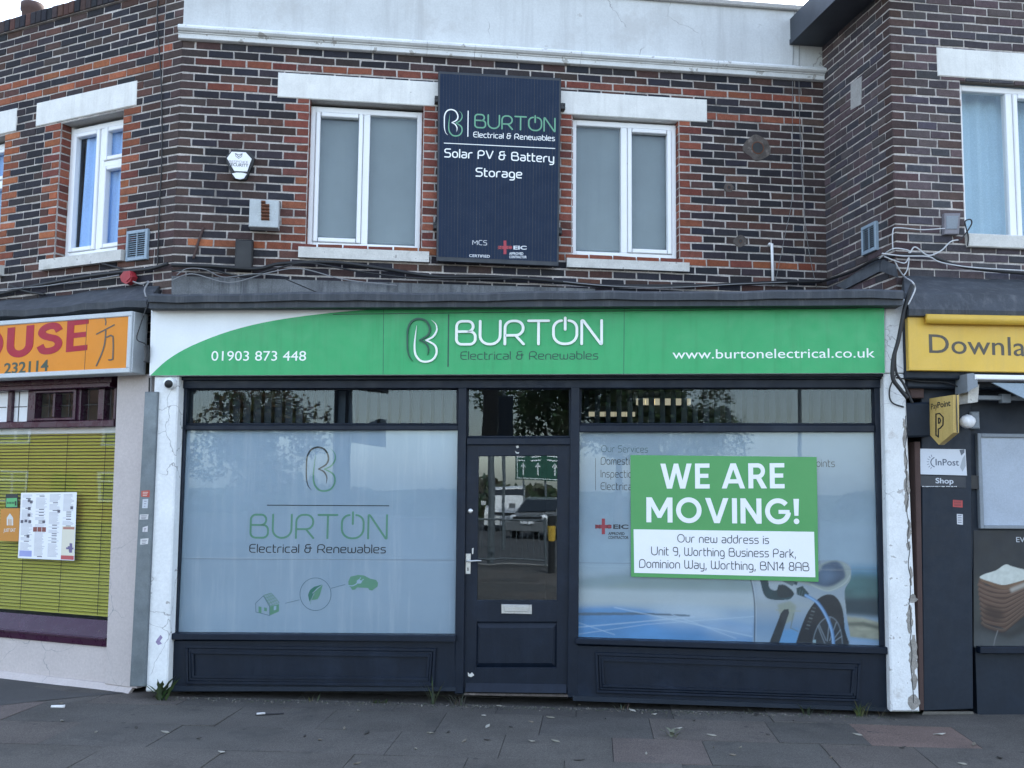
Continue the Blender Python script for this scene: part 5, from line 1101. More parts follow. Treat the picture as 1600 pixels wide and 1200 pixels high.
# trunking between the two shopfronts with its stickers
TR = Frame(S.at(228, 840, .06), (1, -.2))
mb = MB(); mb.bevquad(TR, [(226, 612), (246, 612), (226, 1073), (202, 1073)], .06, -.06, .006)
for (x, y) in ((245.5, 626), (240, 709), (238, 760), (229, 905), (228, 950)): a = TR.at(x, y, .02); mb.tube([a, a + TR.s * .02], .012, 6)
TK = solo('cable_trunking', mb, M['galv'], 'grey galvanised cable trunking running down between the beige and white pilasters', 'trunking')
mb = MB(); 
for k in range(2): a = S.at(233.5 + k * 3, 590, .03); b = S.at(233 + k * 3, 614, .03); mb = MB(); mb.tube([a, b], .007, 8); solo('conduit', mb, M['cablew'] if k else M['cable'], 'pale thin conduit entering the top of the grey trunking' if k else 'black thin conduit entering the top of the grey trunking', 'conduit', None)
for q, c, lab in (([(221, 767), (234, 766), (233.5, 777), (220.5, 776)], (.42, .06, .04), 'red oval sticker, topmost on the grey trunking'), ([(223, 780), (231.5, 779.5), (230.5, 794), (222, 794)], (.5, .53, .58), 'pale blue barcode sticker below the red one on the grey trunking'),
                  ([(218.5, 804), (232, 803.5), (231, 811.5), (218, 812)], (.55, .55, .55), 'torn white wide label in the middle of the grey trunking'), ([(223, 824), (231, 821.5), (230.5, 831), (222.5, 831)], (.6, .58, .6), 'small torn white label with slanted top on the grey trunking'), ([(219.5, 842), (232, 841), (231, 850), (219, 851)], (.6, .6, .6), 'white label lowest on the grey trunking')):
    mb = MB(); mb.quad(TR, q, .0612, .0602, c); so2 = solo('sticker', mb, M['print'], lab, 'sticker', 'stickers on the grey trunking')
    pm = MB(); (x0, y0), (x1, y1), (x2, y2), (x3, y3) = q
    for k in range(3): t = (k + .7) / 3.6; poly(pm, px2(TR, .0618), [(x0 + 2, y0 + (y3 - y0) * t), (x1 - 2.5 - k, y0 + (y3 - y0) * t), (x1 - 2.5 - k, y0 + (y3 - y0) * t + .9), (x0 + 2, y0 + (y3 - y0) * t + .9)], 0, (.62, .55, .5) if c[1] < .1 else (.12, .12, .16))
    part('sticker_print', pm, M['print'], so2)
# cctv ball on the left white pilaster
CC = thing('security_camera', 'white ball security camera under the left end of the green sign', 'camera', S.at(265, 598, .1))
mb = MB(); ctr = S.at(264.5, 599, .16)
def ball(mb, c, r, n=16, sq=(1, 1, 1)):
    mb.lathe(Vector(c) - Vector((0, 0, r)), (0, 0, 1), [(r * math.sin(math.pi * k / 10), r - r * math.cos(math.pi * k / 10)) for k in range(11)], n)
ball(mb, ctr, .048); mb.lathe(ctr + S.n * -.05, S.n, [(.045, 0), (.045, .03), (.03, .05)], 16); part('camera_body', mb, M['upvc'], CC, True)
mb = MB(); dn = (S.n + Vector((.25, 0, -.25))).normalized(); mb.lathe(ctr + dn * .034, dn, [(.034, 0), (.032, .012), (.02, .017), (0, .019)], 16); part('lens', mb, M['black'], CC, True)

# ------------------------------------------------------------------ right building: convenience store
RB = thing('convenience_store', 'purple brown brick building jutting forward at the right over a dark grey shopfront', 'building', DS.w(.5, 0, 0))
ez = RW.sz(1294, 66)[1]
zr2 = zref + .02
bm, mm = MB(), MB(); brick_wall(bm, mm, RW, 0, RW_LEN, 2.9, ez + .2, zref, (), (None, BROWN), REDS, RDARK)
part('side_wall', mm, M['mortar'], RB); part('side_brickwork', bm, M['brick'], RB)
q = RF.rect([(1504, 123), (1600, 129), (1600, 386), (1504, 384)]); rh = (q[0], q[0] + 1.32, RF.sz(1540, 386)[1], q[3])
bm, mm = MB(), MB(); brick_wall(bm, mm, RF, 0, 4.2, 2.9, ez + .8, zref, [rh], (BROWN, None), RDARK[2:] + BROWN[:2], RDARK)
part('front_wall', mm, M['mortar'], RB); part('front_brickwork', bm, M['brick'], RB)
mb = MB(); l = RF.rect([(1463, 73), (1600, 84), (1600, 128), (1466, 118)], .012); mb.bevbox(RF, l[0], l[0] + 1.9, l[2], l[3], -.12, .014, .008); part('lintel', mb, M['lintel'], RB)
rw = window(RB, RF, rh, None, .06, [(0, .36, False), (.36, .7, True), (.7, 1, False)], 'glass_clear')
mb = MB(); sz0 = RF.sz(1540, 386, .05)[1]; mb.bevbox(RF, rh[0] - .0, rh[1] + .1, sz0, sz0 + .115, -.1, .05, .008); part('sill', mb, M['sill'], rw)
cu = MB(); n = 60; pts = [(rh[0] - .05 + 1.4 * i / n, -.26 + .018 * math.sin(i * .9) + .01 * math.sin(i * .37)) for i in range(n + 1)]
for i in range(n): cu.face([RF.w(pts[i][0], rh[2] - .1, pts[i][1]), RF.w(pts[i + 1][0], rh[2] - .1, pts[i + 1][1]), RF.w(pts[i + 1][0], rh[3] + .1, pts[i + 1][1]), RF.w(pts[i][0], rh[3] + .1, pts[i][1])])
part('curtain', cu, M['curtain2'], rw, True)
mb = MB(); mb.box(RW, -.02, RW_LEN + .5, ez, ez + .05, -.1, .34); mb.box(RW, -.02, RW_LEN + .5, ez + .05, ez + .26, -.1, .33); mb.box(RF, .02, 4.2, ez + .5, ez + .75, -.1, .3); part('eaves', mb, mk('eaves_paint', (.045, .055, .070), rough=.6, var=.4, vs=3), RB)
mb = MB(); slab([xy(RF.w(.26, 0, -.3)), xy(RF.w(4.2, 0, -.3)), xy(RF.w(4.2, 0, -7)), xy(RF.w(.26, 0, -7))], 2.9, ez + .2)
slab([xy(CW.w(CW_LEN + .05, 0, -.05)), xy(RW.w(.3, 0, -.26)), xy(RF.w(.3, 0, -7)), xy(CW.w(CW_LEN + .05, 0, -7))], 2.9, ez + .2)
slab([xy(DS.w(-.02, 0, -.26)), xy(DS.w(4.6, 0, -.26)), xy(DS.w(4.6, 0, -6)), xy(DS.w(-.02, 0, -6))], 0, 2.95); part('rear_walls', mb, M['room'], RB)
# store shopfront
xe = 4.4
def dz(pts, o): return zavg(DS, pts, o)
d0 = DS.sz(1415, 500, .2)[0]
bk0 = RF.sz(1412, 432)[0]; zk = RF.sz(1500, 434)[1]; zfz = dz([(1420, 493), (1590, 496)], .26)
mb = MB(); N = 12
for i in range(N):
    a, b = i / N, (i + 1) / N
    P = lambda t: [DS.w(d0 + (xe - d0) * t, zfz, .26), DS.w(d0 + (xe - d0) * t, zfz + .05, .268), DS.w(d0 + (xe - d0) * t, zfz + .19 + .006 * math.sin(t * 19), .20), RF.w(bk0 + (4.2 - bk0) * t, zk + .005 * math.sin(t * 31), .0), RF.w(bk0 + (4.2 - bk0) * t, zk - .2, -.02), DS.w(d0 + (xe - d0) * t, zfz - .05, .0)]
    mb.hexa(P(a), P(b))
part('lead_roof', mb, M['lead'], RB)
mb = MB(); mb.quad(RW, [(1306, 446), (1372, 404), (1374, 424), (1320, 452)], .03, -.02); mb.hexa([RW.at(1376, 404, .02), RW.at(1376, 424, .02), DS.at(1404, 434, .05), DS.at(1400, 414, .05)][::-1], [RW.at(1376, 404, -.02), RW.at(1376, 424, -.02), DS.at(1404, 434, .0), DS.at(1400, 414, .0)][::-1]); part('flashing', mb, mk('dull_lead_flashing', (.11, .125, .145), rough=.7, var=.5, vs=8, bump=.4, bs=18), RB)
zs0, zs1 = dz([(1420, 577), (1590, 584)], .2), dz([(1420, 495), (1590, 497)], .2)
mb = MB(); mb.bevbox(DS, DS.sz(1412, 540, .15)[0], xe, dz([(1420, 592)], .15), zfz + .02, -.2, .17, .01); mb.bevbox(DS, DS.sz(1416, 590, .1)[0], xe, dz([(1420, 606)], .1), dz([(1420, 590)], .1), -.2, .1, .012); part('fascia', mb, M['navy2'], RB)
mb = MB(); mb.bevquad(DS, [(1439, 600), (1517, 602), (1521, 1108), (1443, 1111)], .0, -.25, .006); part('pilaster', mb, M['navy2'], RB)
mb = MB(); mb.bevquad(DS, [(1429, 690), (1438, 690), (1444, 1110), (1437, 1110)], .02, -.25, .004); part('edge_batten', mb, M['terracotta'], RB)
mb = MB(); sA = DS.sz(1517, 800, -.04)[0]; mb.box(DS, sA, xe, .0, 2.75, -.25, -.045); part('front_panel', mb, M['navy2'], RB)
mb = MB(); z0_ = dz([(1530, 1021)], .02); mb.bevbox(DS, sA + .005, xe, z0_, z0_ + .05, -.06, .03, .005); part('panel_sill', mb, M['navy'], RB)
mb = MB(); mb.hexa([ground(1443, 1117), ground(1522, 1117), DS.w(DS.sz(1520, 1100)[0], .035, .0), DS.w(DS.sz(1443, 1100)[0], .035, .0)], [ground(1443, 1113) - Vector((0, 0, .05)), ground(1522, 1113) - Vector((0, 0, .05)), DS.w(DS.sz(1520, 1100)[0], -.05, -.1), DS.w(DS.sz(1443, 1100)[0], -.05, -.1)]); part('step', mb, M['concrete'], RB)
mb = MB(); mb.bevquad(DS, [(1410, 630), (1456, 628), (1456, 682), (1411, 683)], .11, -.05, .012); part('sign_bracket_box', mb, M['navy2'], RB)
mb = MB(); mb.bevquad(DS, [(1420, 606), (1444, 604), (1444, 622), (1424, 622)], .05, -.02, .006); part('junction_cover', mb, M['terracotta'], RB)
# yellow sign with roller tube
YS = thing('store_sign', 'yellow store sign with brown lettering and a yellow roller tube along its top', 'sign', DS.w(.5, 2.6, .2))
y0_ = DS.sz(1419.5, 540, .22)[0]; mb = MB(); mb.bevbox(DS, y0_, xe, zs0, zs1, .17, .22, .005); part('sign_board', mb, M['yellow'], YS)
mb = MB(); a = DS.sz(1447, 498, .27); mb.tube([DS.w(a[0], a[1], .27), DS.w(xe, a[1] + .0, .27)], .037, 18); part('roller_tube', mb, M['yellow'], YS, True)
mb = MB(); btext(mb, 'Downlands', DS, (1452, 551), (1670, 558.5), 29, .2215, .004); part('lettering', mb, M['bronze'], YS)
# awning
AW = thing('awning', 'folded awning in a white cassette with a grey end cap under the yellow sign', 'awning', DS.w(1, 2.3, .2))
mb = MB(); a = DS.sz(1524, 589, .30); z_ = a[1]; mb.bevbox(DS, a[0], xe, z_ - .018, z_ + .02, .12, .30, .006); part('cassette', mb, M['upvc'], AW)
mb = MB(); pr_ = [(1511, 584), (1521, 583), (1527, 588), (1528, 604), (1519, 608), (1512, 613)]; mb.prism([DS.at(x, y, .29) for x, y in pr_][::-1], DS.n * -.2); part('end_cap', mb, M['greyplastic'], AW)
mb = MB(); pr_ = [(1513, 613), (1519, 607), (1530, 600), (1528, 628), (1512, 630)]; mb.prism([DS.at(x, y, .2) for x, y in pr_][::-1], DS.n * -.16); part('arm_mount', mb, M['sill'], AW)
mb = MB(); mb.bevbox(DS, DS.sz(1528, 620, .12)[0], xe, DS.sz(1560, 625, .12)[1], DS.sz(1560, 618, .12)[1], .08, .12, .005); mb.bevbox(DS, DS.sz(1566, 620, .13)[0], DS.sz(1580, 620, .13)[0], DS.sz(1560, 629, .13)[1], DS.sz(1560, 615, .13)[1], .07, .13, .005); part('support_bar', mb, M['greyplastic'], AW)
mb = MB(); mb.prism([DS.at(x, y, .26) for x, y in [(1550, 598), (1660, 600), (1660, 660), (1620, 632)]][::-1], DS.n * -.02); part('folded_fabric', mb, M['bluegrey'], AW)
# paypoint projecting sign
po = DS.at(1452.5, 650, .11); PF = Frame(po, (DS.n.x + .05, DS.n.y))
PS = thing('projecting_sign', 'yellow pointed projecting sign with a black letter emblem beside the dark pilaster', 'sign', po)
FQ = [(1452.4, 622.6), (1489.5, 617), (1489.5, 676), (1466.8, 695), (1453, 679.5)]
a = [PF.sz(x, y, 0) for x, y in FQ]; mb = MB()
hexpts = [PF.w(s_, z_, 0) for s_, z_ in a][::-1]; mb.prism(hexpts, -PF.n * .045); part('sign_body', mb, mk('ochre_panel', (.56, .40, .13), rough=.5, var=.12, streak=(20, (.4, .27, .07), .6)), PS)
mb = MB(); btext(mb, 'Pay', PF, (1455, 640), (1464.5, 637.5), 9, .001, .0); btext(mb, 'Point', PF, (1464.8, 637.5), (1485, 634), 9, .001, .022); stx = [(1463, 683), (1463, 648), (1470, 646.5), (1474.5, 654), (1472, 663), (1468, 667), (1466.2, 667)]
ribbon(mb, px2(PF, .0012), [(1466, 682.5), (1462.3, 680), (1462.3, 647), (1468, 646), (1473.6, 652), (1473.2, 664), (1468.5, 669.5), (1466.2, 670)], 1.9, True, 0, .001); ribbon(mb, px2(PF, .0014), [(1466.3, 653.5), (1468.2, 653.5), (1469.6, 657), (1468.4, 660.8), (1466.3, 661.3)], 1.7, True, 0, .001)
part('sign_print', mb, M['black'], PS)
mb = MB(); mb.box(PF, a[1][0] - .006, a[1][0] + .004, a[2][1], a[1][1], -.026, -.020); part('edge_seam', mb, M['bronze'], PS)
# small security dome, inpost plate, posters
SD = thing('dome_light', 'white ribbed dome lamp on a dark plate right of the yellow projecting sign', 'lamp', DS.at(1524, 656, .0))
mb = MB(); mb.bevquad(DS, [(1517, 643), (1531, 643), (1532, 670), (1518, 670)], .03, -.05, .01); part('mounting_plate', mb, M['greyplastic'], SD)
mb = MB(); c_ = DS.at(1510, 656.5, .12); mb.lathe(c_ + Vector((.07, .05, 0)), Vector((-.07, -.05, -.012)), [(.030, .0), (.042, .03), (.052, .05), (.055, .07), (.05, .09), (.052, .092), (.045, .11), (.046, .112), (.03, .13), (0, .138)], 20); part('globe', mb, M['upvc'], SD, True)
IP = DS
mb = MB(); mb.quad(DS, [(1437, 701), (1508.5, 702), (1511, 743), (1437, 741)], .014, .0, (.56, .60, .66)); IN = solo('parcel_plate', mb, M['print'], 'pale weathered plate with a sunburst and parcel firm name on the dark pilaster', 'sign')
pm = MB(); btext(pm, 'InPost', DS, (1462, 727), (1498.5, 727.5), 10, .0146, .008, .0004, (.05, .07, .11)); ln(pm, px2(DS, .0148), smooth_pts([(1459.5, 715), (1456, 718), (1454.5, 722), (1456, 726.5), (1460, 729.5)]), 1.4, 0, (.05, .07, .11))
for k in range(7):
    an = math.pi * (.62 + .128 * k * .95); ln(pm, px2(DS, .0148), [(1459 + 7.8 * math.cos(an), 722 - 9 * math.sin(an)), (1459 + 10.6 * math.cos(an), 722 - 12 * math.sin(an))], .7, 0, (.05, .07, .11))
poly(pm, px2(DS, .0148), [(1499, 703), (1507, 702), (1507, 707), (1502, 712)], 0, (.10, .12, .15)); poly(pm, px2(DS, .0148), [(1504, 716), (1508, 710), (1509, 728), (1504, 737), (1500, 730)], .0002, (.33, .37, .41)); part('plate_print', pm, M['print'], IN)
mb = MB(); mb.quad(DS, [(1437, 742.5), (1509, 744.5), (1509, 762), (1438, 760)], .006, .0, (.02, .026, .037)); SHp = solo('shop_plate', mb, M['print'], 'dark strip reading Shop under the parcel plate with scratched lower edge', 'sign')
pm = MB(); btext(pm, 'Shop', DS, (1462, 754.8), (1490, 755.6), 8, .0066, .018, .0004, (.5, .54, .6)); 
for k in range(22): x = 1440 + k * 2.5 + random.random(); poly(pm, px2(DS, .0068), [(x, 759.4), (x + random.uniform(1, 3), 759.6), (x + 1.8, 760.6 + random.random() * .7), (x, 760.3)], 0, (.55, .58, .62))
part('plate_print', pm, M['print'], SHp)
for q, c, lab in (([(1489, 781), (1504, 782), (1504, 793), (1489, 792)], (.42, .05, .05), 'red sticker on the dark pilaster below the Shop strip'), ([(1495, 803), (1504.5, 803.5), (1504.5, 820), (1495.5, 819)], (.5, .52, .56), 'white barcode sticker below the red one on the dark pilaster')):
    mb = MB(); mb.quad(DS, q, .0012, .0002, c); so2 = solo('sticker', mb, M['print'], lab, 'sticker', 'stickers on the dark pilaster'); pm = MB(); (x0, y0), (x1, y1), (x2, y2), (x3, y3) = q
    for k in range(4): t = (k + .6) / 4.6; poly(pm, px2(DS, .0018), [(x0 + 1.5, y0 + (y3 - y0) * t), (x1 - 2, y0 + (y3 - y0) * t), (x1 - 2, y0 + (y3 - y0) * t + 1.1), (x0 + 1.5, y0 + (y3 - y0) * t + 1.1)], 0, (.10, .02, .03) if c[1] < .1 else (.1, .1, .13))
    part('sticker_print', pm, M['print'], so2)
NB = thing('notice_board', 'empty pale notice board in a grey frame above the bread picture', 'board', DS.w(.9, 1.5, 0))
b0 = DS.sz(1530, 750, .0); zn0, zn1 = DS.sz(1533, 826, .0)[1], DS.sz(1530, 677, .0)[1]
mb = MB(); 
for q in ((b0[0], b0[0] + .03, zn0, zn1), (b0[0] + .03, b0[0] + 1.1, zn0, zn0 + .028), (b0[0] + .03, b0[0] + 1.1, zn1 - .03, zn1)): mb.bevbox(DS, q[0], q[1], q[2], q[3], -.046, .0, .004)
part('board_frame', mb, M['greyplastic'], NB)
mb = MB(); mb.box(DS, b0[0] + .03, b0[0] + 1.1, zn0 + .028, zn1 - .03, -.046, -.02); part('board_face', mb, mk('pale_board', (.36, .42, .50), rough=.35, var=.2, vs=2.5, stain=(3, (.25, .29, .34), .55, .4)), NB)
mb = MB(); mb.quad(DS, [(1508, 742), (1531, 743), (1531, 764), (1511, 764)], -.01, -.046); solo('door_stay', mb, M['black'], 'small black bracket at the left edge of the pale notice board', 'bracket')
BP = thing('bread_poster', 'dark poster of a stack of sliced white bread with small EV lettering above it', 'poster', DS.w(.9, .6, 0))
mb = MB(); mb.quad(DS, [(1521, 829), (1720, 829), (1722, 1012), (1523, 1012)], -.04, -.045, (.022, .030, .040)); part('poster_sheet', mb, M['print'], BP)
pm = MB(); bmp = px2(DS, -.0392); T = lambda L: [(1500 + x / 3.87, 820 + y / 3.87) for x, y in L]
cvs = Canvas(1521.5, 829.5, 1690, 1011.5, 1.1); X_, Y_ = cvs.X, cvs.Y
cvs.img = np.stack([np.interp(Y_, [829, 890, 960, 1012], q) for q in ([.016, .022, .020, .07], [.024, .032, .028, .085], [.036, .042, .036, .095])], -1) * (.55 + .9 * fbm(X_, Y_, 22, 5))[..., None]
cvs.put(cvs.blur(((Y_ > 985) & (Y_ < 1012)) * 1., 8), (.11, .13, .14), .6); cvs.put(fbm(X_, Y_, 5, 9) - .35, (.14, .16, .16), .35 * np.clip((Y_ - 960) / 50, 0, 1)); cvs.put(cvs.blur((np.hypot((X_ - 1530) / 12, (Y_ - 940) / 40) < 1) * 1., 6), (.10, .12, .11), .5)
cvs.poly(T([(130, 560), (285, 650), (480, 560), (480, 600), (300, 690), (120, 620)]), (.008, .010, .012), 5, .9)
tx = .65 + .75 * fbm(X_, Y_ * 1.6, 13, 15)
cvs.poly(T([(112, 330), (160, 365), (250, 385), (300, 375), (480, 320), (480, 480), (330, 590), (285, 632), (205, 608), (138, 580), (125, 480), (112, 400)]), (.15, .075, .046), .8, 1, tx)
for k in range(9):
    y = 362 + k * 29; j = 3 * math.sin(k * 2.1); L_ = smooth_pts(T([(114 + k * 2.5, y), (150, y + 17 + j), (205, y + 35), (262, y + 42 - j), (300, y + 36 - k * 2), (390, y + 2 - k * 7), (480, y - 36 - k * 10)]), 6)
    cvs.line(L_, 4.6, tuple(q * (1.25 - .06 * k) for q in (.19, .11, .075)), .75); cvs.line([(x, yy + 2.6) for x, yy in L_], 1.3, (.045, .020, .014), .9); cvs.line([(x, yy - 1.9) for x, yy in L_], .8, (.36, .27, .20), .55)
cvs.put(fbm(X_, Y_, 6, 19) - .45, (.05, .022, .016), .9 * cvs.blur((np.hypot((X_ - 1553) / 22, (Y_ - 962) / 12) < 1) * 1., 5)); cvs.poly(T([(160, 480), (205, 500), (250, 512), (272, 555), (230, 585), (170, 560), (146, 520)]), (.05, .024, .017), 4, .8)
cvs.poly(smooth_pts(T([(116, 320), (150, 300), (215, 280), (262, 248), (285, 241), (320, 254), (400, 274), (480, 284), (480, 330), (400, 350), (300, 384), (250, 388), (185, 366), (130, 342), (116, 320)]), 3), (.26, .15, .085), .8, 1, tx)
cvs.poly(smooth_pts(T([(118, 314), (150, 297), (215, 277), (262, 246), (285, 240), (320, 253), (400, 272), (480, 282), (480, 308), (400, 330), (300, 358), (250, 363), (185, 344), (130, 326), (118, 314)]), 3), (1.0, 1.08, 1.0), .8, 1, .82 + .32 * fbm(X_, Y_, 5, 25))
cvs.poly(T([(300, 385), (400, 345), (480, 318), (480, 345), (400, 372), (310, 410)]), (.7, .68, .6), 1.4, .8)
cvs.line(T([(228, 640), (212, 690), (202, 740)]), 1.3, (.33, .35, .36), .9)
cvs.img *= .46; cvs.emit(pm, lambda x, y: bmp(x, y))
btext(pm, 'EVERYDAY', DS, (1588, 847), (1650, 848), 8, -.0385, 0, .0004, (.45, .48, .52)); part('poster_print', pm, M['print'], BP)

# ------------------------------------------------------------------ fittings on the upper walls
AB = thing('alarm_box', 'white hexagonal alarm box with dark rim on the brick between corner and window', 'alarm', CW.at(375, 258, .05))
HX = [(366, 234), (387, 236), (396, 246), (394, 255), (383, 279), (374, 280), (364, 277), (354, 254), (353, 244)]
ce_ = (374.5, 257); mb = MB(); mb.prism([CW.at(ce_[0] + (x - ce_[0]) * 1.05 + .8, ce_[1] + (y - ce_[1]) * 1.04, .055) for x, y in HX][::-1], CW.n * -.055); part('backplate', mb, M['black'], AB)
mb = MB(); A = [(362, 237), (384, 238), (393, 248), (386, 268), (366, 267), (354.5, 247)]; mb.prism([CW.at(x, y, .07) for x, y in A][::-1], CW.n * -.02); part('cover', mb, M['upvc'], AB)
mb = MB(); A = [(362.5, 271), (370, 269.5), (379, 269.8), (385.5, 271.5), (381, 278.5), (375, 280), (368, 278.5)]; mb.prism([CW.at(x, y, .066) for x, y in A][::-1], CW.n * -.02); part('strobe_lens', mb, M['poster_white'], AB)
mb = MB(); btext(mb, 'BESPOKE', CW, (357.5, 254), (387.5, 255.8), 4, .071, 0, .0005, (.35, .33, .34)); btext(mb, 'SECURITY', CW, (357.5, 259), (388, 260.8), 4.4, .071, .02, .0005, (.12, .12, .13))
ln(mb, px2(CW, .071), [(367.5, 239.5), (368.5, 244), (373, 247.5), (377.5, 244.5), (378.5, 240), (372.5, 241.5)], .8, 0, (.12, .13, .14), True); ln(mb, px2(CW, .0712), [(369, 240.5), (373, 245), (377.5, 241)], 1., 0, (.12, .13, .14)); part('alarm_print', mb, M['print'], AB)
BB = thing('bell_box', 'boxy old grey bell box with rusty louvres on the brick left of the upper window', 'alarm', CW.at(414, 335, .1))
q = CW.rect([(390, 312), (434, 313), (437, 357), (389, 354)], .12); mb = MB(); mb.bevbox(CW, q[0], q[1], q[2], q[3], .0, .13, .006); part('case', mb, M['rustbox'], BB)
mb = MB()
for k in range(6):
    x0, y0 = 408, 318 + k * 5.2; a = CW.sz(x0, y0, .135); b = CW.sz(x0 + (13 if k else 7), y0, .135); mb.prism([CW.w(a[0], a[1], .131), CW.w(b[0], a[1], .131), CW.w(b[0], a[1] + .012, .150), CW.w(a[0], a[1] + .012, .150)][::1], (0, 0, .012))
part('louvres', mb, M['rust'], BB)
mb = MB(); q = CW.rect([(368, 374), (395, 374), (394, 420), (366, 420)], .07); mb.bevbox(CW, q[0], q[1], q[2] + .0, q[3], .0, .075, .012); q2 = (q[0] + .004, q[1] - .004, q[2] + (q[3] - q[2]) * .5, q[2] + (q[3] - q[2]) * .5 + .006); solo('black_wall_box', mb, M['black'], 'tall black junction box on the brick below the grey bell box', 'junction box')
def vent(fr, q, lab, mat):
    h = fr.rect(q, .03); t = thing('louvre_vent', lab, 'vent', fr.w((h[0] + h[1]) / 2, h[2], 0), 'louvre vents'); mb = MB(); c = .03
    for e in ((h[0], h[0] + c * .7, h[2], h[3]), (h[1] - c, h[1], h[2], h[3]), (h[0] + c * .7, h[1] - c, h[2], h[2] + c), (h[0] + c * .7, h[1] - c, h[3] - c, h[3])): mb.bevbox(fr, *e, .0, .035, .004)
    part('vent_frame', mb, mat, t); mb = MB(); n = 11; za, zb = h[2] + c, h[3] - c
    for k in range(n):
        z = za + (zb - za) * (k + .5) / n; mb.prism([fr.w(h[0] + c * .7, z - .008, .030), fr.w(h[1] - c, z - .008, .030), fr.w(h[1] - c, z + .004, .012), fr.w(h[0] + c * .7, z + .004, .012)], (0, 0, .002))
    xm = (h[0] + h[1]) / 2; mb.box(fr, xm - .004, xm + .004, za, zb, .02, .031); part('louvres', mb, mat, t); mb = MB(); mb.box(fr, h[0] + .005, h[1] - .005, h[2] + .005, h[3] - .005, .0, .008); part('vent_back', mb, M['black'], t)
vent(LW, [(197, 361), (231, 358), (229, 405), (197, 408)], 'blue grey louvred vent beside the sill of the takeaway\'s upper window', M['bluegrey'])
vent(RW, [(1345, 357), (1368, 344), (1369, 392), (1347, 398)], 'pale blue louvred vent low on the side wall at the right', M['bluegrey'])
mb = MB(); mb.quad(RW, [(1329, 130), (1346, 119), (1345, 163), (1329, 172)], .012, .0); mb.quad(RW, [(1336, 138), (1339, 136), (1339, 150), (1336, 152)], .016, .012); solo('blanking_plate', mb, M['concrete'], 'grey blanking plate high on the side wall at the right', 'plate')
JB = thing('junction_box', 'grey square junction box trailing wires beside the right upper window', 'junction box', RF.at(1488, 350, .03))
mb = MB(); mb.bevquad(RF, [(1476, 333), (1501, 333), (1499, 366), (1476, 366)], .05, .0, .006); part('box_body', mb, mk('box_grey', (.20, .19, .21), rough=.6), JB)
mb = MB(); mb.bevquad(RF, [(1479, 337), (1498, 337), (1496, 358), (1479, 358)], .056, .049, .004); part('box_lid', mb, M['greyplastic'], JB)
RD = thing('red_box', 'small red plastic box tilted on its corner among the cables', 'box', LW.at(198, 433, .08)); mb = MB()
mb.prism([LW.at(x, y, .1) for x, y in [(187, 432), (193, 424), (203, 423), (207, 432), (203, 440), (197, 444), (190, 440)]][::-1], LW.n * -.06); part('box_case', mb, M['red'], RD); mb = MB(); mb.prism([LW.at(x, y, .108) for x, y in [(190, 432), (195, 426), (203, 426), (204, 433), (197, 440)]][::-1], LW.n * -.01); part('box_cover', mb, M['red'], RD)
mb = MB(); a = CW.at(1206, 381, .03); b = CW.at(1208, 447, .03); mb.tube([CW.at(1201, 384, .0), CW.at(1203, 381, .03), a, b], .014, 10); solo('overflow_pipe', mb, M['upvc'], 'thin white overflow pipe standing on the flat roof against the brick', 'pipe', None, True)
# broken holes in the brickwork, with mortar smears
def hole(x, y, r, R_, seed, dark=True):
    g = random.Random(seed); mb = MB(); n = 26
    P = smooth_pts([(x + math.cos(2 * math.pi * k / 11) * R_ * g.uniform(.85, 1.12) * 1.15, y + math.sin(2 * math.pi * k / 11) * R_ * g.uniform(.85, 1.12)) for k in range(11)], 4)
    mb.prism([CW.at(px_, py_, .0095) for px_, py_ in P], CW.n * -.006); ho = part('mortar_patch', mb, M['scar'], CB)
    if dark: mb = MB(); mb.lathe(CW.at(x, y, .008), CW.n, [(r * .0057 * 1.18, -.002), (r * .0057 * 1.1, .006), (r * .0057, .005), (r * .0057 * .96, .0035)], 20); part('pipe_ring', mb, M['rust'], ho, True); mb = MB(); mb.lathe(CW.at(x, y, .008), CW.n, [(0, .0045), (r * .0057 * .97, .0045)], 20); part('flue_hole', mb, M['black'], ho)
hole(1184, 231, 9.5, 19, 1); hole(1139, 293, 3, 7, 2); hole(1157, 377, 3, 9, 3)

# ------------------------------------------------------------------ cables
def cable(pts, r, mat, lab, n=8, grp=None):
    P = smooth_pts([tuple(p) for p in pts], n); mb = MB(); mb.tube(P, r, 6); return solo('cable', mb, M[mat], lab, 'cable', grp, True)
cw = lambda L, o=.02: [CW.at(x, y, o) for x, y in L]
lwp = lambda L, o=.02: [LW.at(x, y, o) for x, y in L]
cable(lwp([(247, 0), (246, 40), (252, 130), (253, 240), (249, 330), (246, 420)]), .006, 'cable', 'black cable running down the brick beside the left corner')
cable(lwp([(-40, 470), (30, 452), (90, 440), (150, 430), (200, 424), (235, 420), (262, 412)], .05), .016, 'cable', 'thick black cable along the foot of the takeaway\'s upper brickwork')
cable(lwp([(-40, 455), (60, 448), (110, 441), (150, 436), (186, 430)], .06), .006, 'cablew', 'thin pale cable sagging to the red box')
cable(cw([(268, 414), (330, 416), (400, 420), (440, 412), (520, 410), (600, 420), (680, 432), (760, 432), (850, 438), (930, 446), (1010, 447), (1100, 446), (1200, 442), (1284, 440)], .06), .017, 'cable', 'thick black cable bundle along the foot of the middle brickwork')
cable(cw([(268, 424), (320, 420), (380, 432), (430, 420), (480, 411), (560, 424), (640, 434), (720, 436), (800, 436)], .075), .008, 'cable', 'thinner black cable looping under the thick bundle below the upper windows')
cable(cw([(268, 438), (300, 428), (345, 440), (372, 440), (420, 426), (470, 420), (540, 437), (620, 446)], .08), .005, 'cablew', 'pale looping wire at the left end of the black cable bundle')
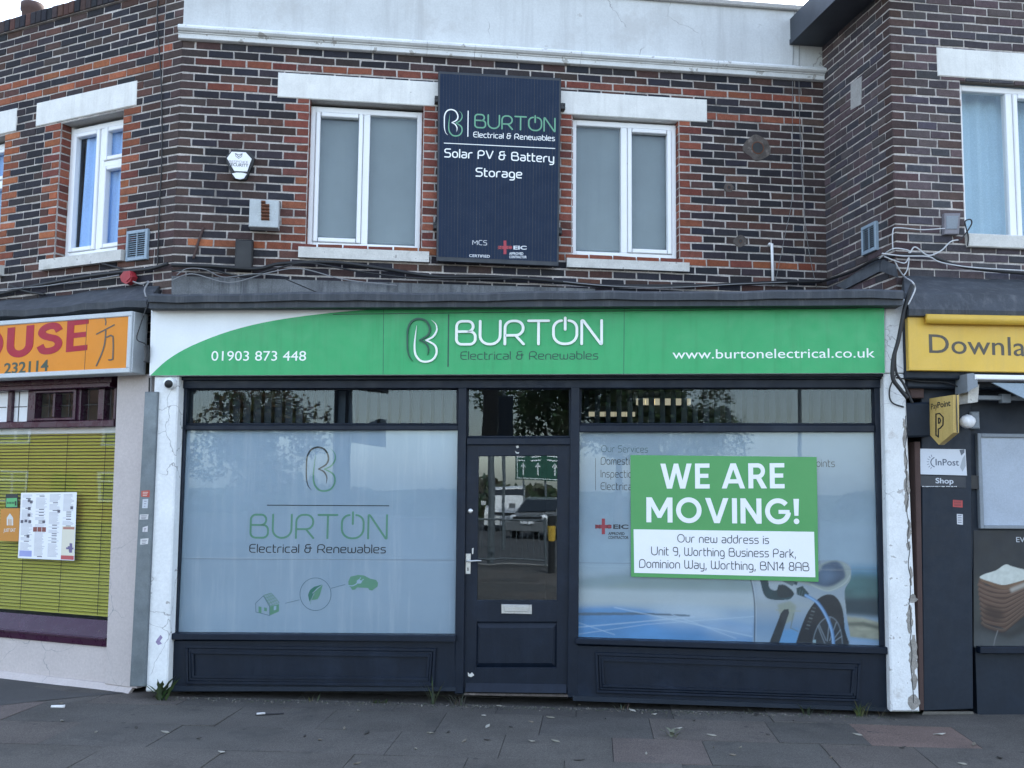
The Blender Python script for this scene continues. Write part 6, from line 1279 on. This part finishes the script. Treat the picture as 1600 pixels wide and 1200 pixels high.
cable(cw([(276, 430), (292, 420), (320, 421), (350, 433), (400, 428), (450, 432)], .09), .004, 'cablew', 'thin pale wire twisting beneath the black wall box')
cable(cw([(880, 440), (940, 446), (1010, 449), (1080, 448), (1150, 444), (1230, 441)], .08), .005, 'cablew', 'pale wire sagging along the flat roof below the right upper window')
cable(cw([(446, 436), (470, 446), (498, 458)], .12), .005, 'cable', 'short black wire slanting onto the flat roof nosing')
cable(cw([(318, 356), (312, 372), (302, 404)], .015), .011, 'terracotta', 'short rusty pipe slanting down the brick by the corner')
cable(cw([(1242, 0), (1240, 60), (1238, 160), (1238, 300), (1226, 370), (1210, 447)]), .0028, 'cablew', 'left one of the two thin wires hanging down the brick near the right corner')
cable(cw([(1252, 0), (1249, 70), (1249, 170), (1254, 290), (1262, 380), (1276, 450)]), .0028, 'cablew', 'right one of the two thin wires hanging down the brick near the right corner')
d_ = lambda L, o: [DS.at(x, y, o) for x, y in L]
cable(cw([(1284, 440)], .06) + [RW.at(1330, 425, .05), RW.at(1370, 405, .06)] + [RF.at(1420, 398, .08), RF.at(1452, 400, .08), RF.at(1500, 416, .08), RF.at(1560, 424, .08), RF.at(1640, 430, .08)], .013, 'cable', 'black cable along the foot of the right building\'s brickwork')
cable([RW.at(1374, 404, .1)] + [RF.at(x, y, .1) for x, y in [(1395, 389), (1418, 391), (1422, 395), (1430, 386), (1450, 399), (1470, 392), (1485, 378), (1497, 375)]], .006, 'cablewh', 'white wire looping up to the grey junction box at the right')
cable([RF.at(x, y, .12) for x, y in [(1378, 396), (1410, 400), (1450, 401), (1470, 410), (1520, 418), (1620, 424)]], .006, 'cablewh', 'white wire running below the loops at the right')
cable([RF.at(x, y, .12) for x, y in [(1382, 401), (1400, 408), (1414, 411), (1420, 403), (1418, 420), (1412, 431)]], .005, 'cablewh', 'white wire dangling in a hook above the store roof')
cable([RF.at(x, y, .1) for x, y in [(1398, 407), (1404, 420), (1413, 432)]] + d_([(1425, 440), (1430, 450), (1426, 462), (1419, 476)], .30), .006, 'cablewh', 'white wire dropping over the edge of the store roof')
cable([RF.at(x, y, .07) for x, y in [(1395, 392), (1395, 362), (1402, 356), (1440, 359), (1476, 357)]], .005, 'cablewh', 'thin pale wire rising to the left side of the grey junction box')
cable([RF.at(x, y, .09) for x, y in [(1497, 378), (1508, 366), (1518, 350), (1516, 343), (1508, 346), (1510, 358), (1513, 370), (1512, 384)]], .006, 'cable', 'black wire curling beside the sill of the right upper window')
cable(d_([(1425, 445), (1414, 480), (1404, 530), (1396, 560), (1395, 590), (1404, 605), (1418, 622)], .24), .016, 'cable', 'thick black cable hanging beside the right end of the green sign')
cable(d_([(1421, 460), (1410, 500), (1400, 545), (1400, 580), (1412, 600), (1426, 630)], .2), .010, 'cable', 'second black cable hanging between the green and yellow signs')
cable(d_([(1400, 585), (1390, 608), (1393, 628), (1412, 636)], .14), .006, 'cable', 'thin black cable looping over the flaking pilaster to the dark box')
cable(d_([(1400, 590), (1440, 596), (1480, 598), (1512, 612)], .13), .006, 'cable', 'black cable running under the yellow sign to the awning')
cable([S.at(235, 462, .2), S.at(229, 480, .2), S.at(218, 512, .2), S.at(214, 530, .2), S.at(226, 537, .2), S.at(231, 545, .18), S.at(228, 556, .18)], .005, 'cable', 'thin black wire hanging in the gap left of the green sign')
cable([LW.at(208, 440, .1), LW.at(222, 444, .12), LW.at(232, 440, .2), LW.at(226, 452, .25), LW.at(228, 464, .3)], .007, 'cablew', 'pale wire hanging from the red box to the sign end')
mb = MB(); mb.tube(smooth_pts([tuple(S.at(x, y, .15)) for x, y in [(229, 540), (230, 555), (228, 566)]]), .022, 8); solo('cable_joint', mb, M['black'], 'black cable joint in the gap left of the green sign', 'cable', None, True)
cable([LW.at(x, y, .05) for x, y in [(15, 446), (40, 455), (70, 460)]], .012, 'cable', 'short black bar sticking from the brick under the takeaway\'s upper window')
cable([LW.at(x, y, .05) for x, y in [(160, 412), (190, 420), (207, 426)]], .010, 'cable', 'short black bar slanting under the takeaway\'s sill to the red box')

# ------------------------------------------------------------------ weeds and litter at the foot of the shopfront
def blade(mb, base, d, L, w_, bend, c, jag=False):
    base = Vector(base); up = Vector((0, 0, 1)); side = d.cross(up); side = side.normalized() if side.length > .01 else Vector((1, 0, 0)); n = 7; pr = None
    for k in range(n + 1):
        t = k / n; p = base + d * (L * (t * .35 + bend * t * t)) + up * (L * (t - .55 * bend * t * t)); ww = w_ * math.sin(math.pi * min(1, .12 + .88 * t) ** .8) * (1 if not jag else (1 if k % 2 else .55))
        if k == n: ww = .0005
        cur = (p - side * ww, p + side * ww + up * .0, p + up * ww * -.3)
        if pr: mb.face([pr[0], pr[2], cur[2], cur[0]], c); mb.face([pr[2], pr[1], cur[1], cur[2]], c)
        pr = cur
def weed(x, y, n, L, w_, lab, c, jag=False, spread=1., name='weed', seedl=None, up=1., off=.03):
    b = S.at(x, y, off) if seedl is None else seedl; b = Vector((b.x, b.y, .004)); mb = MB(); g = random.Random(int(x))
    for k in range(n):
        a = g.uniform(0, 2 * math.pi); d = (S.s * math.cos(a) + S.n * (abs(math.sin(a)) * .7 + .1)).normalized()
        blade(mb, b + d * g.uniform(0, .03) * spread + S.s * g.uniform(-.04, .04) * spread, d, L * g.uniform(.5, 1.1), w_ * g.uniform(.7, 1.2), g.uniform(.1, .8) * spread * .8, tuple(q * g.uniform(.7, 1.3) for q in c), jag)
    solo(name, mb, M['leaf'], lab, 'weed')
weed(254, 1074, 10, .22, .032, 'leafy green dandelion growing at the foot of the left white pilaster', (.05, .10, .03), True, .8, 'dandelion_plant', None, 1, .14)
weed(676, 1078, 12, .22, .009, 'tall spindly weed against the left stall riser beside the door', (.06, .08, .045), True, .35)
weed(717, 1084, 26, .13, .008, 'bushy grey green weed left of the door step', (.085, .095, .07), True, .9)
weed(592, 1080, 18, .06, .006, 'low moss and grass tuft under the left stall riser', (.05, .07, .03), False, 1.6)
weed(488, 1078, 8, .09, .004, 'small sparse grass tuft at the middle of the left stall riser', (.10, .13, .06), False, 1.)
weed(1345, 1112, 30, .16, .0035, 'largest grass tuft in front of the right stall riser', (.10, .14, .05), False, .9)
weed(1425, 1113, 26, .09, .009, 'dark green weed at the foot of the flaking pilaster', (.05, .09, .03), True, 1.2, 'weed', ground(1425, 1113))
weed(1262, 1102, 7, .12, .010, 'dark narrow leaved weed under the picture window', (.045, .065, .045), False, .8)
weed(1292, 1104, 5, .07, .006, 'small weed right of the dark narrow leaved one', (.06, .07, .045), False, .8)
weed(976, 1092, 9, .09, .0025, 'dry wispy grass beside the right edge of the door', (.22, .21, .15), False, 1.2)
weed(1172, 1100, 6, .07, .006, 'small dark weed at the middle of the right stall riser', (.05, .065, .045), False, .9)
weed(1376, 1110, 6, .1, .003, 'thin straw coloured stem by the flaking pilaster', (.16, .14, .09), False, .5)
def litter(x, y, P, th, c, lab, name='litter', cat='litter', grp=None, rot=None):
    b = ground(x, y); a = random.uniform(0, 6.3) if rot is None else rot; mb = MB(); ca_, sa_ = math.cos(a), math.sin(a)
    pts = [Vector((b.x + u * ca_ - v * sa_, b.y + u * sa_ + v * ca_, .009 + z)) for u, v, z in P]; mb.prism(pts, (0, 0, -th), c); return solo(name, mb, M['litter'], lab, cat, grp)
mb = MB(); b = ground(90, 1107); mb.tube([b + Vector((-.05, 0, .014)), b + Vector((.05, .01, .014))], .010, 10, (.75, .75, .74), 0, .013); solo('paper_roll', mb, M['litter'], 'white rolled paper scrap lying on the asphalt at the left', 'litter', None, True)
mb = MB(); b = ground(421, 1118); mb.tube([b + Vector((-.10, -.02, .012)), b + Vector((.0, 0, .012)), b + Vector((.10, .03, .010))], .009, 8, (.03, .03, .035), 0, .005); mb.tube([b + Vector((-.09, -.03, .018)), b + Vector((-.03, -.01, .019))], .008, 8, (.6, .6, .6)); solo('broken_pen', mb, M['litter'], 'black and white broken plastic stick on the slabs before the left window', 'litter', None, True)
mb = MB(); b = ground(1051, 1153)
for k in range(6): blade(mb, b + Vector((random.uniform(-.03, .03), random.uniform(-.03, .03), .012)), Vector((math.cos(k * 1.1), math.sin(k * 1.1), .1)), .07, .02, .8, (.13, .14, .10), True)
solo('crumpled_leaf', mb, M['litter'], 'largest crumpled grey leaf on the slabs before the right window', 'leaf')
g = random.Random(12); spots = [(756, 1120), (659, 1105), (573, 1147), (558, 1195), (672, 1147), (761, 1158), (860, 1123), (762, 1137), (798, 1138), (831, 1160), (868, 1160), (946, 1125), (988, 1112), (1112, 1151), (1085, 1128), (1157, 1170), (1115, 1170), (1182, 1118), (1298, 1186), (1468, 1149), (1562, 1186), (1504, 1196), (780, 1105), (700, 1146), (538, 1140), (500, 1158), (213, 1139), (258, 1146), (346, 1177), (476, 1152), (95, 1101), (97, 1128), (311, 1156), (1022, 1118), (905, 1103), (1240, 1128), (1522, 1165), (150, 1146), (240, 1090), (1145, 1182), (650, 1172), (905, 1190), (1010, 1180), (1340, 1150), (1410, 1170), (560, 1112), (1060, 1140), (1200, 1150), (830, 1130), (725, 1160)]
for i, (x, y) in enumerate(spots):
    L = g.uniform(.012, .045); pale = i % 3 != 2; c = g.choice([(.26, .25, .21), (.20, .19, .15), (.36, .35, .31), (.16, .14, .11)]) if pale else (.035, .033, .03)
    P = [(-L, 0, 0), (-L * .4, -L * .35, .006), (L * .3, -L * .3, .002), (L, 0, .010), (L * .3, L * .4, .004), (-L * .3, L * .3, .001)]
    litter(x, y, P, .003, c, 'small pale scrap of dead leaf lying on the dark paving' if pale else 'small blackish leaf fragment lying on the dark paving', 'leaf_scrap', 'leaf', 'pale leaf scraps' if pale else 'dark leaf fragments')
mb = MB(); g = random.Random(4)                                # grit, moss and crumbs gathered along the wall foot
for k in range(1500):
    x = g.uniform(262, 1392); o = .02 + abs(g.gauss(0, .07)); base = S.at(x, 1090, 0); p = Vector((base.x, base.y, .006)) + S.n * o; r = g.uniform(.002, .008)
    c = g.choice([(.10, .09, .07), (.05, .06, .035), (.07, .07, .07), (.16, .15, .13), (.03, .03, .03), (.04, .055, .03)])
    mb.face([p + Vector((-r, -r, 0)), p + Vector((r, -r, 0)), p + Vector((0, 0, r))], c); mb.face([p + Vector((r, -r, 0)), p + Vector((r * .3, r, 0)), p + Vector((0, 0, r))], c); mb.face([p + Vector((r * .3, r, 0)), p + Vector((-r, -r, 0)), p + Vector((0, 0, r))], c)
struct('grit', mb, M['litter'], 'stuff')

# ------------------------------------------------------------------ the other side of the road, seen mirrored in the glass
def refl(fr, x, y, D, off=-.05):
    d = ray(x, y); p = EYE + d * (D / d.y); return p - fr.n * 2 * ((p - fr.o).dot(fr.n) - off)
M['foliage'] = mk('foliage', rough=.6, attr=True, var=.2, vs=1., grain=.1)
M['bark'] = mk('bark', (.09, .07, .05), rough=.9, var=.4, vs=8)
def tree(loc, H, R, label, seed, n=11000, c=(.045, .075, .025)):
    g = random.Random(seed); t = thing('tree', label, 'tree', loc, 'trees across the road'); loc = Vector(loc)
    mb = MB(); mb.tube([loc, loc + Vector((.05, 0, H * .25)), loc + Vector((0, .1, H * .6))], .16 * H / 6, 8, None, 0, .05)
    for k in range(5): a = k * 1.3; mb.tube([loc + Vector((0, 0, H * (.28 + .06 * k))), loc + Vector((math.cos(a) * R * .6, math.sin(a) * R * .6, H * (.55 + .06 * k)))], .06 * H / 6, 6, None, 0, .02)
    part('trunk', mb, M['bark'], t)
    mb = MB(); cl_ = [(Vector((g.gauss(0, .42) * R, g.gauss(0, .42) * R, H * g.uniform(.36, .98))), R * g.uniform(.2, .42)) for _ in range(26)]
    for k in range(n):
        ce, r = g.choice(cl_); v = Vector((g.gauss(0, 1), g.gauss(0, 1), g.gauss(0, 1))).normalized() * r * g.uniform(.5, 1.05); p = loc + ce + v; u = Vector((g.gauss(0, 1), g.gauss(0, 1), g.gauss(0, .6))).normalized(); w2 = u.cross(Vector((g.random(), g.random(), g.random()))).normalized(); s_ = g.uniform(.06, .13) * (R / 2.5) ** .5
        mb.face([p - u * s_, p + w2 * s_ * .5, p + u * s_, p - w2 * s_ * .5], tuple(q * g.uniform(.6, 1.4) for q in c))
    part('crown', mb, M['foliage'], t)
def gxy(p, z=0.): return (p.x, p.y, z)
tree(gxy(refl(S, 875, 640, 46)), 8.2, 3.2, 'broad leafy tree across the road mirrored above the door', 1)
tree(gxy(refl(S, 965, 640, 50)), 9.5, 4.2, 'tall dense tree across the road mirrored behind the two strip lights', 2)
tree(gxy(refl(S, 1050, 640, 54)), 7.2, 3.4, 'lower rounded tree right of the tall dense tree across the road', 3)
tree(gxy(refl(S, 395, 640, 30)), 4.2, 1.9, 'golden bushy palm like tree across the road mirrored above the left window', 4, 7000, (.08, .075, .03))
mb = MB(); g = random.Random(9)
for k in range(9000):
    x = g.uniform(-45, 50); p = Vector((x, -46 - .1 * x + g.uniform(-1.5, 1.5), g.uniform(0, 1.5 + .5 * math.sin(x * .5) + .3 * math.sin(x * 1.7)))); u = Vector((g.gauss(0, 1), g.gauss(0, .5), g.gauss(0, 1))).normalized(); w2 = u.cross(Vector((0, 1, .2))).normalized(); s_ = g.uniform(.15, .34)
    mb.face([p - u * s_, p + w2 * s_ * .5, p + u * s_, p - w2 * s_ * .5], tuple(q * g.uniform(.5, 1.4) for q in (.04, .055, .025)))
struct('far_hedge', mb, M['foliage'], 'stuff')
mb = MB(); mb.face([(-200, -37, -.09), (-200, -400, -.09), (200, -400, -.09), (200, -37, -.09)]); struct('far_verge', mb, mk('verge_grass', (.05, .07, .025), rough=.9, var=.4, vs=.6))
# guard railing by the kerb
p1, p2 = refl(S, 735, 880, 23), refl(S, 846, 885, 22.4); GF = Frame((p2.x, -6.15), (-1, .0))
GR = thing('guard_rail', 'grey pedestrian guard railing along the kerb mirrored in the door glass', 'railing', (p2.x, -6.15, 0))
mb = MB()
for k in range(4):
    x = p2.x - 1.95 * k; t_ = MB(); t_.tube([(x, -6.15, 0), (x, -6.15, 1.05)], .03, 8); part('post', t_, M['galv'], GR)
    if k < 3:
        r_ = MB(); r_.tube([(x, -6.15, 1.0), (x - 1.95, -6.15, 1.0)], .022, 8); r_.tube([(x, -6.15, .12), (x - 1.95, -6.15, .12)], .018, 8); part('rail', r_, M['galv'], GR)
        b_ = MB()
        for j in range(1, 15): b_.tube([(x - .13 * j, -6.15, .12), (x - .13 * j, -6.15, 1.0)], .008, 6)
        part('infill_bars', b_, M['galv'], GR)
def column(fr_px, D, H, r, mat, name, lab, cat):
    p = refl(S, fr_px, 800, D); mb = MB(); mb.tube([(p.x, p.y, -.1), (p.x, p.y, H)], r, 10); return p, mb
p, mb = column(767, 24, 4.2, .075, 'galv', '', '', ''); TL = thing('traffic_light', 'grey traffic light post with black signal head across from the door', 'traffic light', (p.x, p.y, 0)); part('post', mb, M['galv'], TL)
mb = MB(); mb.box(Frame((p.x, p.y), (-1, 0)), -.18, .18, 2.9, 4.0, .08, .3); hd = part('signal_head', mb, M['black'], TL)
for k, nm in enumerate(('red_lens', 'amber_lens', 'green_lens')): mb = MB(); mb.lathe((p.x, p.y + .08, 3.75 - k * .32), (0, -1, 0), [(.11, 0), (.11, .02), (0, .035)], 16); part(nm, mb, M[('red', 'orange', 'dkgreen')[k]], hd, True)
p, mb = column(531, 18, 5.2, .16, 'navy2', '', '', ''); SG = thing('signal_column', 'dark tall signal column with hooded lamps mirrored above the left window', 'traffic light', (p.x, p.y, 0)); part('post', mb, M['navy2'], SG)
for z in (3.55, 2.6):
    mb = MB(); A = [(p.x + .2, p.y + .1, z - .12), (p.x + .2, p.y + .1, z + .12), (p.x + .2, p.y - .1, z + .12), (p.x + .2, p.y - .1, z - .12)]; B = [(p.x + .75, p.y + .2, z - .2), (p.x + .75, p.y + .2, z + .3), (p.x + .75, p.y - .2, z + .3), (p.x + .75, p.y - .2, z - .2)]; mb.hexa(A, B); part('lamp_hood', mb, M['black'], SG)
p, mb = column(786, 30, 6.0, .05, 'galv', '', '', ''); BD = thing('tall_banner_board', 'tall dark upright board on a post across the road', 'board', (p.x, p.y, 0)); part('post', mb, M['galv'], BD)
mb = MB(); mb.bevbox(Frame((p.x, p.y), (-1, 0)), -.28, .28, 3.1, 4.4, .05, .14, .02); part('board', mb, M['navy2'], BD)
p, mb = column(1253, 34, 8.0, .07, 'galv', '', '', ''); LP_ = thing('street_lamp', 'slim grey street lamp across the road', 'street lamp', (p.x, p.y, 0)); part('post', mb, M['galv'], LP_)
mb = MB(); mb.tube([(p.x, p.y, 7.95), (p.x, p.y + .8, 8.1)], .04, 8); mb.bevbox(Frame((p.x, p.y + .8), (-1, 0)), -.12, .12, 8.05, 8.17, -.1, .5, .03); part('lantern', mb, M['greyplastic'], LP_)
p, mb = column(862, 21, 1.15, .07, 'black', '', '', ''); BL = thing('bollard', 'black bollard with a yellow band by the railing', 'bollard', (p.x, p.y, 0)); part('post', mb, M['black'], BL); mb = MB(); mb.tube([(p.x, p.y, .65), (p.x, p.y, .95)], .073, 12); part('band', mb, M['yellow'], BL)
a, b = refl(S, 805, 735, 40), refl(S, 900, 735, 41); RS = thing('direction_sign', 'large green road direction sign with white border and arrows on three posts', 'sign', (a.x, a.y, 0)); RSF = Frame((a.x, a.y), (b.x - a.x, b.y - a.y)); 
if RSF.n.y < 0: RSF = Frame((b.x, b.y), (a.x - b.x, a.y - b.y))
LL = math.hypot(b.x - a.x, b.y - a.y); mb = MB(); mb.bevbox(RSF, 0, LL, 2.0, 3.2, -.03, .03, .01); part('sign_plate', mb, mk('road_sign_green', (.012, .09, .06), rough=.5), RS)
mb = MB(); ff = lambda u, v, d=0.: RSF.w(u, v, .032 + d); ribbon(mb, ff, [(.06, 2.06), (LL - .06, 2.06), (LL - .06, 3.14), (.06, 3.14)], .03, True, .001, .001)
for k in range(4): u = .35 + (LL - .7) * k / 3; ribbon(mb, ff, [(u, 2.2), (u, 2.55)], .06, False, .001, .001, None, False); ribbon(mb, ff, [(u - .1, 2.5), (u, 2.62), (u + .1, 2.5)], .05, False, .002, .002, None, False)
for k in range(4):
    for j in range(2): u = .2 + (LL - .5) * k / 3.2; ribbon(mb, ff, [(u, 2.75 + .14 * j), (u + .4, 2.75 + .14 * j)], .05, False, .001, .001, None, False)
part('sign_markings', mb, M['white'], RS)
for k in range(3): mb = MB(); q = RSF.w(LL * (.15 + .35 * k), 0, -.06); mb.tube([q, q + Vector((0, 0, 3.1))], .04, 8); part('post', mb, M['galv'], RS)
def vehicle(name, lab, cat, loc, ang, L, W, side, roofz, colr, van=False):
    """side: body outline (x along length, z) from front bottom round; nose at +x"""
    t = thing(name, lab, cat, loc); R_ = Matrix.Rotation(ang, 4, 'Z'); B = Vector(loc)
    P = lambda x, y, z: B + R_ @ Vector((x, y, z))
    body = mk(name + '_paint', colr, rough=.25, var=.05, grain=0, coat=.6); mb = MB()
    mb.hexa([P(x, W / 2 - .04, z) for x, z in side[0]], [P(x, W / 2, z) for x, z in side[1]]); mb.hexa([P(x, W / 2, z) for x, z in side[1]], [P(x, -W / 2, z) for x, z in side[1]]); mb.hexa([P(x, -W / 2, z) for x, z in side[1]], [P(x, -W / 2 + .04, z) for x, z in side[0]])
    cab = side[2]; k = .16
    mb.hexa([P(x, W / 2 - (.03 if z < 1.05 else k), z) for x, z in cab], [P(x, -W / 2 + (.03 if z < 1.05 else k), z) for x, z in cab]); part('body', mb, body, t)
    gl = mk(name + '_glass', (.015, .02, .025), rough=.05, var=0, grain=0, spec=.8); ws = side[3]; mb = MB(); (x0, z0), (x1, z1) = ws
    mb.prism([P(x0 + .012, W / 2 - .14, z0), P(x0 + .012, -W / 2 + .14, z0), P(x1 + .012, -W / 2 + .22, z1), P(x1 + .012, W / 2 - .22, z1)], (R_ @ Vector((-.01, 0, 0)))); part('windscreen', mb, gl, t)
    fx = side[4]
    for sgn in (-1, 1):
        mb = MB(); c0 = P(fx, sgn * (W / 2 - .28), .78); mb.lathe(c0, R_ @ Vector((1, 0, .15)), [(.13, -.06), (.12, .03), (.06, .06), (0, .065)], 14); part('headlight', mb, M['poster_white'], t, True)
        mb = MB(); mb.bevbox(Frame(P(x0 - .12, sgn * (W / 2 + .1), 0), R_ @ Vector((0, 1, 0))), -.1, .1, 1.0, 1.16, -.06, .06, .02); part('mirror', mb, body, t)
    for xx in side[5]:
        for sgn in (-1, 1):
            mb = MB(); c0 = P(xx, sgn * (W / 2 - .2), .32); mb.lathe(c0, R_ @ Vector((0, sgn, 0)), [(.2, 0), (.32, 0), (.33, .05), (.33, .17), (.30, .2), (.2, .21)], 20); wh = part('wheel', mb, M['black'], t, True); mb = MB(); mb.lathe(c0, R_ @ Vector((0, sgn, 0)), [(.2, .2), (.17, .19), (.05, .17), (0, .18)], 16); part('rim', mb, M['steel'], wh, True)
    mb = MB(); ff_ = Frame(P(fx + .06, 0, 0), R_ @ Vector((0, 1, 0))); mb.box(ff_, -.55, .55, .62, .72, -.03, .03); part('grille', mb, M['black'], t); mb = MB(); mb.box(ff_, -.26, .26, .45, .56, .0, .045); part('number_plate', mb, M['poster_white'], t)
vside = ([(2.1, .3), (2.1, .75), (2.0, .95), (1.3, 1.1), (-2.1, 1.15), (-2.2, .3)], [(2.15, .28), (2.15, .72), (2.03, .92), (1.3, 1.08), (-2.12, 1.12), (-2.22, .28)], [(1.45, 1.05), (.85, 1.78), (.5, 1.86), (-2.1, 1.86), (-2.18, 1.05)], [(1.35, 1.14), (.88, 1.74)], 2.12, (1.35, -1.4))
cside = ([(1.95, .3), (1.95, .65), (1.85, .8), (1.0, .95), (-1.9, 1.0), (-2.0, .3)], [(2.0, .28), (2.0, .62), (1.9, .78), (1.0, .93), (-1.92, .98), (-2.02, .28)], [(1.15, .9), (.35, 1.42), (-.1, 1.5), (-1.2, 1.47), (-1.85, .95)], [(1.08, 1.0), (.38, 1.41)], 1.96, (1.25, -1.25))
p = refl(S, 793, 800, 44); vehicle('white_van', 'white panel van stopped in the road mirrored in the door glass', 'van', (p.x, p.y, -.12), math.radians(82), 4.3, 1.8, vside, 1.86, (.75, .76, .76), True)
p = refl(S, 852, 800, 38); vehicle('silver_car', 'dark silver hatchback stopped in the road right of the white van', 'car', (p.x, p.y, -.12), math.radians(100), 4.0, 1.7, cside, 1.5, (.16, .17, .18))
# houses opposite
def house(c, ang, W, lab, wallc):
    t = thing('house', lab, 'house', c, 'houses across the road'); s_ = (math.cos(ang), math.sin(ang)); f = Frame((c[0], c[1]), s_)
    mb = MB(); mb.box(f, -W / 2, W / 2, 0, 5.2, -7, 0); wl = part('wall', mb, mk('house_wall', wallc, rough=.9, var=.25, vs=2), t)
    mb = MB(); mb.hexa([f.w(-W / 2 - .2, 5.2, .4), f.w(-W / 2 - .2, 5.2, -7.4), f.w(-W / 2 - .2, 8.2, -3.5)], [f.w(W / 2 + .2, 5.2, .4), f.w(W / 2 + .2, 5.2, -7.4), f.w(W / 2 + .2, 8.2, -3.5)]); part('roof', mb, mk('roof_tile', (.12, .06, .045), rough=.9, var=.3), t)
    for (x, z, w_, h_) in ((-W * .25, .9, 1.6, 1.3), (W * .25, .9, 1.6, 1.3), (-W * .25, 3.3, 1.6, 1.2), (W * .25, 3.3, 1.6, 1.2)):
        mb = MB()
        for q in ((x - w_ / 2, x + w_ / 2, z, z + .1), (x - w_ / 2, x + w_ / 2, z + h_ - .1, z + h_), (x - w_ / 2, x - w_ / 2 + .1, z + .1, z + h_ - .1), (x + w_ / 2 - .1, x + w_ / 2, z + .1, z + h_ - .1), (x - .3, x - .2, z + .1, z + h_ - .1), (x - w_ / 2 + .1, x - .3, z + h_ * .65, z + h_ * .65 + .08), (x - .2, x + w_ / 2 - .1, z + h_ * .65, z + h_ * .65 + .08)): mb.bevbox(f, *q, .002, .05, .01)
        wf = part('window', mb, M['upvc'], t); mb = MB(); mb.box(f, x - w_ / 2 + .05, x + w_ / 2 - .05, z + .05, z + h_ - .05, .004, .02); part('pane', mb, M['frost'], wf)
    mb = MB(); mb.bevbox(f, -.5, .5, 0, 2.1, .0, .06, .01); part('door', mb, M['navy'], t)
for px_, D, an, lab, wc in ((100, 44, 3.6, 'red brick house across the road facing the takeaway', (.30, .13, .08)), (10, 48, 3.75, 'orange brick house left of the red brick one across the road', (.34, .17, .09))):
    p = refl(LS, px_, 730, D, -.1); house((p.x, p.y, 0), math.atan2(p.y, p.x) + math.pi / 2 + math.pi if False else math.atan2(-p.x, p.y) * 0 + math.atan2(p.y - 0, p.x - 0) - math.pi / 2, 9.0, lab, wc)
